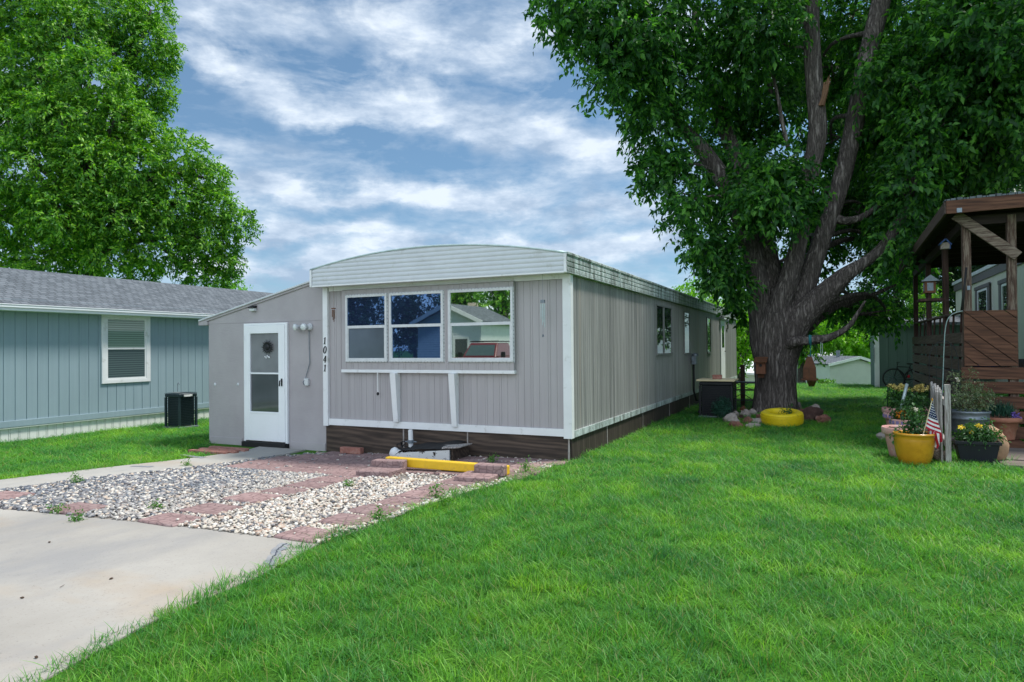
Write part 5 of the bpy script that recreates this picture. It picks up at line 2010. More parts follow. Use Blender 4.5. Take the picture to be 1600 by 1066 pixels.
simple_tree('dark green tree crowding behind the right limb of the big tree', 1405, 90, 420, 38, 210, 'leaf_dark', BG, 10, L=.2)
simple_tree('bushy green tree leaning out in front of the green shed', 1442, 450, 535, 27, 50, 'leaf_left', BG, 6, L=.13, W=.07, trunk=.09)
simple_tree('far green tree low on the horizon beyond the white building', 1178, 500, 570, 80, 100, 'leaf_left', BG, 5, L=.36, W=.2)
simple_tree('distant treetop peeking over the entry roof beside the big left tree', 362, 441, 500, 60, 60, 'leaf_far', BG, 4, L=.28)
simple_tree('deep green tree at the right edge beyond the porch', 1640, 160, 520, 30, 240, 'leaf_dark', BG, 9, L=.19)

for X_, Y_, lab in ((9.5, 58, 'tall green tree far behind the porch, mirrored in the side windows'), (16, 70, 'broad green tree beyond the shed, mirrored in the side windows'), (15, 50, 'green tree far right of the porch, mirrored in the side windows')):
    bl = []
    for k in range(14):
        bl.append(((X_ + RNG.uniform(-3, 3), Y_ + RNG.uniform(-2.5, 2.5), -1 + RNG.uniform(1, 10)), RNG.uniform(1.3, 2.2), 90))
    tree(lab, (X_, Y_, gz(X_, Y_)), bl, 'leaf_left', .34, .19, None, per=8, name='background_tree', group=BG, twig=(.3, .8))

# birdhouse on the trunk
c = fy(1189, 573, TY - .62)
bh = thing('birdhouse', 'rusty red wooden birdhouse with sloping roof fixed to the big trunk', 'birdhouse', (c.x, c.y, c.z - .2))
x0, x1, yb = c.x - .105, c.x + .105, TY - .50
m = MB()
m.box(x0, x1, yb - .22, yb, c.z - .17, c.z + .10)
m.build('box', M['red_brown_wood'], bh, bevel=.006)
m = MB()
m.add([(x0 - .04, yb - .30, c.z + .10), (x1 + .04, yb - .30, c.z + .10), (x1 + .04, yb + .05, c.z + .20), (x0 - .04, yb + .05, c.z + .20),
       (x0 - .04, yb - .30, c.z + .125), (x1 + .04, yb - .30, c.z + .125), (x1 + .04, yb + .05, c.z + .225), (x0 - .04, yb + .05, c.z + .225)],
      [(3, 2, 1, 0), (4, 5, 6, 7), (0, 1, 5, 4), (1, 2, 6, 5), (2, 3, 7, 6), (3, 0, 4, 7)])
m.build('roof', M['rust'], bh)
m = MB().lathe([(0, .002), (.032, .0015), (.034, 0)], (0, 0, 0), 16)
m.v = [(c.x + v[0], yb - .2205 - v[2], c.z + .03 + v[1]) for v in m.v]
m.build('entrance_hole', M['black_rubber'], bh)
m = MB().box(c.x - .08, c.x + .06, yb - .05, yb + .08, c.z - .26, c.z - .172)
m.build('mount', M['red_brown_wood'], bh)

# bell-shaped feeder hanging from the low branch on a teal rope
lb = Vector(tp(1275, 531, 0, -.68)[:3])
c = fy(1265, 578, lb.y)
fd = thing('hanging_feeder', 'rusty brown house shaped feeder hanging on a teal rope from the low branch', 'bird feeder', (lb.x - .1, lb.y, c.z - .25))
cx_ = c.x
m = MB()
m.tube([(lb.x - .12, lb.y, lb.z + .10), (lb.x - .10, lb.y - .10, lb.z), (cx_ + .02, lb.y, c.z + .30)], .010, 6)
m.lathe([(.105, -.03), (.12, 0), (.105, .03)], (0, 0, 0), 14)
k0 = len(m.v) - 42
for i in range(k0, len(m.v)):
    v = m.v[i]
    m.v[i] = (lb.x - .12 + v[2], lb.y + v[0], lb.z - .0 + v[1])
m.build('rope', M['rope_teal'], fd)
m = MB()
m.add([(cx_ - .14, lb.y - .10, c.z - .2), (cx_ + .14, lb.y - .10, c.z - .2), (cx_ + .14, lb.y + .10, c.z - .2), (cx_ - .14, lb.y + .10, c.z - .2),
       (cx_ - .13, lb.y - .09, c.z + .05), (cx_ + .13, lb.y - .09, c.z + .05), (cx_ + .13, lb.y + .09, c.z + .05), (cx_ - .13, lb.y + .09, c.z + .05), (cx_ - .05, lb.y, c.z + .3), (cx_ + .05, lb.y, c.z + .3)],
      [(3, 2, 1, 0), (0, 1, 5, 4), (1, 2, 6, 5), (2, 3, 7, 6), (3, 0, 4, 7), (4, 5, 9, 8), (6, 7, 8, 9), (5, 6, 9), (7, 4, 8)])
m.box(cx_ - .18, cx_ + .18, lb.y - .14, lb.y + .14, c.z - .235, c.z - .202)
m.build('body', M['rust'], fd, bevel=.006)
m = MB()
q = lb + Vector((.08, -.02, 0))
m.tube([q + Vector((0, 0, .08)), q + Vector((.02, -.09, -.05)), q + Vector((.01, -.05, -.35)), q + Vector((.05, -.04, -.30)), q + Vector((.05, -.07, .0))], .008, 5)
tag(m.build('chain_loop', M['light_metal']), 'pale loop of chain hanging on the low branch beside the teal rope', 'chain')

# yellow tyre planter
c = g(1220, 668)
tc_ = Vector((c.x, 14.62, 0))
ty = thing('tyre_planter', 'yellow painted tyre lying flat as a planter before the big trunk', 'tyre planter', tc_)
R_ = .395
prof = []
for k in range(25):
    a = 2 * PI * k / 24
    r = R_ - .085 + .085 * (abs(math.cos(a)) ** .6) * math.copysign(1, math.cos(a))
    z = .125 + .125 * (abs(math.sin(a)) ** .75) * math.copysign(1, math.sin(a))
    prof.append((r, z))
m = MB().lathe(prof, tc_, 64)
# tread blocks
for row, z in enumerate((.045, .085, .125, .165, .205)):
    for k in range(60):
        th = 2 * PI * (k + .5 * (row % 2)) / 60
        rr = R_ + .001 - (.012 if row in (0, 4) else 0)
        ce = Vector((tc_.x + rr * math.cos(th), tc_.y + rr * math.sin(th), z))
        m.obox(ce, (.020, .028, .030), (0, 0, th))
m.build('tyre', M['tyre_yellow'], ty, smooth=False, bevel=.0)
ty.rotation_euler = (math.radians(7), 0, 0)
ty.location.z += .035
m = MB()
n_ = 20
vs = [(tc_.x, tc_.y, .175)]
for rr in (.12, .245):
    for k in range(n_):
        th = 2 * PI * k / n_
        vs.append((tc_.x + rr * math.cos(th), tc_.y + rr * math.sin(th), .17 + .03 * mnoise.noise(Vector((math.cos(th) * 2, math.sin(th) * 2, rr * 9)))))
m.add(vs, [(0, 1 + k, 1 + (k + 1) % n_) for k in range(n_)] + [(1 + k, 1 + n_ + k, 1 + n_ + (k + 1) % n_, 1 + (k + 1) % n_) for k in range(n_)])
m.build('soil', M['soil'], ty, smooth=True)


def foliage(name, blobs, leaf, parent=None, L=.05, W=.025, per=8, droop=.2, twig=(.06, .14), shell=2.0, stems=None):
    V, F = crown_arrays(blobs, NR, L, W, per=per, droop=droop, twig=twig, shell=shell)
    o = npmesh(name, V, F, M[leaf], parent, origin=blobs[0][0])
    return o


foliage('foliage', [((tc_.x + .08, tc_.y, .24), .08, 14), ((tc_.x - .04, tc_.y - .03, .19), .07, 8), ((tc_.x + .12, tc_.y + .02, .30), .05, 6)], 'leaf_pot', ty)

# round blue-green shrub before the air conditioner
c = g(1131, 655)
sh = thing('ball_shrub', 'small round blue green shrub in front of the air conditioner by the tree', 'shrub', (c.x, c.y - .2, 0))
foliage('foliage', [((c.x, c.y - .2, .24), (.19, .19, .21), 260), ((c.x + .02, c.y - .2, .36), (.10, .10, .10), 60)], 'leaf_juniper', sh, .045, .012, 8, -.2, (.03, .07))
MB().tube([(c.x, c.y - .2, -.02), (c.x, c.y - .2, .3)], [.02, .01], 6).build('stem', M['bark'], sh)

# stones heaped round the foot of the tree
STN = [
    (1141, 661, .34, .22, .19, 'stone_pale', 'largest long pale stone at the left end of the heap below the shrub'),
    (1150, 668, .24, .15, .13, 'stone_red', 'low reddish stone at the front of the left heap'),
    (1165, 652, .20, .16, .17, 'stone_pale', 'upright pale stone with dark hollows in the middle of the left heap'),
    (1168, 663, .22, .15, .15, 'stone_red', 'pinkish red stone in the centre of the left heap'),
    (1183, 664, .20, .16, .14, 'stone_pale', 'pale blocky stone just left of the yellow tyre'),
    (1177, 668, .25, .13, .09, 'stone_pale', 'flat white stone lying in the grass before the left heap'),
    (1161, 644, .13, .12, .15, 'rust', 'rusty brown upright stone behind the left heap'),
    (1176, 650, .17, .15, .15, 'stone_pale', 'pale stone leaning on the trunk behind the left heap'),
    (1149, 652, .15, .13, .14, 'stone_pale', 'greyish stone beside the shrub at the back of the left heap'),
    (1187, 656, .15, .13, .13, 'stone_red', 'brown stone wedged between the tyre and the trunk'),
    (1158, 657, .13, .11, .12, 'stone_dark', 'small dark stone sunk in the left heap'),
    (1247, 640, .19, .15, .18, 'stone_pale', 'white topped stone against the right side of the trunk'),
    (1252, 648, .17, .15, .15, 'stone_red', 'reddish stone between the trunk and the dark lava stone'),
    (1266, 658, .38, .26, .30, 'stone_dark', 'big dark lava stone right of the yellow tyre'),
    (1272, 648, .24, .15, .24, 'stone_pale', 'pale slanting stone behind the dark lava stone'),
    (1286, 661, .26, .18, .17, 'stone_red', 'reddish stone at the right end of the heap'),
    (1241, 650, .15, .13, .15, 'stone_pale', 'grey stone behind the tyre at the right foot of the trunk'),
]
for i, (px, py, a, b_, h, mt, lab) in enumerate(STN):
    c = g(px, py)
    m = MB().rock((c.x, c.y, h * .30), (a * .62, b_ * .62, h * .85), i * 1.37 + 2, .8, 3, .42, 0, RNG.uniform(-.6, .6))
    tag(m.build('stone', M[mt]), lab, 'stone', 'stones heaped round the big tree')

# black metal stand and dark post behind the air conditioner
c = fy(1160, 610, 17.6)
rk = thing('metal_stand', 'black scrolled metal stand behind the air conditioner beside the trunk', 'stand', (c.x, 17.6, 0))
wx = .42
m = MB()
tz = fy(1160, 598, 17.6).z
for s in (-1, 1):
    for dy in (0, .4):
        m.tube([(c.x + s * wx, 17.6 + dy, -.02), (c.x + s * wx, 17.6 + dy, tz)], .014, 6)
for z in (.25, .5, tz - .01):
    for dy in (0, .4):
        m.tube([(c.x - wx, 17.6 + dy, z), (c.x + wx, 17.6 + dy, z)], .012, 6)
for s in (-1, 1):
    pts = [(c.x + s * (wx - .6 * t), 17.6, .5 + (tz - .5) * (t ** 1.6)) for t in [k / 8 for k in range(9)]]
    m.tube(pts, .010, 6)
    pts = [(c.x + s * (wx - .5 * t), 17.6, .02 + .45 * (t ** .6)) for t in [k / 8 for k in range(9)]]
    m.tube(pts, .010, 6)
m.build('frame', M['black_metal'], rk)
MB().box(c.x - wx, c.x + wx, 17.58, 18.02, tz, tz + .012).build('top_shelf', M['black_metal'], rk)
c = fy(1161, 640, 18.6)
m = MB().box(c.x - .055, c.x + .055, 18.55, 18.66, -.1, fy(1161, 570, 18.6).z)
tag(m.build('wooden_post', M['porch_z'], bevel=.008), 'dark wooden post standing behind the metal stand', 'post')

# ------------------------------------------------------------------ covered porch on the right
PX, PY = 2.03, 13.18
PYB = 20.3
PXR = 3.08
po = thing('covered_porch', 'raised brown covered porch with slatted skirt and diagonal board gate', 'porch', (PX + 1.2, PY + 3.5, 0))
zR = 2.16
DECK = 1.22
zt_f = fy(1505, 350, PY).z
rF0, rF1 = fy(1478, 322, PY - .35), fy(1600, 310, PY - .35)
roofF = 3.84
rb = fy(1406, 419, PYB + .2)
roofB = rb.z
rxF, rxB = rF0.x, rb.x


def proof(y):
    t = (y - (PY - .35)) / (PYB + .2 - PY + .35)
    return roofF + (roofB - roofF) * t


for nm, (x, y), top, mt, w in (('post', (PX + .05, PY), 3.62, 'worn_z', .12), ('post', (fy(1581, 450, PY).x, PY), 3.66, 'worn_z', .12), ('post', (PX + .05, 15.35), 3.5, 'porch_z', .10), ('post', (PX + .05, 17.75), 3.45, 'porch_z', .10), ('post', (PX + .05, PYB - .1), 3.4, 'porch_z', .10),
                             ('post', (4.6, PY), 3.66, 'porch_z', .12), ('post', (4.6, PYB), 3.4, 'porch_z', .12)):
    m = MB().box(x - w / 2, x + w / 2, y - w / 2, y + w / 2, -.1, top if y > PY + 1 else proof(PY) - .17)
    m.build(nm, M[mt], po, bevel=.006)
# roof deck, rafters and fascia boards
m = MB()
xr = 5.6
for z0, z1 in ((0, .05),):
    vs = [(rxF, PY - .35, roofF + .0), (xr, PY - .35, roofF + .05), (xr, PYB + .2, roofB + .05), (rxB, PYB + .2, roofB)]
    m.add([(x, y, z + .02) for x, y, z in vs] + [(x, y, z + .06) for x, y, z in vs], [(3, 2, 1, 0), (4, 5, 6, 7), (0, 1, 5, 4), (1, 2, 6, 5), (2, 3, 7, 6), (3, 0, 4, 7)])
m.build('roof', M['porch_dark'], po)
m = MB()
for k in range(46):
    x = rxF - .02 + k * .085
    m.box(x, x + .075, PY - .39, PY - .20, roofF + .062 + .0012 * k, roofF + .085 + .0012 * k + .008 * ((k * 7) % 3))
m.build('shingle_edge', M['shingles'], po)
m = MB()
m.add([(rxF, PY - .392, roofF - .15), (xr, PY - .392, roofF - .10), (xr, PY - .352, roofF - .10), (rxF, PY - .352, roofF - .15), (rxF, PY - .392, roofF + .06), (xr, PY - .392, roofF + .11), (xr, PY - .352, roofF + .11), (rxF, PY - .352, roofF + .06)],
      [(3, 2, 1, 0), (4, 5, 6, 7), (0, 1, 5, 4), (1, 2, 6, 5), (2, 3, 7, 6), (3, 0, 4, 7)])
m.build('front_fascia', M['porch_x'], po, bevel=.004)
m = MB()
a0, a1 = Vector((rxF, PY - .35, roofF - .04)), Vector((rxB, PYB + .2, roofB - .04))
m.beam(a0, a1, .04, .20)
m.build('eave_fascia', M['porch_y'], po, bevel=.004)
m = MB()
m.beam((PX + .05, PY - .06, roofF - .24), (PX + .05, PYB, roofB - .2), .09, .15)
m.beam((PX - .01, PY, roofF - .235), (xr, PY, roofF - .20), .09, .15)
for k in range(9):
    y = PY + .5 + k * .8
    m.beam((PX, y, proof(y) - .04), (xr, y, proof(y) + .0), .045, .12)
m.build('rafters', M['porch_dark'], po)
# diagonal brace on the front
b0, b1 = fy(1496, 338, PY - .10), fy(1587, 398, PY - .10)
m = MB().beam(b0 - (b1 - b0) * .04, b1 + (b1 - b0) * .04, .05, .16)
m.build('brace', M['worn_d'], po, bevel=.008)
# deck, slats, gate
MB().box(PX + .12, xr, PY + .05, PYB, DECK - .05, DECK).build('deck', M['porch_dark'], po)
pitch = .2245
for k in range(8):
    z0 = .035 + k * pitch
    m = MB().box(PX - .03, PX + .0, PY + .045, PYB, z0, z0 + .182)
    m.build('slat', M['porch_y'], po, bevel=.006)
fz = [1.03, .80, .565, .33, .09]
for k, z0 in enumerate(fz):
    xe = PXR - .04 + (.03 if k == 4 else 0)
    m = MB().box(PX - .055, xe, PY - .095, PY - .063, z0, z0 + .19)
    m.build('slat', M['porch_x'], po, bevel=.006)
gx0_, gx1_ = fy(1506, 500, PY - .1).x, fy(1590, 500, PY - .1).x
gz0, gz1 = fy(1547, 572, PY - .1).z, fy(1547, 485, PY - .1).z
# diagonal boards clipped to the gate rectangle
m = MB()
W_, H_ = gx1_ - gx0_, gz1 - gz0
dirv = Vector((1, -.86)).normalized()
nrm = Vector((dirv.y, -dirv.x)) * -1


def clip(poly, ax, lim, keep_less):
    out = []
    for i in range(len(poly)):
        a, b_ = poly[i], poly[(i + 1) % len(poly)]
        ia = (a[ax] <= lim) == keep_less or a[ax] == lim
        ib = (b_[ax] <= lim) == keep_less or b_[ax] == lim
        if ia:
            out.append(a)
        if ia != ib:
            t = (lim - a[ax]) / (b_[ax] - a[ax])
            out.append(a + (b_ - a) * t)
    return out


bw, gp = .168, .012
k = -8
while k < 9:
    c0 = Vector((0, H_)) + nrm * (k * (bw + gp))
    pl = [c0 - dirv * 4, c0 + dirv * 4, c0 + dirv * 4 + nrm * bw, c0 - dirv * 4 + nrm * bw]
    for ax, lim, kl in ((0, 0, False), (0, W_, True), (1, 0, False), (1, H_, True)):
        if pl:
            pl = clip(pl, ax, lim, kl)
    if len(pl) >= 3:
        area = sum(pl[i].x * pl[(i + 1) % len(pl)].y - pl[(i + 1) % len(pl)].x * pl[i].y for i in range(len(pl)))
        if area < 0:
            pl = pl[::-1]
        dz = .003 * (k % 3)
        m.prism([(q.x, q.y) for q in pl], lambda u, v, o: (gx0_ + u, PY - .075 - o, gz0 + v), .0, .025 + dz)
    k += 1
gd = m.build('gate_panel', M['porch_x'], po)
MB().box(gx0_ + .02, gx1_ - .02, PY - .058, PY - .03, gz0 + .03, gz1 - .03).build('backing', M['porch_dark'], gd)
# hand rail with bent balusters on the long side
m = MB().box(PX + .0, PX + .09, PY + .06, PYB, zR - .04, zR)
m.build('hand_rail', M['porch_y'], po, bevel=.005)
for k in range(9):
    y = PY + .5 + k * .8
    m = MB().tube([(PX + .05, y, zR - .04), (PX + .05, y + .02, zR - .15), (PX + .05, y + .18, DECK + .3), (PX + .05, y + .25, DECK + .02)], .018, 6)
    m.build('baluster', M['porch_z'], po)
# white conduit-like thin posts seen light against the dark
for y in (17.1, 18.7):
    pass
# stored things under the gate
p = fy(1566, 579, PY + .15)
m = MB()
m.rock((p.x - .25, PY + .3, 1.24), (.22, .12, .05), 3, 1, 2)
tag(m.build('folded_tarp', M['blue_paint']), 'blue folded tarp lying on the porch floor under the gate', 'tarp')
p = fy(1537, 577, PY + .1)
MB().tube([(p.x - .12, PY + .12, 1.235), (p.x + .25, PY + .12, 1.245)], .028, 8)
# bird feeder and birdhouses on the porch
p = fy(1452, 438, 15.6)
bf = thing('bird_feeder', 'house shaped bird feeder with pale roof hanging in the porch opening', 'bird feeder', (PX + .05, 15.6, p.z))
bx_, by_ = sx(1452, 440, PX - .25).x, sx(1452, 440, PX - .25).y
bz_ = sx(1452, 447, PX - .25).z
m = MB()
m.box(bx_ - .09, bx_ + .09, by_ - .13, by_ + .13, bz_ - .14, bz_ + .08)
m.build('hopper', M['red_brown_wood'], bf)
MB().box(bx_ - .095, bx_ - .091, by_ - .08, by_ + .08, bz_ - .1, bz_ + .05).build('window', M['galv'], bf)
MB().box(bx_ - .05, bx_ + .05, by_ - .136, by_ - .131, bz_ - .1, bz_ + .05).build('window', M['galv'], bf)
m = MB().add([(bx_ - .15, by_ - .19, bz_ + .08), (bx_ + .15, by_ - .19, bz_ + .08), (bx_ + .15, by_ + .19, bz_ + .08), (bx_ - .15, by_ + .19, bz_ + .08), (bx_, by_ - .19, bz_ + .2), (bx_, by_ + .19, bz_ + .2)], [(3, 2, 1, 0), (0, 1, 4), (2, 3, 5), (1, 2, 5, 4), (3, 0, 4, 5)])
m.build('roof', M['galv'], bf)
m = MB().box(bx_ - .19, bx_ + .19, by_ - .24, by_ + .24, bz_ - .30, bz_ - .25)
m.box(bx_ - .02, bx_ + .02, by_ - .02, by_ + .02, bz_ - .25, bz_ - .14)
m.beam((bx_ + .1, by_, bz_ - .28), (PX + .05, by_, bz_ - .28), .04, .04)
m.build('tray', M['porch_z'], bf)
bp = fy(1476, 382, 13.9)
bh2 = thing('birdhouse', 'tiny blue roofed birdhouse high under the porch eave', 'birdhouse', (bp.x, 13.9, bp.z))
MB().box(bp.x - .055, bp.x + .07, 13.86, 13.98, bp.z - .08, bp.z + .03).build('box', M['stone_pale'], bh2, bevel=.004)
m = MB().beam((bp.x - .08, 13.92, bp.z + .0), (bp.x + .01, 13.92, bp.z + .09), .18, .02)
m.beam((bp.x + .095, 13.92, bp.z - .02), (bp.x + .01, 13.92, bp.z + .09), .18, .02)
m.build('roof', M['blue_paint'], bh2)
MB().box(bp.x + .07, bp.x + .085, 13.855, 13.985, bp.z - .085, bp.z - .02).build('side_board', M['blue_paint'], bh2)
a, b_ = fy(1510, 418, PY - .12), fy(1503, 486, PY - .16)
m = MB().tube([a, b_], [.014, .022], 8)
ro = tag(m.build('leaning_rod', M['black_rubber'], smooth=True), 'slim black rod leaning against the corner post above the gate', 'rod')
a = fy(1513.5, 450, PY - .065)
m = MB().box(a.x - .022, a.x + .022, PY - .070, PY - .0605, a.z - .035, a.z + .035)
m2 = MB().box(a.x - .018, a.x + .018, PY - .078, PY - .0705, a.z - .03, a.z + .03)
hk = tag(m.build('wall_hook', M['galv'], bevel=.003), 'small pale metal hook plate on the flaking corner post', 'hook')
a = fy(1498.5, 328, PY - .40)
MB().box(a.x - .03, a.x + .04, PY - .402, PY - .3925, a.z - .04, a.z + .03).build('bracket_plate', M['galv'], po)

# pale mobile home beyond the porch
rh = thing('far_mobile_home', 'cream mobile home with brown trim seen through the covered porch', 'mobile home', (7, 24, 0))
p0 = sx(1493, 445, 5.3)
yb_, ya_ = p0.y, 13.6
zt0, zt1 = p0.z, p0.z
m = MB()
vs, fs = ribbed(ya_, yb_, .3, zt0, [.14, .04], .012, lambda a, o, z: (5.3 - o, a, z))
m.add(vs, [f[::-1] for f in fs])
m.add([(5.3, yb_, .3), (9.5, yb_, .3), (9.5, yb_, zt0), (5.3, yb_, zt0)], [(3, 2, 1, 0)])
m.add([(5.3, ya_, .3), (9.5, ya_, .3), (9.5, ya_, zt0), (5.3, ya_, zt0)], [(0, 1, 2, 3)])
m.build('wall', M['cream_siding'], rh)
m = MB().box(5.23, 5.28, ya_ - .05, yb_ + .05, zt0 - .32, zt0 - .03)
t0 = m.build('trim', M['porch_dark'], rh)
M['brown_trim'] = plain('grey_brown_trim', (.10, .085, .09), .6, .12, 6, .1, 30)
t0.data.materials[0] = M['brown_trim']
m = MB().box(5.18, 9.6, ya_ - .1, yb_ + .1, zt0 - .029, zt0 + .10)
m.build('roof', M['white_metal'], rh)
for px0, px1, pyt, pyb in ((1527, 1543, 455, 500), (1565, 1577, 445, 492)):
    a, b_ = sx(px0, pyt, 5.25), sx(px1, pyb, 5.25)
    y0, y1 = min(a.y, b_.y), max(a.y, b_.y)
    z1_, z0_ = a.z, sx(px0, pyb + 8, 5.25).z
    f = MB()
    f.box(5.24, 5.27, y0, y1, z1_ - .07, z1_)
    f.box(5.24, 5.27, y0, y1, z0_, z0_ + .07)
    f.box(5.24, 5.27, y0, y0 + .08, z0_ + .07, z1_ - .07)
    f.box(5.24, 5.27, y1 - .08, y1, z0_ + .07, z1_ - .07)
    fo = f.build('window', M['white'], rh)
    MB().add([(5.262, y, z) for y, z in ((y0 + .07, z0_ + .06), (y1 - .07, z0_ + .06), (y1 - .07, z1_ - .06), (y0 + .07, z1_ - .06))], [(3, 2, 1, 0)]).build('pane', M['pane_dark'], fo)
    for ya2, yb2 in ((y0 - .42, y0 - .06), (y1 + .06, y1 + .42)):
        MB().box(5.235, 5.268, ya2, yb2, z0_ - .02, z1_ + .02).build('shutter', M['brown_trim'], rh)
    MB().box(5.22, 5.266, y0 - .45, y1 + .45, z1_ + .03, z1_ + .16).build('window_head', M['brown_trim'], rh)

# ------------------------------------------------------------------ pots, planters and garden bits by the porch
def pot(name, label, c, prof, mat, soil_z, soil_r, n=36, cat='flower pot', group=None, rim=None, sx_=1.0, sy_=1.0, smooth=True):
    root = thing(name, label, cat, c, group)
    MB().lathe(prof, c, n, wob=.01, sx_=sx_, sy_=sy_).build('pot', M[mat], root, smooth=smooth)
    m = MB()
    vs = [(c[0], c[1], c[2] + soil_z)]
    k = 18
    for rr in (.5, 1.0):
        for i in range(k):
            th = 2 * PI * i / k
            vs.append((c[0] + soil_r * rr * math.cos(th) * sx_, c[1] + soil_r * rr * math.sin(th) * sy_, c[2] + soil_z + .015 * mnoise.noise(Vector((i * .7, rr * 5, c[0])))))
    m.add(vs, [(0, 1 + i, 1 + (i + 1) % k) for i in range(k)] + [(1 + i, 1 + k + i, 1 + k + (i + 1) % k, 1 + (i + 1) % k) for i in range(k)])
    m.build('soil', M['soil'], root, smooth=True)
    return root


def flowers(parent, pts, mat, r=.035, petals=9, name='flowers', centre=None):
    PP, AA = [], []
    for p in pts:
        nrm = Vector((RNG.uniform(-.4, .2), -.8, RNG.uniform(.3, .9))).normalized()
        a = nrm.orthogonal().normalized()
        b_ = nrm.cross(a)
        for k in range(petals):
            th = 2 * PI * k / petals + RNG.random()
            d = (a * math.cos(th) + b_ * math.sin(th)) * .9 + nrm * .3
            PP.append(tuple(p))
            AA.append(tuple(d.normalized()))
    PP, AA = np.array(PP), np.array(AA)
    V, F = leaf_arrays(PP, AA, np.full(len(PP), r), np.full(len(PP), r * .6), NR, .1)
    o = npmesh(name, V, F, M[mat], parent)
    if centre:
        m = MB()
        for p in pts:
            m.rock((p[0], p[1] - .008, p[2] + .006), (r * .3, r * .3, r * .25), 1, 1, 1, .1)
        m.build('flower_centres', M[centre], o, smooth=True)
    return o


# mustard glazed pot with pale flower and flag
c = g(1432, 729)
yp = Vector((c.x, c.y + .22, 0))
prof = [(0, 0), (.165, 0), (.18, .02), (.215, .12), (.238, .25), (.243, .34), (.236, .385), (.252, .392), (.258, .405), (.250, .420), (.226, .422), (.215, .40), (.215, .35)]
ypot = pot('flower_pot', 'round mustard yellow glazed pot with a small flag in it', yp, prof, 'yellow_glaze', .375, .216)
foliage('foliage', [((yp.x - .0, yp.y, .46), (.10, .09, .08), 30), ((yp.x + .02, yp.y, .56), (.06, .06, .10), 26), ((yp.x + .0, yp.y - .02, .66), (.04, .04, .06), 12), ((yp.x - .13, yp.y, .41), (.08, .08, .03), 12)], 'leaf_pot', ypot, .05, .03)
flowers(ypot, [(yp.x + .0 + RNG.uniform(-.035, .035), yp.y - .02 + RNG.uniform(-.02, .02), .735 + RNG.uniform(-.015, .02)) for _ in range(9)], 'petal_white', .03, 7)
MB().tube([(yp.x, yp.y, .36), (yp.x + .01, yp.y, .55), (yp.x + .0, yp.y - .01, .73)], .006, 6).build('stem', M['leaf_pot'], ypot)

# small flag stuck in the pot
FYp = yp.y - .10
P2 = lambda zx, zy: fy(1380 + zx / 7.11, 590 + zy / 7.11, FYp)
a, b_ = P2(430, 690), P2(545, 245)
flg = thing('flag', 'small american flag on a wooden stick standing in the mustard pot', 'flag', (a.x, FYp, a.z))
MB().tube([a, b_], .006, 8).build('stick', M['cream_board'], flg)
MB().rock(tuple(b_), (.011, .011, .02), 1, 1, 2, .05).build('finial', M['yellow_glaze'], flg, smooth=True)
CLM = [M['fabric_red'], M['fabric_white'], M['fabric_blue']]
m = MB()


def bil(c00, c10, c11, c01, u, v):
    return (c00[0] * (1 - u) * (1 - v) + c10[0] * u * (1 - v) + c11[0] * u * v + c01[0] * (1 - u) * v, c00[1] * (1 - u) * (1 - v) + c10[1] * u * (1 - v) + c11[1] * u * v + c01[1] * (1 - u) * v)


def cloth(cs, nu, nv, colour, wave=.018, off=0.0, curve=0.0):
    vs = []
    for j in range(nv + 1):
        for i in range(nu + 1):
            u, v = i / nu, j / nv
            zx, zy = bil(*cs, u, v)
            zy += curve * math.sin(PI * u)
            p = P2(zx, zy)
            vs.append((p.x, FYp - off + wave * math.sin(u * 9 + v * 2.5) * (.25 + v), p.z))
    for j in range(nv):
        for i in range(nu):
            m.add([vs[j * (nu + 1) + i], vs[j * (nu + 1) + i + 1], vs[(j + 1) * (nu + 1) + i + 1], vs[(j + 1) * (nu + 1) + i]], [(0, 1, 2, 3)], colour(i, j))


# blue canton hanging from the top of the stick, six stripes below it, folded tail
cloth(((532, 278), (552, 290), (604, 478), (496, 432)), 10, 10, lambda i, j: 2, .010)
cloth(((496, 432), (606, 480), (650, 635), (468, 560)), 12, 12, lambda i, j: 1 if (j // 2) % 2 == 0 else 0, .014, .001, 6)
cloth(((502, 575), (648, 630), (605, 790), (488, 722)), 14, 8, lambda i, j: 0 if (i // 2) % 2 == 0 else 1, .030, -.022)
cloth(((560, 600), (650, 636), (652, 700), (600, 780)), 6, 6, lambda i, j: 0 if (i // 2) % 2 == 0 else 1, .030, .018)
m.build('cloth', CLM, flg)
m = MB()
for j in range(6):
    for i in range(4):
        u, v = (i + .5 + .25 * (j % 2)) / 4.6 + .03, (j + .6) / 6.2
        zx, zy = bil((532, 278), (552, 290), (604, 478), (496, 432), u, v)
        p = P2(zx, zy)
        vs = [(p.x, FYp - .024, p.z)]
        for k in range(10):
            th = PI / 2 + k * PI / 5
            rr = .0085 if k % 2 == 0 else .0036
            vs.append((p.x + rr * math.cos(th), FYp - .024, p.z + rr * math.sin(th)))
        m.add(vs, [(0, 1 + (k + 1) % 10, 1 + k) for k in range(10)])
m.build('stars', M['fabric_white'], flg)

# pink clay pots with lavender tiles on the rim
PINK = 'pink clay pots with tiled rims'
pk_prof = [(0, 0), (.15, 0), (.165, .02), (.215, .30), (.222, .345), (.255, .35), (.265, .36), (.268, .44), (.258, .455), (.238, .452), (.232, .40)]


def pink(label, c, s=1.0, tiles=True):
    root = pot('flower_pot', label, c, [(r * s, z * s) for r, z in pk_prof], 'pink_clay', .42 * s, .235 * s, group=PINK)
    if tiles:
        m = MB()
        for k in range(22):
            th = 2 * PI * k / 22
            m.obox((c[0] + .268 * s * math.cos(th), c[1] + .268 * s * math.sin(th), c[2] + .402 * s), (.008, .042 * s, .055 * s), (0, 0, th))
        m.build('rim_tiles', M['lavender'], root)
    return root


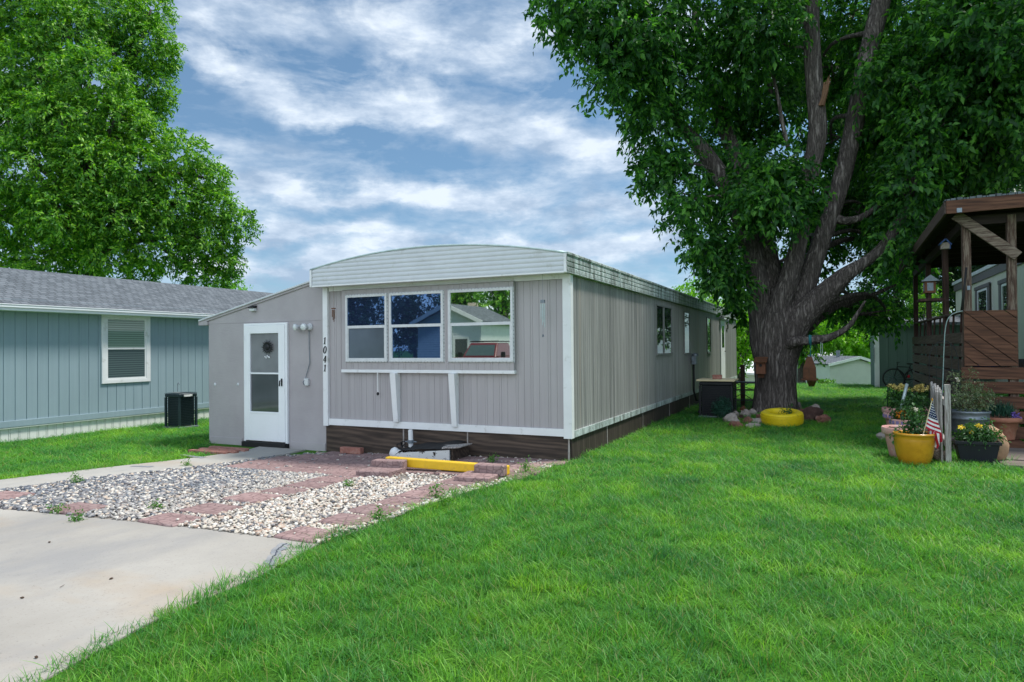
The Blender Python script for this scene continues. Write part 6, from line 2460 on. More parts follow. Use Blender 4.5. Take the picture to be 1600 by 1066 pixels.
c1 = Vector((g(1405, 703).x + .16, 12.05, 0))
pk1 = pink('pink pot with lavender tiles along its rim and a bushy orange daisy plant', c1)
foliage('foliage', [((c1.x + .0, c1.y, .58), (.20, .18, .14), 90), ((c1.x + .12, c1.y, .68), (.14, .14, .12), 50), ((c1.x - .1, c1.y - .05, .48), (.10, .10, .06), 20)], 'leaf_pot', pk1, .055, .026)
flowers(pk1, [(fy(px, py, c1.y - .12).x, c1.y - .12, fy(px, py, c1.y - .12).z) for px, py in ((1404, 647), (1411, 646), (1422, 645), (1429, 647), (1416, 649), (1408, 650), (1426, 649))], 'petal_orange', .062, 11, centre='rust')
c2 = Vector((g(1394, 690).x + .16, 13.3, 0))
pk2 = pink('pink pot with lavender tiles on the rim, second from the lawn end of its row', c2, .95)
foliage('foliage', [((c2.x + .1, c2.y, .52), (.16, .14, .10), 40)], 'leaf_pot', pk2, .05, .026)
flowers(pk2, [(c2.x - .02, c2.y - .15, .47), (c2.x + .03, c2.y - .14, .49)], 'petal_orange', .045, 9)
c3 = Vector((c2.x + .05, 14.55, 0))
pk3 = pink('plain pink pot at the back of its row with pale yellow flowers above it', c3, .92, False)
foliage('foliage', [((c3.x + .2, c3.y, .62), (.34, .2, .18), 120), ((c3.x + .45, c3.y, .60), (.22, .2, .16), 60), ((c3.x - .02, c3.y - .05, .62), (.12, .1, .16), 30)], 'leaf_pot', pk3, .06, .03)
flowers(pk3, [(c3.x + RNG.uniform(-.12, .62), c3.y - .1 + RNG.uniform(-.1, .15), .80 + RNG.uniform(-.05, .05)) for _ in range(60)], 'petal_pale', .05, 8)
c4 = Vector((yp.x - .10, yp.y + .55, 0))
pk4 = pink('plain pink pot mostly hidden behind the mustard glazed pot', c4, .95, False)

# picket fence offcut
A0, A1 = Vector((1.38, 10.72, 0)), Vector((1.53, 12.95, 0))
pf = thing('picket_fence', 'short panel of silvered unpainted pickets behind the flower pots', 'fence', (1.5, 11.8, 0))
dirn = (A1 - A0).normalized()
for k in range(13):
    t = k / 12
    p = A0.lerp(A1, t)
    h = 1.0 - .0 * t + .03 * math.sin(k * 2.1)
    w = .115
    m = MB()
    outl = [(-w / 2, 0), (w / 2, 0), (w / 2, h - .06), (w * .2, h), (-w * .2, h), (-w / 2, h - .06)]
    lean = .01 * math.sin(k * 3.7)
    m.prism(outl, lambda u, v, o: (p.x + dirn.x * u + o + lean * v, p.y + dirn.y * u, v - .02), -.012, .012)
    m.build('picket', M['picket'], pf)
m = MB()
for z in (.28, .82):
    m.beam(A0 + Vector((.04, -.06, z)), A1 + Vector((.04, .06, z)), .04, .08)
m.build('rail', M['picket'], pf)
m = MB().box(A0.x + .03, A0.x + .10, A0.y - .09, A0.y - .02, -.02, 1.06)
m.build('post', M['picket'], pf, bevel=.006)

# driftwood log beside the mustard pot
lgp = g(1477, 724)
m = MB().tube([(lgp.x - .03, lgp.y + .02, .085), (lgp.x - .10, lgp.y + .45, .09), (lgp.x - .10, lgp.y + .9, .085)], [.085, .09, .08], 14, fn=ridges)
tag(m.build('log', M['driftwood'], smooth=True), 'short grey log lying between the mustard pot and the pickets', 'log')

# galvanised tub on a plank with straggly plant
tb = Vector((1.93, 12.15, .20))
m = MB().box(1.68, 2.30, 11.95, 12.40, 0, .19)
tag(m.build('wooden_crate', M['deck_grey'], bevel=.01), 'low weathered wooden stand under the galvanised tub', 'crate')
tub = pot('galvanised_tub', 'round galvanised metal tub with straggly pale green plants', tb, [(0, 0), (.215, 0), (.222, .012), (.228, .06), (.234, .065), (.24, .12), (.246, .27), (.254, .272), (.254, .295), (.247, .30), (.254, .36), (.268, .37), (.270, .395), (.256, .40), (.25, .36)], 'galv', .35, .25, 40, 'tub')
foliage('foliage', [((tb.x - .02, tb.y, .72), (.22, .18, .16), 130), ((tb.x + .1, tb.y, .88), (.16, .15, .16), 60), ((tb.x - .12, tb.y - .02, .95), (.10, .10, .20), 40), ((tb.x + .02, tb.y, 1.05), (.14, .10, .12), 24), ((tb.x + .2, tb.y, .80), (.10, .12, .12), 26)], 'leaf_pale', tub, .035, .016, 9, .1, (.08, .18))
flowers(tub, [(tb.x - .17, tb.y - .1, 1.08), (tb.x - .15, tb.y - .1, 1.05), (tb.x - .2, tb.y - .1, .76)], 'petal_white', .035, 7)
# terracotta pot with grassy herb and purple flower
tcp = Vector((2.40, 12.62, .13))
m = MB().box(2.16, 2.66, 12.42, 12.86, 0, .125)
tag(m.build('wooden_crate', M['porch_x'], bevel=.01), 'low brown wooden block under the terracotta pot', 'crate')
ter = pot('flower_pot', 'terracotta pot with thick rim holding a spiky dark green herb', tcp, [(0, 0), (.17, 0), (.18, .02), (.20, .16), (.215, .17), (.225, .27), (.262, .275), (.275, .30), (.272, .345), (.255, .35), (.235, .33), (.23, .30)], 'terracotta', .315, .235)
V, F = [], []
P = np.array([(tcp.x + RNG.uniform(-.17, .15), tcp.y + RNG.uniform(-.14, .14), tcp.z + .31 + RNG.uniform(0, .12)) for _ in range(520)])
A = unit(np.array([(RNG.uniform(-.35, .35), RNG.uniform(-.35, .35), 1) for _ in range(520)]))
V, F = leaf_arrays(P, A, NR.uniform(.1, .24, 520), np.full(520, .012), NR, .1)
npmesh('herb', V, F, M['leaf_juniper'], ter)
flowers(ter, [(tcp.x + .17 + RNG.uniform(-.04, .04), tcp.y - .15, tcp.z + .38 + RNG.uniform(-.03, .03)) for _ in range(8)], 'petal_purple', .045, 6)
# dark planter box with yellow flowers
bxp = Vector((1.80, 10.92, 0))
pb = thing('planter_box', 'dark navy plastic planter box with yellow flowers beside the picket panel', 'planter', bxp)
w0, w1, d0_, d1_, hh = .19, .245, .13, .16, .29
m = MB()
m.add([(bxp.x - w0, bxp.y - d0_, 0), (bxp.x + w0, bxp.y - d0_, 0), (bxp.x + w0, bxp.y + d0_, 0), (bxp.x - w0, bxp.y + d0_, 0), (bxp.x - w1, bxp.y - d1_, hh), (bxp.x + w1, bxp.y - d1_, hh), (bxp.x + w1, bxp.y + d1_, hh), (bxp.x - w1, bxp.y + d1_, hh)],
      [(3, 2, 1, 0), (0, 1, 5, 4), (1, 2, 6, 5), (2, 3, 7, 6), (3, 0, 4, 7)])
m.box(bxp.x - w1 - .015, bxp.x + w1 + .015, bxp.y - d1_ - .015, bxp.y - d1_ + .01, hh - .03, hh + .012)
m.box(bxp.x - w1 - .015, bxp.x + w1 + .015, bxp.y + d1_ - .01, bxp.y + d1_ + .015, hh - .03, hh + .012)
m.box(bxp.x - w1 - .015, bxp.x - w1 + .01, bxp.y - d1_ + .01, bxp.y + d1_ - .01, hh - .03, hh + .012)
m.box(bxp.x + w1 - .01, bxp.x + w1 + .015, bxp.y - d1_ + .01, bxp.y + d1_ - .01, hh - .03, hh + .012)
m.build('box', M['navy_plastic'], pb, bevel=.004)
MB().box(bxp.x - w1 + .012, bxp.x + w1 - .012, bxp.y - d1_ + .012, bxp.y + d1_ - .012, .2, hh - .02).build('soil', M['soil'], pb)
foliage('foliage', [((bxp.x + .03, bxp.y, .36), (.20, .13, .10), 110), ((bxp.x + .1, bxp.y, .44), (.13, .11, .08), 50), ((bxp.x - .1, bxp.y - .02, .40), (.08, .10, .08), 24)], 'leaf_pot', pb, .05, .022)
flowers(pb, [(fy(px, py, bxp.y - .1).x, bxp.y - .1, fy(px, py, bxp.y - .1).z) for px, py in ((1500, 668), (1504, 667), (1528, 665), (1531, 666), (1518, 675))], 'petal_yellow', .042, 8)
m = MB()
for px, py in ((1502, 668), (1529, 666), (1518, 676)):
    p = fy(px, py, bxp.y - .09)
    m.tube([(bxp.x + (p.x - bxp.x) * .4, bxp.y - .02, .38), (p.x, p.y, p.z)], .004, 5)
m.build('stems', M['leaf_pot'], pb)
# tan egg-shaped clay jar
jr = Vector((2.00, 11.12, 0))
m = MB().lathe([(0, 0), (.10, 0), (.13, .03), (.19, .14), (.215, .25), (.20, .36), (.15, .46), (.08, .52), (0, .535)], (0, 0, 0), 32)
m.v = [(jr.x + v[0] + (v[2] - .2) * -.16, jr.y + v[1], v[2] * .93) for v in m.v]
tag(m.build('clay_jar', M['tan_clay'], smooth=True), 'smooth tan egg shaped clay jar right of the dark planter box', 'jar')
# paving by the porch step
m = MB()
for i, (x0, x1, y0, y1) in enumerate(((2.05, 2.85, 10.62, 11.05), (2.87, 3.7, 10.60, 11.05), (2.15, 2.95, 11.08, 12.3), (2.97, 3.8, 11.08, 12.3))):
    m2 = MB().box(x0, x1, y0, y1, -.03, .035 + .006 * i)
    tag(m2.build('paving_slab', M['deck_grey'], bevel=.008), ['grey brown slab in the front row of the porch paving, next to the clay jar', 'grey brown slab in the front row of the porch paving at the picture edge', 'grey brown slab behind the front row of the porch paving, below the terracotta pot', 'grey brown slab behind the front row of the porch paving at the picture edge'][i], 'paving slab', 'slabs paving the ground by the porch')
# grey stone block behind the pickets and dark hoop
p = g(1447, 694)
m = MB().rock((p.x, p.y + .3, .22), (.17, .14, .34), 4, 1, 3, .25)
tag(m.build('stone', M['pink_clay']), 'upright pinkish stone between the orange daisies and the pickets', 'stone')
p = g(1386, 688)
m = MB().rock((p.x, p.y, .05), (.16, .12, .12), 9, .8, 3, .3)
tag(m.build('stone', M['stone_pale']), 'small grey stone in the grass left of the pink pots', 'stone')
M['hook_metal'] = plain('pale_green_metal', (.22, .30, .29), .5, .15, 10, .1, 50)
# shepherd's hooks, trellis and leaning pipe
sY = 12.3
hkz = lambda px, py: tuple(fy(px, py, sY))
m = MB()
pts, _ = limb_path([(*hkz(1469, 690), 0), (*hkz(1473, 600), 0), (*hkz(1475, 545), 0), (*hkz(1477, 515), 0), (*hkz(1481, 499), 0), (*hkz(1490, 490), 0), (*hkz(1504, 486), 0)], 6)
pts[0].z = -.02
m.tube(pts, .007, 8)
tag(m.build('shepherds_hook', M['hook_metal'], smooth=True), 'tall pale green shepherd hook curving over in front of the porch corner', 'garden hook')
m = MB()
p = g(1387, 668)
q = fy(1387, 588, p.y)
m.tube([(p.x, p.y, -.02), (q.x, p.y, q.z - .12), (q.x + .02, p.y, q.z - .02), (q.x + .10, p.y, q.z), (q.x + .15, p.y, q.z - .08)], .010, 8)
tag(m.build('shepherds_hook', M['dark_green_metal'], smooth=True), 'dark green hooked garden stake left of the pink pots', 'garden hook')
m = MB()
a, b_ = fy(1409, 662, 13.9), fy(1418, 600, 13.9)
m.tube([(a.x - .03, 13.9, .35), (b_.x, 13.95, b_.z)], .028, 10)
tag(m.build('metal_pipe', M['light_metal'], smooth=True), 'pale metal pipe leaning out of the flowers by the porch', 'pipe')
m = MB()
tY = 12.95
pts = [fy(px, py, tY) for px, py in ((1452, 640), (1452, 590), (1452, 560), (1456, 545), (1464, 536), (1475, 533), (1486, 538), (1494, 550), (1498, 575), (1498, 640))]
P_, _ = limb_path([(*q, 0) for q in pts], 5)
m.tube(P_, .007, 6)
for px in (1463, 1475, 1487):
    a, b_ = fy(px, 640, tY), fy(px, 536, tY)
    m.tube([a, b_], .005, 5)
for py in (575, 605):
    a, b_ = fy(1452, py, tY), fy(1498, py + 4, tY)
    m.tube([a, b_], .005, 5)
for px in (1452, 1498):
    a = fy(px, 640, tY)
    m.tube([a, (a.x, tY, -.02)], .007, 6)
tag(m.build('wire_trellis', M['black_metal']), 'thin black arched wire trellis against the porch slats', 'trellis')
m = MB()
P_ = [(1.62 + .02 * math.sin(t), 13.02 + .30 * math.cos(t), .62 + .30 * math.sin(t)) for t in [2 * PI * k / 24 for k in range(25)]]
m.tube(P_, .022, 8, cap=False)
tag(m.build('rubber_hose', M['black_rubber'], smooth=True), 'black coiled hose loop hanging at the end of the pickets', 'hose')
m = MB()
for k in range(7):
    c_ = fy(1440, 664, 14.0)
    P_ = [(c_.x + .10 * math.cos(t + k) * (1 + .1 * k), 14.0 + .02 * k, c_.z + .10 * math.sin(t + k)) for t in [PI * j / 10 for j in range(11)]]
    if k < 2:
        m.tube(P_, .006, 5)
tag(m.build('wire_loops', M['black_metal']), 'small loops of black wire by the pale yellow flowers', 'wire')

# ------------------------------------------------------------------ green shed, bicycle, far houses
gsx0 = g(1368, 606).x
shY = g(1368, 606).y
gs = thing('green_shed', 'dull green board shed with white corner post behind the lawn', 'shed', (gsx0 + 2, shY, 0))
shz = fy(1380, 510, shY).z
m = MB()
vs, fs = ribbed(gsx0 + .14, gsx0 + 5.4, -.3, shz, [.30, .30], .014, lambda a, o, z: (a, shY - o, z))
m.add(vs, fs)
m.add([(gsx0, shY, -.3), (gsx0, shY + 3, -.3), (gsx0, shY + 3, shz), (gsx0, shY, shz)], [(3, 2, 1, 0)])
m.build('wall', M['green_siding'], gs)
m = MB().box(gsx0 - .02, gsx0 + .14, shY - .03, shY + .10, -.3, shz)
m.build('corner_post', M['white'], gs, bevel=.006)
m = MB().add([(gsx0 - .3, shY - .3, shz), (gsx0 + 5.6, shY - .3, shz), (gsx0 + 5.6, shY + 3.2, shz + .35), (gsx0 - .3, shY + 3.2, shz + .35), (gsx0 - .3, shY - .3, shz + .1), (gsx0 + 5.6, shY - .3, shz + .1), (gsx0 + 5.6, shY + 3.2, shz + .45), (gsx0 - .3, shY + 3.2, shz + .45)],
             [(3, 2, 1, 0), (4, 5, 6, 7), (0, 1, 5, 4), (1, 2, 6, 5), (2, 3, 7, 6), (3, 0, 4, 7)])
m.build('roof', M['shingles'], gs)
p = fy(1371, 575, shY - .05)
MB().box(gsx0 - .06, gsx0 - .02, shY - .06, shY + .06, p.z + .2, p.z + .75).build('hinge_plate', M['galv'], gs)

# bicycle leaning at the shed
bY = shY - .45
w1c = fy(1391, 589, bY)
w2c = fy(1408, 584, bY)
bk = thing('bicycle', 'black bicycle leaning against the green shed', 'bicycle', (w1c.x + .4, bY, 0))
Rw = .345
for nm, cx_, cy_ in (('wheel', w1c.x + .12, bY + .12), ('wheel', w1c.x + 1.08 - .3, bY - .05)):
    m = MB()
    ring = [(cx_ + Rw * math.cos(t), cy_, gz(cx_, cy_) + Rw + .02 + Rw * math.sin(t)) for t in [2 * PI * k / 36 for k in range(37)]]
    m.tube(ring, .026, 8, cap=False)
    wo = m.build(nm, M['black_rubber'], bk, smooth=True)
    m = MB()
    for k in range(14):
        t = 2 * PI * k / 14
        m.tube([(cx_, cy_, gz(cx_, cy_) + Rw + .02), (cx_ + Rw * math.cos(t), cy_, gz(cx_, cy_) + Rw + .02 + Rw * math.sin(t))], .004, 4)
    m.build('spokes', M['galv'], wo)
x1, x2 = w1c.x + .12, w1c.x + .78
zb2 = Rw + .02
m = MB()
bbx = (x1 + x2) / 2 + .03
for a, b_ in (((x1, bY + .12, zb2), (x1 + .12, bY + .05, .82)), ((x1 + .11, bY + .05, .75), (bbx, bY, .32)), ((x1 + .12, bY + .05, .80), (bbx + .14, bY, .78)), ((bbx, bY, .32), (bbx + .16, bY, .86)), ((bbx, bY, .32), (x2, bY - .05, zb2)), ((bbx + .14, bY, .78), (x2, bY - .05, zb2))):
    m.tube([a, b_], .018, 6)
m.build('frame', M['black_metal'], bk)
MB().obox((bbx + .17, bY, .90), (.26, .13, .05), (0, .06, 0)).build('saddle', M['black_rubber'], bk, bevel=.015)
MB().tube([(x1 + .16, bY - .25, .96), (x1 + .10, bY - .02, .95), (x1 + .12, bY + .05, .84)], .013, 6).build('handlebar', M['black_metal'], bk)
MB().rock((bbx + .1, bY - .04, .45), (.06, .03, .06), 3, 1, 1).build('reflector', M['fabric_red'], bk)

# white gable house beyond the crest
D = 62
p0, p1 = pd(1297, 608, D), pd(1364, 606, D)
pk, e0_, e1_ = pd(1342, 560.5, D), pd(1297, 571, D), pd(1364, 567, D)
wd = (p1 - p0)
gh = thing('gable_house', 'pale green white clapboard gable end beyond the lawn crest', 'house', (p0.x + wd.x / 2, p0.y, gz(p0.x, p0.y)))
ex_ = Vector((wd.x, wd.y, 0)).normalized()
ey_ = Vector((-ex_.y, ex_.x, 0))
if ey_.y < 0:
    ey_ = -ey_
zg = gz(p0.x, p0.y) - .3
wl_ = Vector((wd.x, wd.y, 0)).length
tk_ = ((pk - p0).dot(ex_))
o0 = Vector((p0.x, p0.y, 0))
m = MB()
nb_ = 18
hgt = e0_.z - zg
for k in range(nb_ + 6):
    za, zb3 = zg + hgt * k / nb_, zg + hgt * (k + 1) / nb_

    def xr_(z):
        if z <= e0_.z:
            return 0, wl_
        t = min(1, (z - e0_.z) / max(.01, pk.z - e0_.z))
        return tk_ * t, wl_ + (tk_ - wl_) * t
    a0_, a1_ = xr_(za)
    b0_, b1_ = xr_(min(zb3, pk.z))
    if za >= pk.z:
        break
    zb3 = min(zb3, pk.z)
    q = [o0 + ex_ * a0_ - ey_ * .05 + Vector((0, 0, za)), o0 + ex_ * a1_ - ey_ * .05 + Vector((0, 0, za)), o0 + ex_ * b1_ + Vector((0, 0, zb3)), o0 + ex_ * b0_ + Vector((0, 0, zb3))]
    m.add(q + [o0 + ex_ * a0_ + Vector((0, 0, za)), o0 + ex_ * a1_ + Vector((0, 0, za))], [(0, 1, 2, 3), (5, 1, 0, 4)])
Lh = 14
for s in (0, wl_):
    q = [o0 + ex_ * s + Vector((0, 0, zg)), o0 + ex_ * s + ey_ * Lh + Vector((0, 0, zg)), o0 + ex_ * s + ey_ * Lh + Vector((0, 0, e0_.z)), o0 + ex_ * s + Vector((0, 0, e0_.z))]
    m.add(q, [(0, 1, 2, 3)])
m.build('wall', M['pale_green_siding'], gh)
m = MB()
ov = .25
rid = o0 + ex_ * tk_ + Vector((0, 0, pk.z + .12))
for s, ez in ((-ov, e0_.z - .02), (wl_ + ov, e1_.z - .05)):
    ea = o0 + ex_ * s + Vector((0, 0, ez + .06))
    q = [ea - ey_ * ov, rid - ey_ * ov, rid + ey_ * Lh, ea + ey_ * Lh]
    dn = Vector((0, 0, .1))
    m.add(q + [v + dn for v in q], [(0, 1, 2, 3), (7, 6, 5, 4), (0, 4, 5, 1), (1, 5, 6, 2), (2, 6, 7, 3), (3, 7, 4, 0)])
rfo = m.build('roof', M['shingles'], gh)
m = MB()
for s, ez in ((-ov, e0_.z - .02), (wl_ + ov, e1_.z - .05)):
    ea = o0 + ex_ * s + Vector((0, 0, ez + .05))
    m.beam(ea - ey_ * (ov + .05), rid - ey_ * (ov + .05) - Vector((0, 0, .01)), .06, .24)
m.build('barge_board', M['white'], gh)
q = o0 + ex_ * (tk_ - .45) + ey_ * 3 + Vector((0, 0, pk.z))
MB().tube([q - Vector((0, 0, .3)), q + Vector((0, 0, .75))], .17, 10).build('vent_pipe', M['galv'], gh)

# tan house behind it
D2 = 78
a, b_ = pd(1274, 592, D2), pd(1300, 592, D2)
th_ = thing('tan_house', 'tan house wall with white eave left of the white gable house', 'house', (a.x, a.y, gz(a.x, a.y)))
zt_ = pd(1274, 567, D2).z
ztr = pd(1330, 555, D2).z
m = MB()
dx_ = Vector((b_.x - a.x, b_.y - a.y, 0)) * 2.6
dy_ = Vector((-dx_.y, dx_.x, 0)).normalized() * 8
zb4 = gz(a.x, a.y) - .3
A_ = Vector((a.x, a.y, 0))
q = [A_, A_ + dx_, A_ + dx_ + dy_, A_ + dy_]
m.add([v + Vector((0, 0, zb4)) for v in q] + [q[0] + Vector((0, 0, zt_)), q[1] + Vector((0, 0, ztr)), q[2] + Vector((0, 0, ztr)), q[3] + Vector((0, 0, zt_))],
      [(0, 1, 5, 4), (1, 2, 6, 5), (2, 3, 7, 6), (3, 0, 4, 7)])
M['tan_siding'] = plain('tan_siding', (.42, .36, .28), .7, .08, 2, .1, 20)
m.build('wall', M['tan_siding'], th_)
m = MB()
o1 = -dx_.normalized() * .5 - dy_.normalized() * .4
q2 = [q[0] + o1 + Vector((0, 0, zt_ - .05)), q[1] + Vector((0, 0, ztr + .05)) - dy_.normalized() * .4, q[2] + Vector((0, 0, ztr + .05)), q[3] - dx_.normalized() * .5 + Vector((0, 0, zt_ - .05))]
m.add(q2 + [v + Vector((0, 0, .28)) for v in q2], [(3, 2, 1, 0), (4, 5, 6, 7), (0, 1, 5, 4), (1, 2, 6, 5), (2, 3, 7, 6), (3, 0, 4, 7)])
m.build('roof', M['white'], th_)

# white building past the end of the home
D3 = 52
a, b_ = pd(1140, 585, D3), pd(1182, 585, D3)
wh = thing('white_building', 'low white building with sloping roof between the mobile home and the trunk', 'building', (a.x, a.y, gz(a.x, a.y)))
A_ = Vector((a.x, a.y, 0))
dx_ = Vector((b_.x - a.x, b_.y - a.y, 0)) * 1.6
dy_ = Vector((-dx_.y, dx_.x, 0)).normalized() * 7
zl, zm_, zb5 = pd(1145, 583, D3).z, pd(1150, 557, D3).z, gz(a.x, a.y) - .3
zr2 = pd(1200, 575, D3).z
q = [A_, A_ + dx_, A_ + dx_ + dy_, A_ + dy_]
m = MB()
m.add([v + Vector((0, 0, zb5)) for v in q] + [v + Vector((0, 0, zl)) for v in q], [(0, 1, 5, 4), (1, 2, 6, 5), (2, 3, 7, 6), (3, 0, 4, 7)])
m.build('wall', M['pale_green_siding'], wh)
m = MB()
o1 = -dy_.normalized() * .3
q2 = [q[0] + o1 + Vector((0, 0, zl)), q[1] + o1 + Vector((0, 0, zl - .3)), q[2] + Vector((0, 0, zr2 + .8)), q[3] + Vector((0, 0, zm_ + .1))]
m.add(q2 + [v + Vector((0, 0, .15)) for v in q2], [(3, 2, 1, 0), (4, 5, 6, 7), (0, 1, 5, 4), (1, 2, 6, 5), (2, 3, 7, 6), (3, 0, 4, 7)])
m.build('roof', M['white'], wh)
# far street and hanging pot, low bush
P4 = [pd(1236, 594, 70), pd(1300, 594, 70)]
fr_y = 46.0
tag(sheet('far_street', [(-30, 47), (30, 47), (30, 53), (-30, 53)], .03, M['walk_concrete'], 3), kind='structure')
c = fy(1268, 596, 27.2)
hp = thing('hanging_pot', 'tiny brown hanging flower pot seen just right of the big trunk', 'flower pot', (c.x, 27.2, c.z))
MB().lathe([(0, -.2), (.09, -.19), (.16, 0), (.17, .04), (.15, .05), (0, .03)], c, 16).build('pot', M['rust'], hp, smooth=True)
m = MB()
for s in (-1, 1):
    m.tube([(c.x + s * .15, c.y, c.z + .04), (c.x, c.y, c.z + .75), (c.x - .05, c.y, c.z + 2.1)], .006, 4)
m.build('hanger', M['black_metal'], hp)
foliage('foliage', [((c.x, c.y, c.z + .1), (.14, .14, .08), 20)], 'leaf_pot', hp)
for px, py, lab in ((1277, 601, 'low rounded green bush by the far street, nearer the small tree'), (1291, 602, 'low rounded green bush by the far street, nearer the white gable house')):
    c = pd(px, py, 44)
    z = gz(c.x, c.y)
    sb = thing('low_bush', lab, 'bush', (c.x, c.y, z))
    foliage('foliage', [((c.x, c.y, c.z), (.6, .5, .35), 160)], 'leaf_left', sb, .12, .07, 8, 0, (.1, .2))
    MB().tube([(c.x, c.y, z - .1), (c.x, c.y, c.z)], .03, 6).build('stem', M['bark'], sb)


# ------------------------------------------------------------------ across the street, seen mirrored in the front windows
def mir(px, py, depth):
    p = pd(px, py, depth)
    return Vector((p.x, 2 * WY - p.y, p.z))


tc0 = mir(764, 550, 33)
tc0.y += 2.3
tr = thing('pickup_truck', 'dark red pickup truck with black roof rack, mirrored in the right front window', 'pickup truck', (tc0.x, tc0.y, 0))
X_, Y_ = tc0.x, tc0.y


def tbox(mb, x0, x1, y0, y1, z0, z1, t=0.0, tf=0.0):
    """x across, y back from the nose; t narrows the top, tf leans the front back"""
    vs = [(X_ + x0, Y_ - y0, z0), (X_ + x1, Y_ - y0, z0), (X_ + x1, Y_ - y1, z0), (X_ + x0, Y_ - y1, z0), (X_ + x0 + t, Y_ - y0 - tf, z1), (X_ + x1 - t, Y_ - y0 - tf, z1), (X_ + x1 - t, Y_ - y1 + tf * .5, z1), (X_ + x0 + t, Y_ - y1 + tf * .5, z1)]
    mb.add(vs, [(0, 1, 2, 3), (7, 6, 5, 4), (4, 5, 1, 0), (5, 6, 2, 1), (6, 7, 3, 2), (7, 4, 0, 3)])


m = MB()
tbox(m, -.98, .98, 0, 1.4, .50, 1.18, .06, .06)
tbox(m, -.98, .98, 1.4, 5.4, .50, 1.20, .04, .0)
m.build('body', M['truck_red'], tr, bevel=.05)
m = MB()
tbox(m, -.90, .90, 1.25, 3.3, 1.19, 1.86, .16, .55)
cab = m.build('cab', M['truck_red'], tr, bevel=.05)
m = MB()
m.add([(X_ - .78, Y_ - 1.30 + .012, 1.25), (X_ + .78, Y_ - 1.30 + .012, 1.25), (X_ + .66, Y_ - 1.70 + .012, 1.76), (X_ - .66, Y_ - 1.70 + .012, 1.76)], [(3, 2, 1, 0)])
m.build('windshield', M['truck_glass'], cab)
m = MB()
for y in (1.9, 2.5, 3.1):
    m.tube([(X_ - .74, Y_ - y, 1.93), (X_ + .74, Y_ - y, 1.93)], .03, 6)
for x in (-.74, .74):
    m.tube([(X_ + x, Y_ - 1.8, 1.92), (X_ + x, Y_ - 3.2, 1.92)], .03, 6)
m.build('roof_rack', M['black_metal'], cab)
MB().box(X_ - .5, X_ + .5, Y_ + .005, Y_ + .03, .78, 1.02).build('grille', M['black_metal'], tr, bevel=.01)
MB().box(X_ - .95, X_ + .95, Y_ + .0, Y_ + .16, .45, .66).build('bumper', M['chrome'], tr, bevel=.03)
for s in (-1, 1):
    MB().box(X_ + s * .72 - .17, X_ + s * .72 + .17, Y_ + .005, Y_ + .035, .80, 1.0).build('headlight', M['headlight'], tr, bevel=.015)
    MB().obox((X_ + s * 1.16, Y_ - 1.5, 1.30), (.22, .08, .26)).build('mirror', M['black_metal'], tr, bevel=.02)
    for y in (1.0, 4.3):
        m = MB()
        m.tube([(X_ + s * .78, Y_ - y, .38), (X_ + s * 1.0, Y_ - y, .38)], .38, 20)
        wo = m.build('wheel', M['black_rubber'], tr, bevel=.03)
        MB().tube([(X_ + s * .99, Y_ - y, .38), (X_ + s * 1.01, Y_ - y, .38)], .22, 16).build('rim', M['chrome'], wo)

hA, hB = mir(752, 545, 40), mir(640, 545, 40)
oh = thing('white_house', 'white clapboard house across the street, mirrored in the right front window', 'house', (hA.x, hA.y, 0))
m = MB()
he, hr = 3.15, 4.1
hx0, hx1 = min(hA.x, hB.x), max(hA.x, hB.x)
hy = hA.y
hxr = hA.x
hxl = hA.x - 4.4 if hB.x < hA.x else hA.x + 4.4
xa_, xb_ = min(hxr, hxl), max(hxr, hxl)
k = 22
for i in range(k):
    z0, z1 = he * i / k, he * (i + 1) / k
    m.add([(xa_, hy + .02, z0), (xb_, hy + .02, z0), (xb_, hy, z1), (xa_, hy, z1)], [(3, 2, 1, 0)])
m.add([(xa_, hy, he), (xb_, hy, he), ((xa_ + xb_) / 2, hy, hr)], [(2, 1, 0)])
m.add([(xa_, hy, 0), (xa_, hy - 4.5, 0), (xa_, hy - 4.5, he), (xa_, hy, he), (xb_, hy, 0), (xb_, hy - 4.5, 0), (xb_, hy - 4.5, he), (xb_, hy, he)], [(0, 1, 2, 3), (7, 6, 5, 4)])
m.build('wall', M['white'], oh)
m = MB()
xm_ = (xa_ + xb_) / 2
for x0, s in ((xa_ - .3, 1), (xb_ + .3, -1)):
    q = [(x0, hy + .4, he - .1), (xm_, hy + .4, hr + .08), (xm_, hy - 4.8, hr + .08), (x0, hy - 4.8, he - .1)]
    m.add(q + [(a, b, c + .15) for a, b, c in q], [(0, 1, 2, 3), (7, 6, 5, 4), (0, 4, 5, 1), (1, 5, 6, 2), (2, 6, 7, 3), (3, 7, 4, 0)])
m.build('roof', M['shingles'], oh)
m = MB()
for x0 in (xa_ - .3, xb_ + .3):
    m.beam((x0, hy + .42, he - .05), (xm_, hy + .42, hr + .12), .05, .22)
m.build('barge_board', M['white'], oh)
wq = mir(712, 530, 39.9)
MB().box(wq.x - .55, wq.x + .55, hy + .03, hy + .06, .9, 2.3).build('window', M['white'], oh)
MB().box(wq.x - .42, wq.x + .42, hy + .061, hy + .066, 1.03, 2.17).build('pane', M['pane_dark'], oh)
tH = mir(740, 545, 55)
ot = thing('brick_house', 'tan brick house behind the white one, mirrored in the right front window', 'house', (tH.x, tH.y, 0))
m = MB().box(tH.x - 4, tH.x + 1.2, tH.y - 6, tH.y, 0, 4.4)
m.build('wall', M['tan_siding'], ot)
MB().box(tH.x - 4.3, tH.x + 1.5, tH.y - 6.3, tH.y + .3, 4.4, 4.75).build('roof', M['white'], ot)
MB().box(tH.x - 1.2, tH.x - .5, tH.y - 2, tH.y - 1.3, 4.76, 5.4).build('chimney', M['tan_siding'], ot)


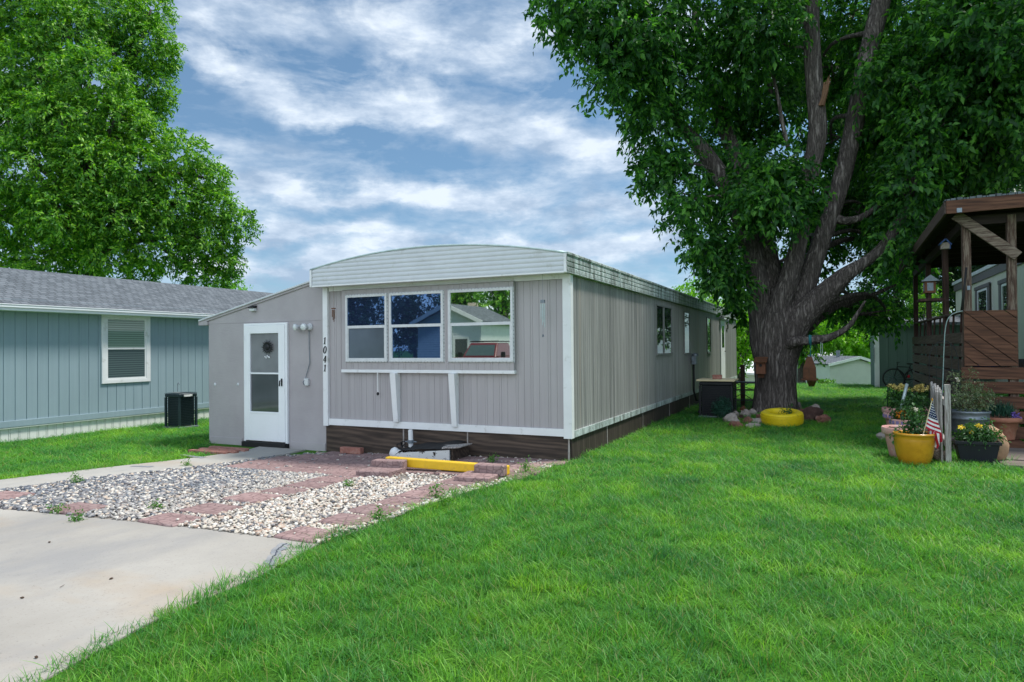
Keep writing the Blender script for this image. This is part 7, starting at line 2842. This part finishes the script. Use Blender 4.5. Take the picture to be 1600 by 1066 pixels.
def back_tree(label, px, ptop, pbot, dep, wpx, leaf):
    blobs = []
    rr = random.Random(int(px * 3))
    s = dep / FPX
    for k in range(8):
        t = (k + .5) / 8
        y = ptop + (pbot - ptop) * t
        ww = wpx * .5 * (.5 + .6 * math.sin(PI * min(1, .15 + .8 * t)))
        for _ in range(2):
            c = mir(px + rr.uniform(-1, 1) * ww * .7, y, dep + rr.uniform(-1, 1))
            r = max(.6, ww * s * rr.uniform(.4, .6))
            blobs.append((tuple(c), r, int(26 * r ** 2) + 10))
    b = mir(px, 545, dep)
    tree(label, (b.x, b.y, 0), blobs, leaf, .3, .17, None, per=8, name='street_tree', group='trees across the street', twig=(.3, .8))


back_tree('green tree mirrored above the truck in the right front window', 785, 400, 525, 52, 90, 'leaf_left')
back_tree('dark green tree mirrored over the white house in the right front window', 715, 420, 500, 66, 90, 'leaf_left')
back_tree('dark tree mirrored in the middle front window', 650, 465, 540, 60, 90, 'leaf_dark')
back_tree('tall dark tree mirrored in the left front window', 560, 440, 540, 56, 70, 'leaf_dark')

# ------------------------------------------------------------------ grass, pebbles, weeds, litter
def blade_tuft(name, nb, rad, h, w, rng, lean=.5, segs=3):
    V, F = [], []
    for _ in range(nb):
        a = rng.uniform(0, 2 * PI)
        r = rad * math.sqrt(rng.random())
        bx, by = r * math.cos(a), r * math.sin(a)
        th = rng.uniform(0, 2 * PI)
        hh = h * rng.uniform(.45, 1.15)
        ww = w * rng.uniform(.7, 1.2)
        ln = hh * lean * rng.uniform(.1, 1.3)
        d = Vector((math.cos(th), math.sin(th), 0))
        ph = th + PI / 2 + rng.uniform(-.6, .6)
        s = Vector((math.cos(ph), math.sin(ph), 0))
        b0 = len(V)
        for k in range(segs):
            t = k / segs
            c = Vector((bx, by, hh * (t - .18 * lean * t * t) - .01)) + d * ln * t * t
            wk = ww * (1 - .55 * t)
            V.append(tuple(c - s * wk / 2))
            V.append(tuple(c + s * wk / 2))
        V.append(tuple(Vector((bx, by, hh * (1 - .22 * lean))) + d * ln))
        for k in range(segs - 1):
            F.append((b0 + 2 * k, b0 + 2 * k + 1, b0 + 2 * k + 3, b0 + 2 * k + 2))
        F.append((b0 + 2 * segs - 2, b0 + 2 * segs - 1, b0 + 2 * segs))
    me = bpy.data.meshes.new(name)
    me.from_pydata(V, [], F)
    me.materials.append(M['blade'])
    me.polygons.foreach_set('use_smooth', [True] * len(F))
    return bpy.data.objects.new(name, me)


rg = random.Random(5)
TUFTS = [blade_tuft('tuft_%s' % 'abcdefgh'[k], 13, .060, .078, .0054, rg, 1.15) for k in range(5)]
TUFTS += [blade_tuft('tuft_long_%s' % 'ab'[k], 12, .055, .115, .0060, rg, .95) for k in range(2)]
LAWN_EDGE = [(-3.49, -2), (-3.55, 2.0), (-3.71, 2.7), (-3.75, 3.6), (-3.89, 4.37), (-3.88, 4.9), (-3.90, 5.8), (-3.76, 6.65), (-3.60, 7.5), (-3.52, 8.2), (-3.30, 8.90), (HX1 + .01, 8.95), (HX1 + .01, 28.1), (-12, 28.2), (-12, 34), (14, 34), (14, 13.4), (2.05, 13.1), (2.2, 10.55), (14, 10.5), (14, -2)]
LEFT_LAWN = [(-9.36, 3.9), (-9.33, 4.95), (-9.17, 6.54), (-8.95, 7.86), (-9.80, 7.92), (-9.85, 8.5), (XL - .02, 8.95), (XL - .02, 15.2), (HX0 - .1, 15.2), (HX0 - .1, 24), (-14.0, 24), (-14.0, 3.0)]
EXCL = [(tc_.x, tc_.y, .38), (base.x, TY, .66), (-2.36, 15.95, .50), (yp.x, yp.y, .17), (c1.x, c1.y, .16), (c2.x, c2.y, .16), (c3.x, c3.y, .16), (-13.08, 10.55, .46), (bxp.x, bxp.y, .2), (jr.x, jr.y, .12), (1.95, 12.2, .32), (2.4, 12.6, .3)]
P, R, S, I = [], [], [], []
az_l, az_r = -YAW - math.radians(46), -YAW + math.radians(47)


def sow(poly, x0, x1, y0, y1, dens_fn, rng):
    n = 0
    step = .5
    y = y0
    while y < y1:
        x = x0
        while x < x1:
            cx_, cy_ = x + step / 2, y + step / 2
            a = math.atan2(cx_, cy_)
            d = math.hypot(cx_, cy_)
            if d > .9 and (az_l < a < az_r):
                dn, ws = dens_fn(d)
                k = dn * step * step
                k = int(k) + (rng.random() < k - int(k))
                for _ in range(k):
                    px, py = x + rng.random() * step, y + rng.random() * step
                    # uneven hand-mown edge
                    ox = .025 * mnoise.noise(Vector((px * 2.5, py * 2.5, 4))) + .025 * mnoise.noise(Vector((px * 9, py * 9, 1)))
                    if not inpoly(px + ox, py + ox, poly):
                        continue
                    if any((px - ex) ** 2 + (py - ey) ** 2 < er * er for ex, ey, er in EXCL):
                        continue
                    pt = mnoise.noise(Vector((px * .8, py * .8, 3)))
                    pt2 = mnoise.noise(Vector((px * 2.3, py * 2.3, 8)))
                    hs = 1.0 + .22 * pt + .22 * pt2 + rng.uniform(-.15, .2)
                    lng = pt2 > .30 and pt > -.1 and rng.random() < .5
                    P.append((px, py, gz(px, py)))
                    R.append((rng.gauss(0, .10), rng.gauss(0, .10), rng.random() * 2 * PI))
                    hs *= 1.0 + .04 * max(0, min(d, 20) - 6) * .3
                    S.append((ws, ws, max(.45, hs)))
                    I.append(7 if d < 14 and rng.random() < (.035 if pt2 > 0 else .012) else rng.choice((5, 6)) if lng else rng.randrange(5))
                    n += 1
            x += step
        y += step
    return n


def dens(d):
    if d < 5:
        return 330, 1.0
    if d < 8:
        return 250, 1.2
    if d < 12:
        return 150, 1.6
    if d < 18:
        return 90, 2.1
    if d < 25:
        return 52, 2.8
    return 34, 3.4


TUFTS.append(blade_tuft('tuft_tall', 4, .045, .150, .0062, rg, .75))
rg2 = random.Random(21)
n1_ = sow(LAWN_EDGE, -4.5, 9, 1.0, 33, dens, rg2)
n2_ = sow(LEFT_LAWN, -14, -8.5, 3.0, 20, dens, rg2)
print('tufts', n1_, n2_)
# ragged blades leaning over the edges of the paving
tag(scatter('grass', TUFTS, P, R, S, I), 'lush mown green lawn between the houses', 'grass', kind='stuff')

PEB = []
rgp = random.Random(3)
for k in range(9):
    m = MB().rock((0, 0, 0), (1, rgp.uniform(.62, .9), rgp.uniform(.40, .62)), k * 2.3 + 1, 1, 2, .30)
    me = bpy.data.meshes.new('pebble_%s' % 'abcdefghij'[k])
    me.from_pydata(m.v, [], m.f)
    me.polygons.foreach_set('use_smooth', [True] * len(m.f))
    me.materials.append(M['pebble'])
    PEB.append(bpy.data.objects.new(me.name, me))
P, R, S, I = [], [], [], []
for _ in range(36000):
    x, y = rgp.uniform(-8.75, -3.3), rgp.uniform(3.95, 8.9)
    if not inpoly(x, y, GRAVEL):
        continue
    if y > 7.05 and x > -8.0 and y < 8.50 and x < -3.65:
        if rgp.random() > .25:
            continue
    hit = False
    for Q in PAVED:
        if inpoly(x, y, Q):
            hit = True
            break
    big_ = rgp.random()
    r = .0125 + .0165 * big_ ** 2.0 + (.006 if x < -6.4 else 0) * rgp.random()
    if hit:
        if rgp.random() > .004:
            continue
        z = .036
    else:
        z = .012 + .016 * rgp.random()
    P.append((x, y, gz(x, y) + z))
    R.append((rgp.gauss(0, .35), rgp.gauss(0, .35), rgp.random() * 2 * PI))
    S.append((r, r, r))
    I.append(rgp.randrange(9))
print('pebbles', len(P))
tag(scatter('gravel', PEB, P, R, S, I), 'grey and cream river pebbles between concrete, walk and lawn', 'gravel', kind='stuff')



# weeds coming up through the gravel and pavers
def weed(px, py, h, lab, lean=0.0):
    h *= .62
    c = g(px, py, .02)
    root = thing('weed', lab, 'weed', (c.x, c.y, c.z), 'weeds in the gravel')
    rr = random.Random(int(px + py))
    bl = [((c.x + rr.uniform(-.03, .03), c.y, c.z + h * t), (.02 + h * .16, .02 + h * .16, h * .18), 7) for t in (.3, .6, .85)]
    foliage('leaves', bl, 'weed', root, .034, .013, 6, -.1, (.02, .05))
    m = MB()
    for k in range(3):
        m.tube([(c.x, c.y, c.z - .03), (c.x + rr.uniform(-.04, .04), c.y + rr.uniform(-.03, .03), c.z + h * rr.uniform(.7, 1))], [.004, .002], 5)
    m.build('stems', M['weed'], root)


weed(119, 755, .13, 'small upright weed at the walk edge of the grey pebbles')
weed(120, 812, .07, 'flat weed at the concrete edge below the lone paver')
weed(90, 800, .06, 'tiny weed on the left side of the lone paver')
weed(546, 760, .06, 'tiny weed beside the middle paver track')
weed(683, 778, .22, 'tall leafy weed beside the paver track along the lawn')
weed(690, 790, .13, 'short weed at the lawn edge below the tall leafy one')
weed(770, 724, .18, 'bright weed growing before the dark skirting at right')
weed(292, 728, .06, 'tiny weed among grey pebbles near the entry door')
weed(592, 812, .14, 'wispy weed at the edge of the lawn near the concrete')
weed(822, 738, .22, 'leafy weed at the end of the paved strip by the grass')
weed(246, 795, .05, 'tiny weed in the gravel left of the middle track')
for i, (px, py, lab) in enumerate(((77, 848, 'dry leaf scrap on the concrete nearest the lone paver'), (174, 905, 'small dark pebble alone in the middle of the concrete drive'), (57, 1028, 'curled dead leaf low on the concrete near the grass corner'), (35, 935, 'tiny brown scrap on the concrete at the left picture edge'), (97, 917, 'thin twig scrap lying on the concrete drive'))):
    c = g(px, py, .012)
    m = MB().rock((c.x, c.y, c.z + .005), (.016, .010, .006) if i != 4 else (.035, .002, .002), i + 2, 1, 1, .4, 0, i * 1.3)
    tag(m.build('debris_scrap', M['dry_leaf']), lab, 'scrap', 'scraps on the concrete')
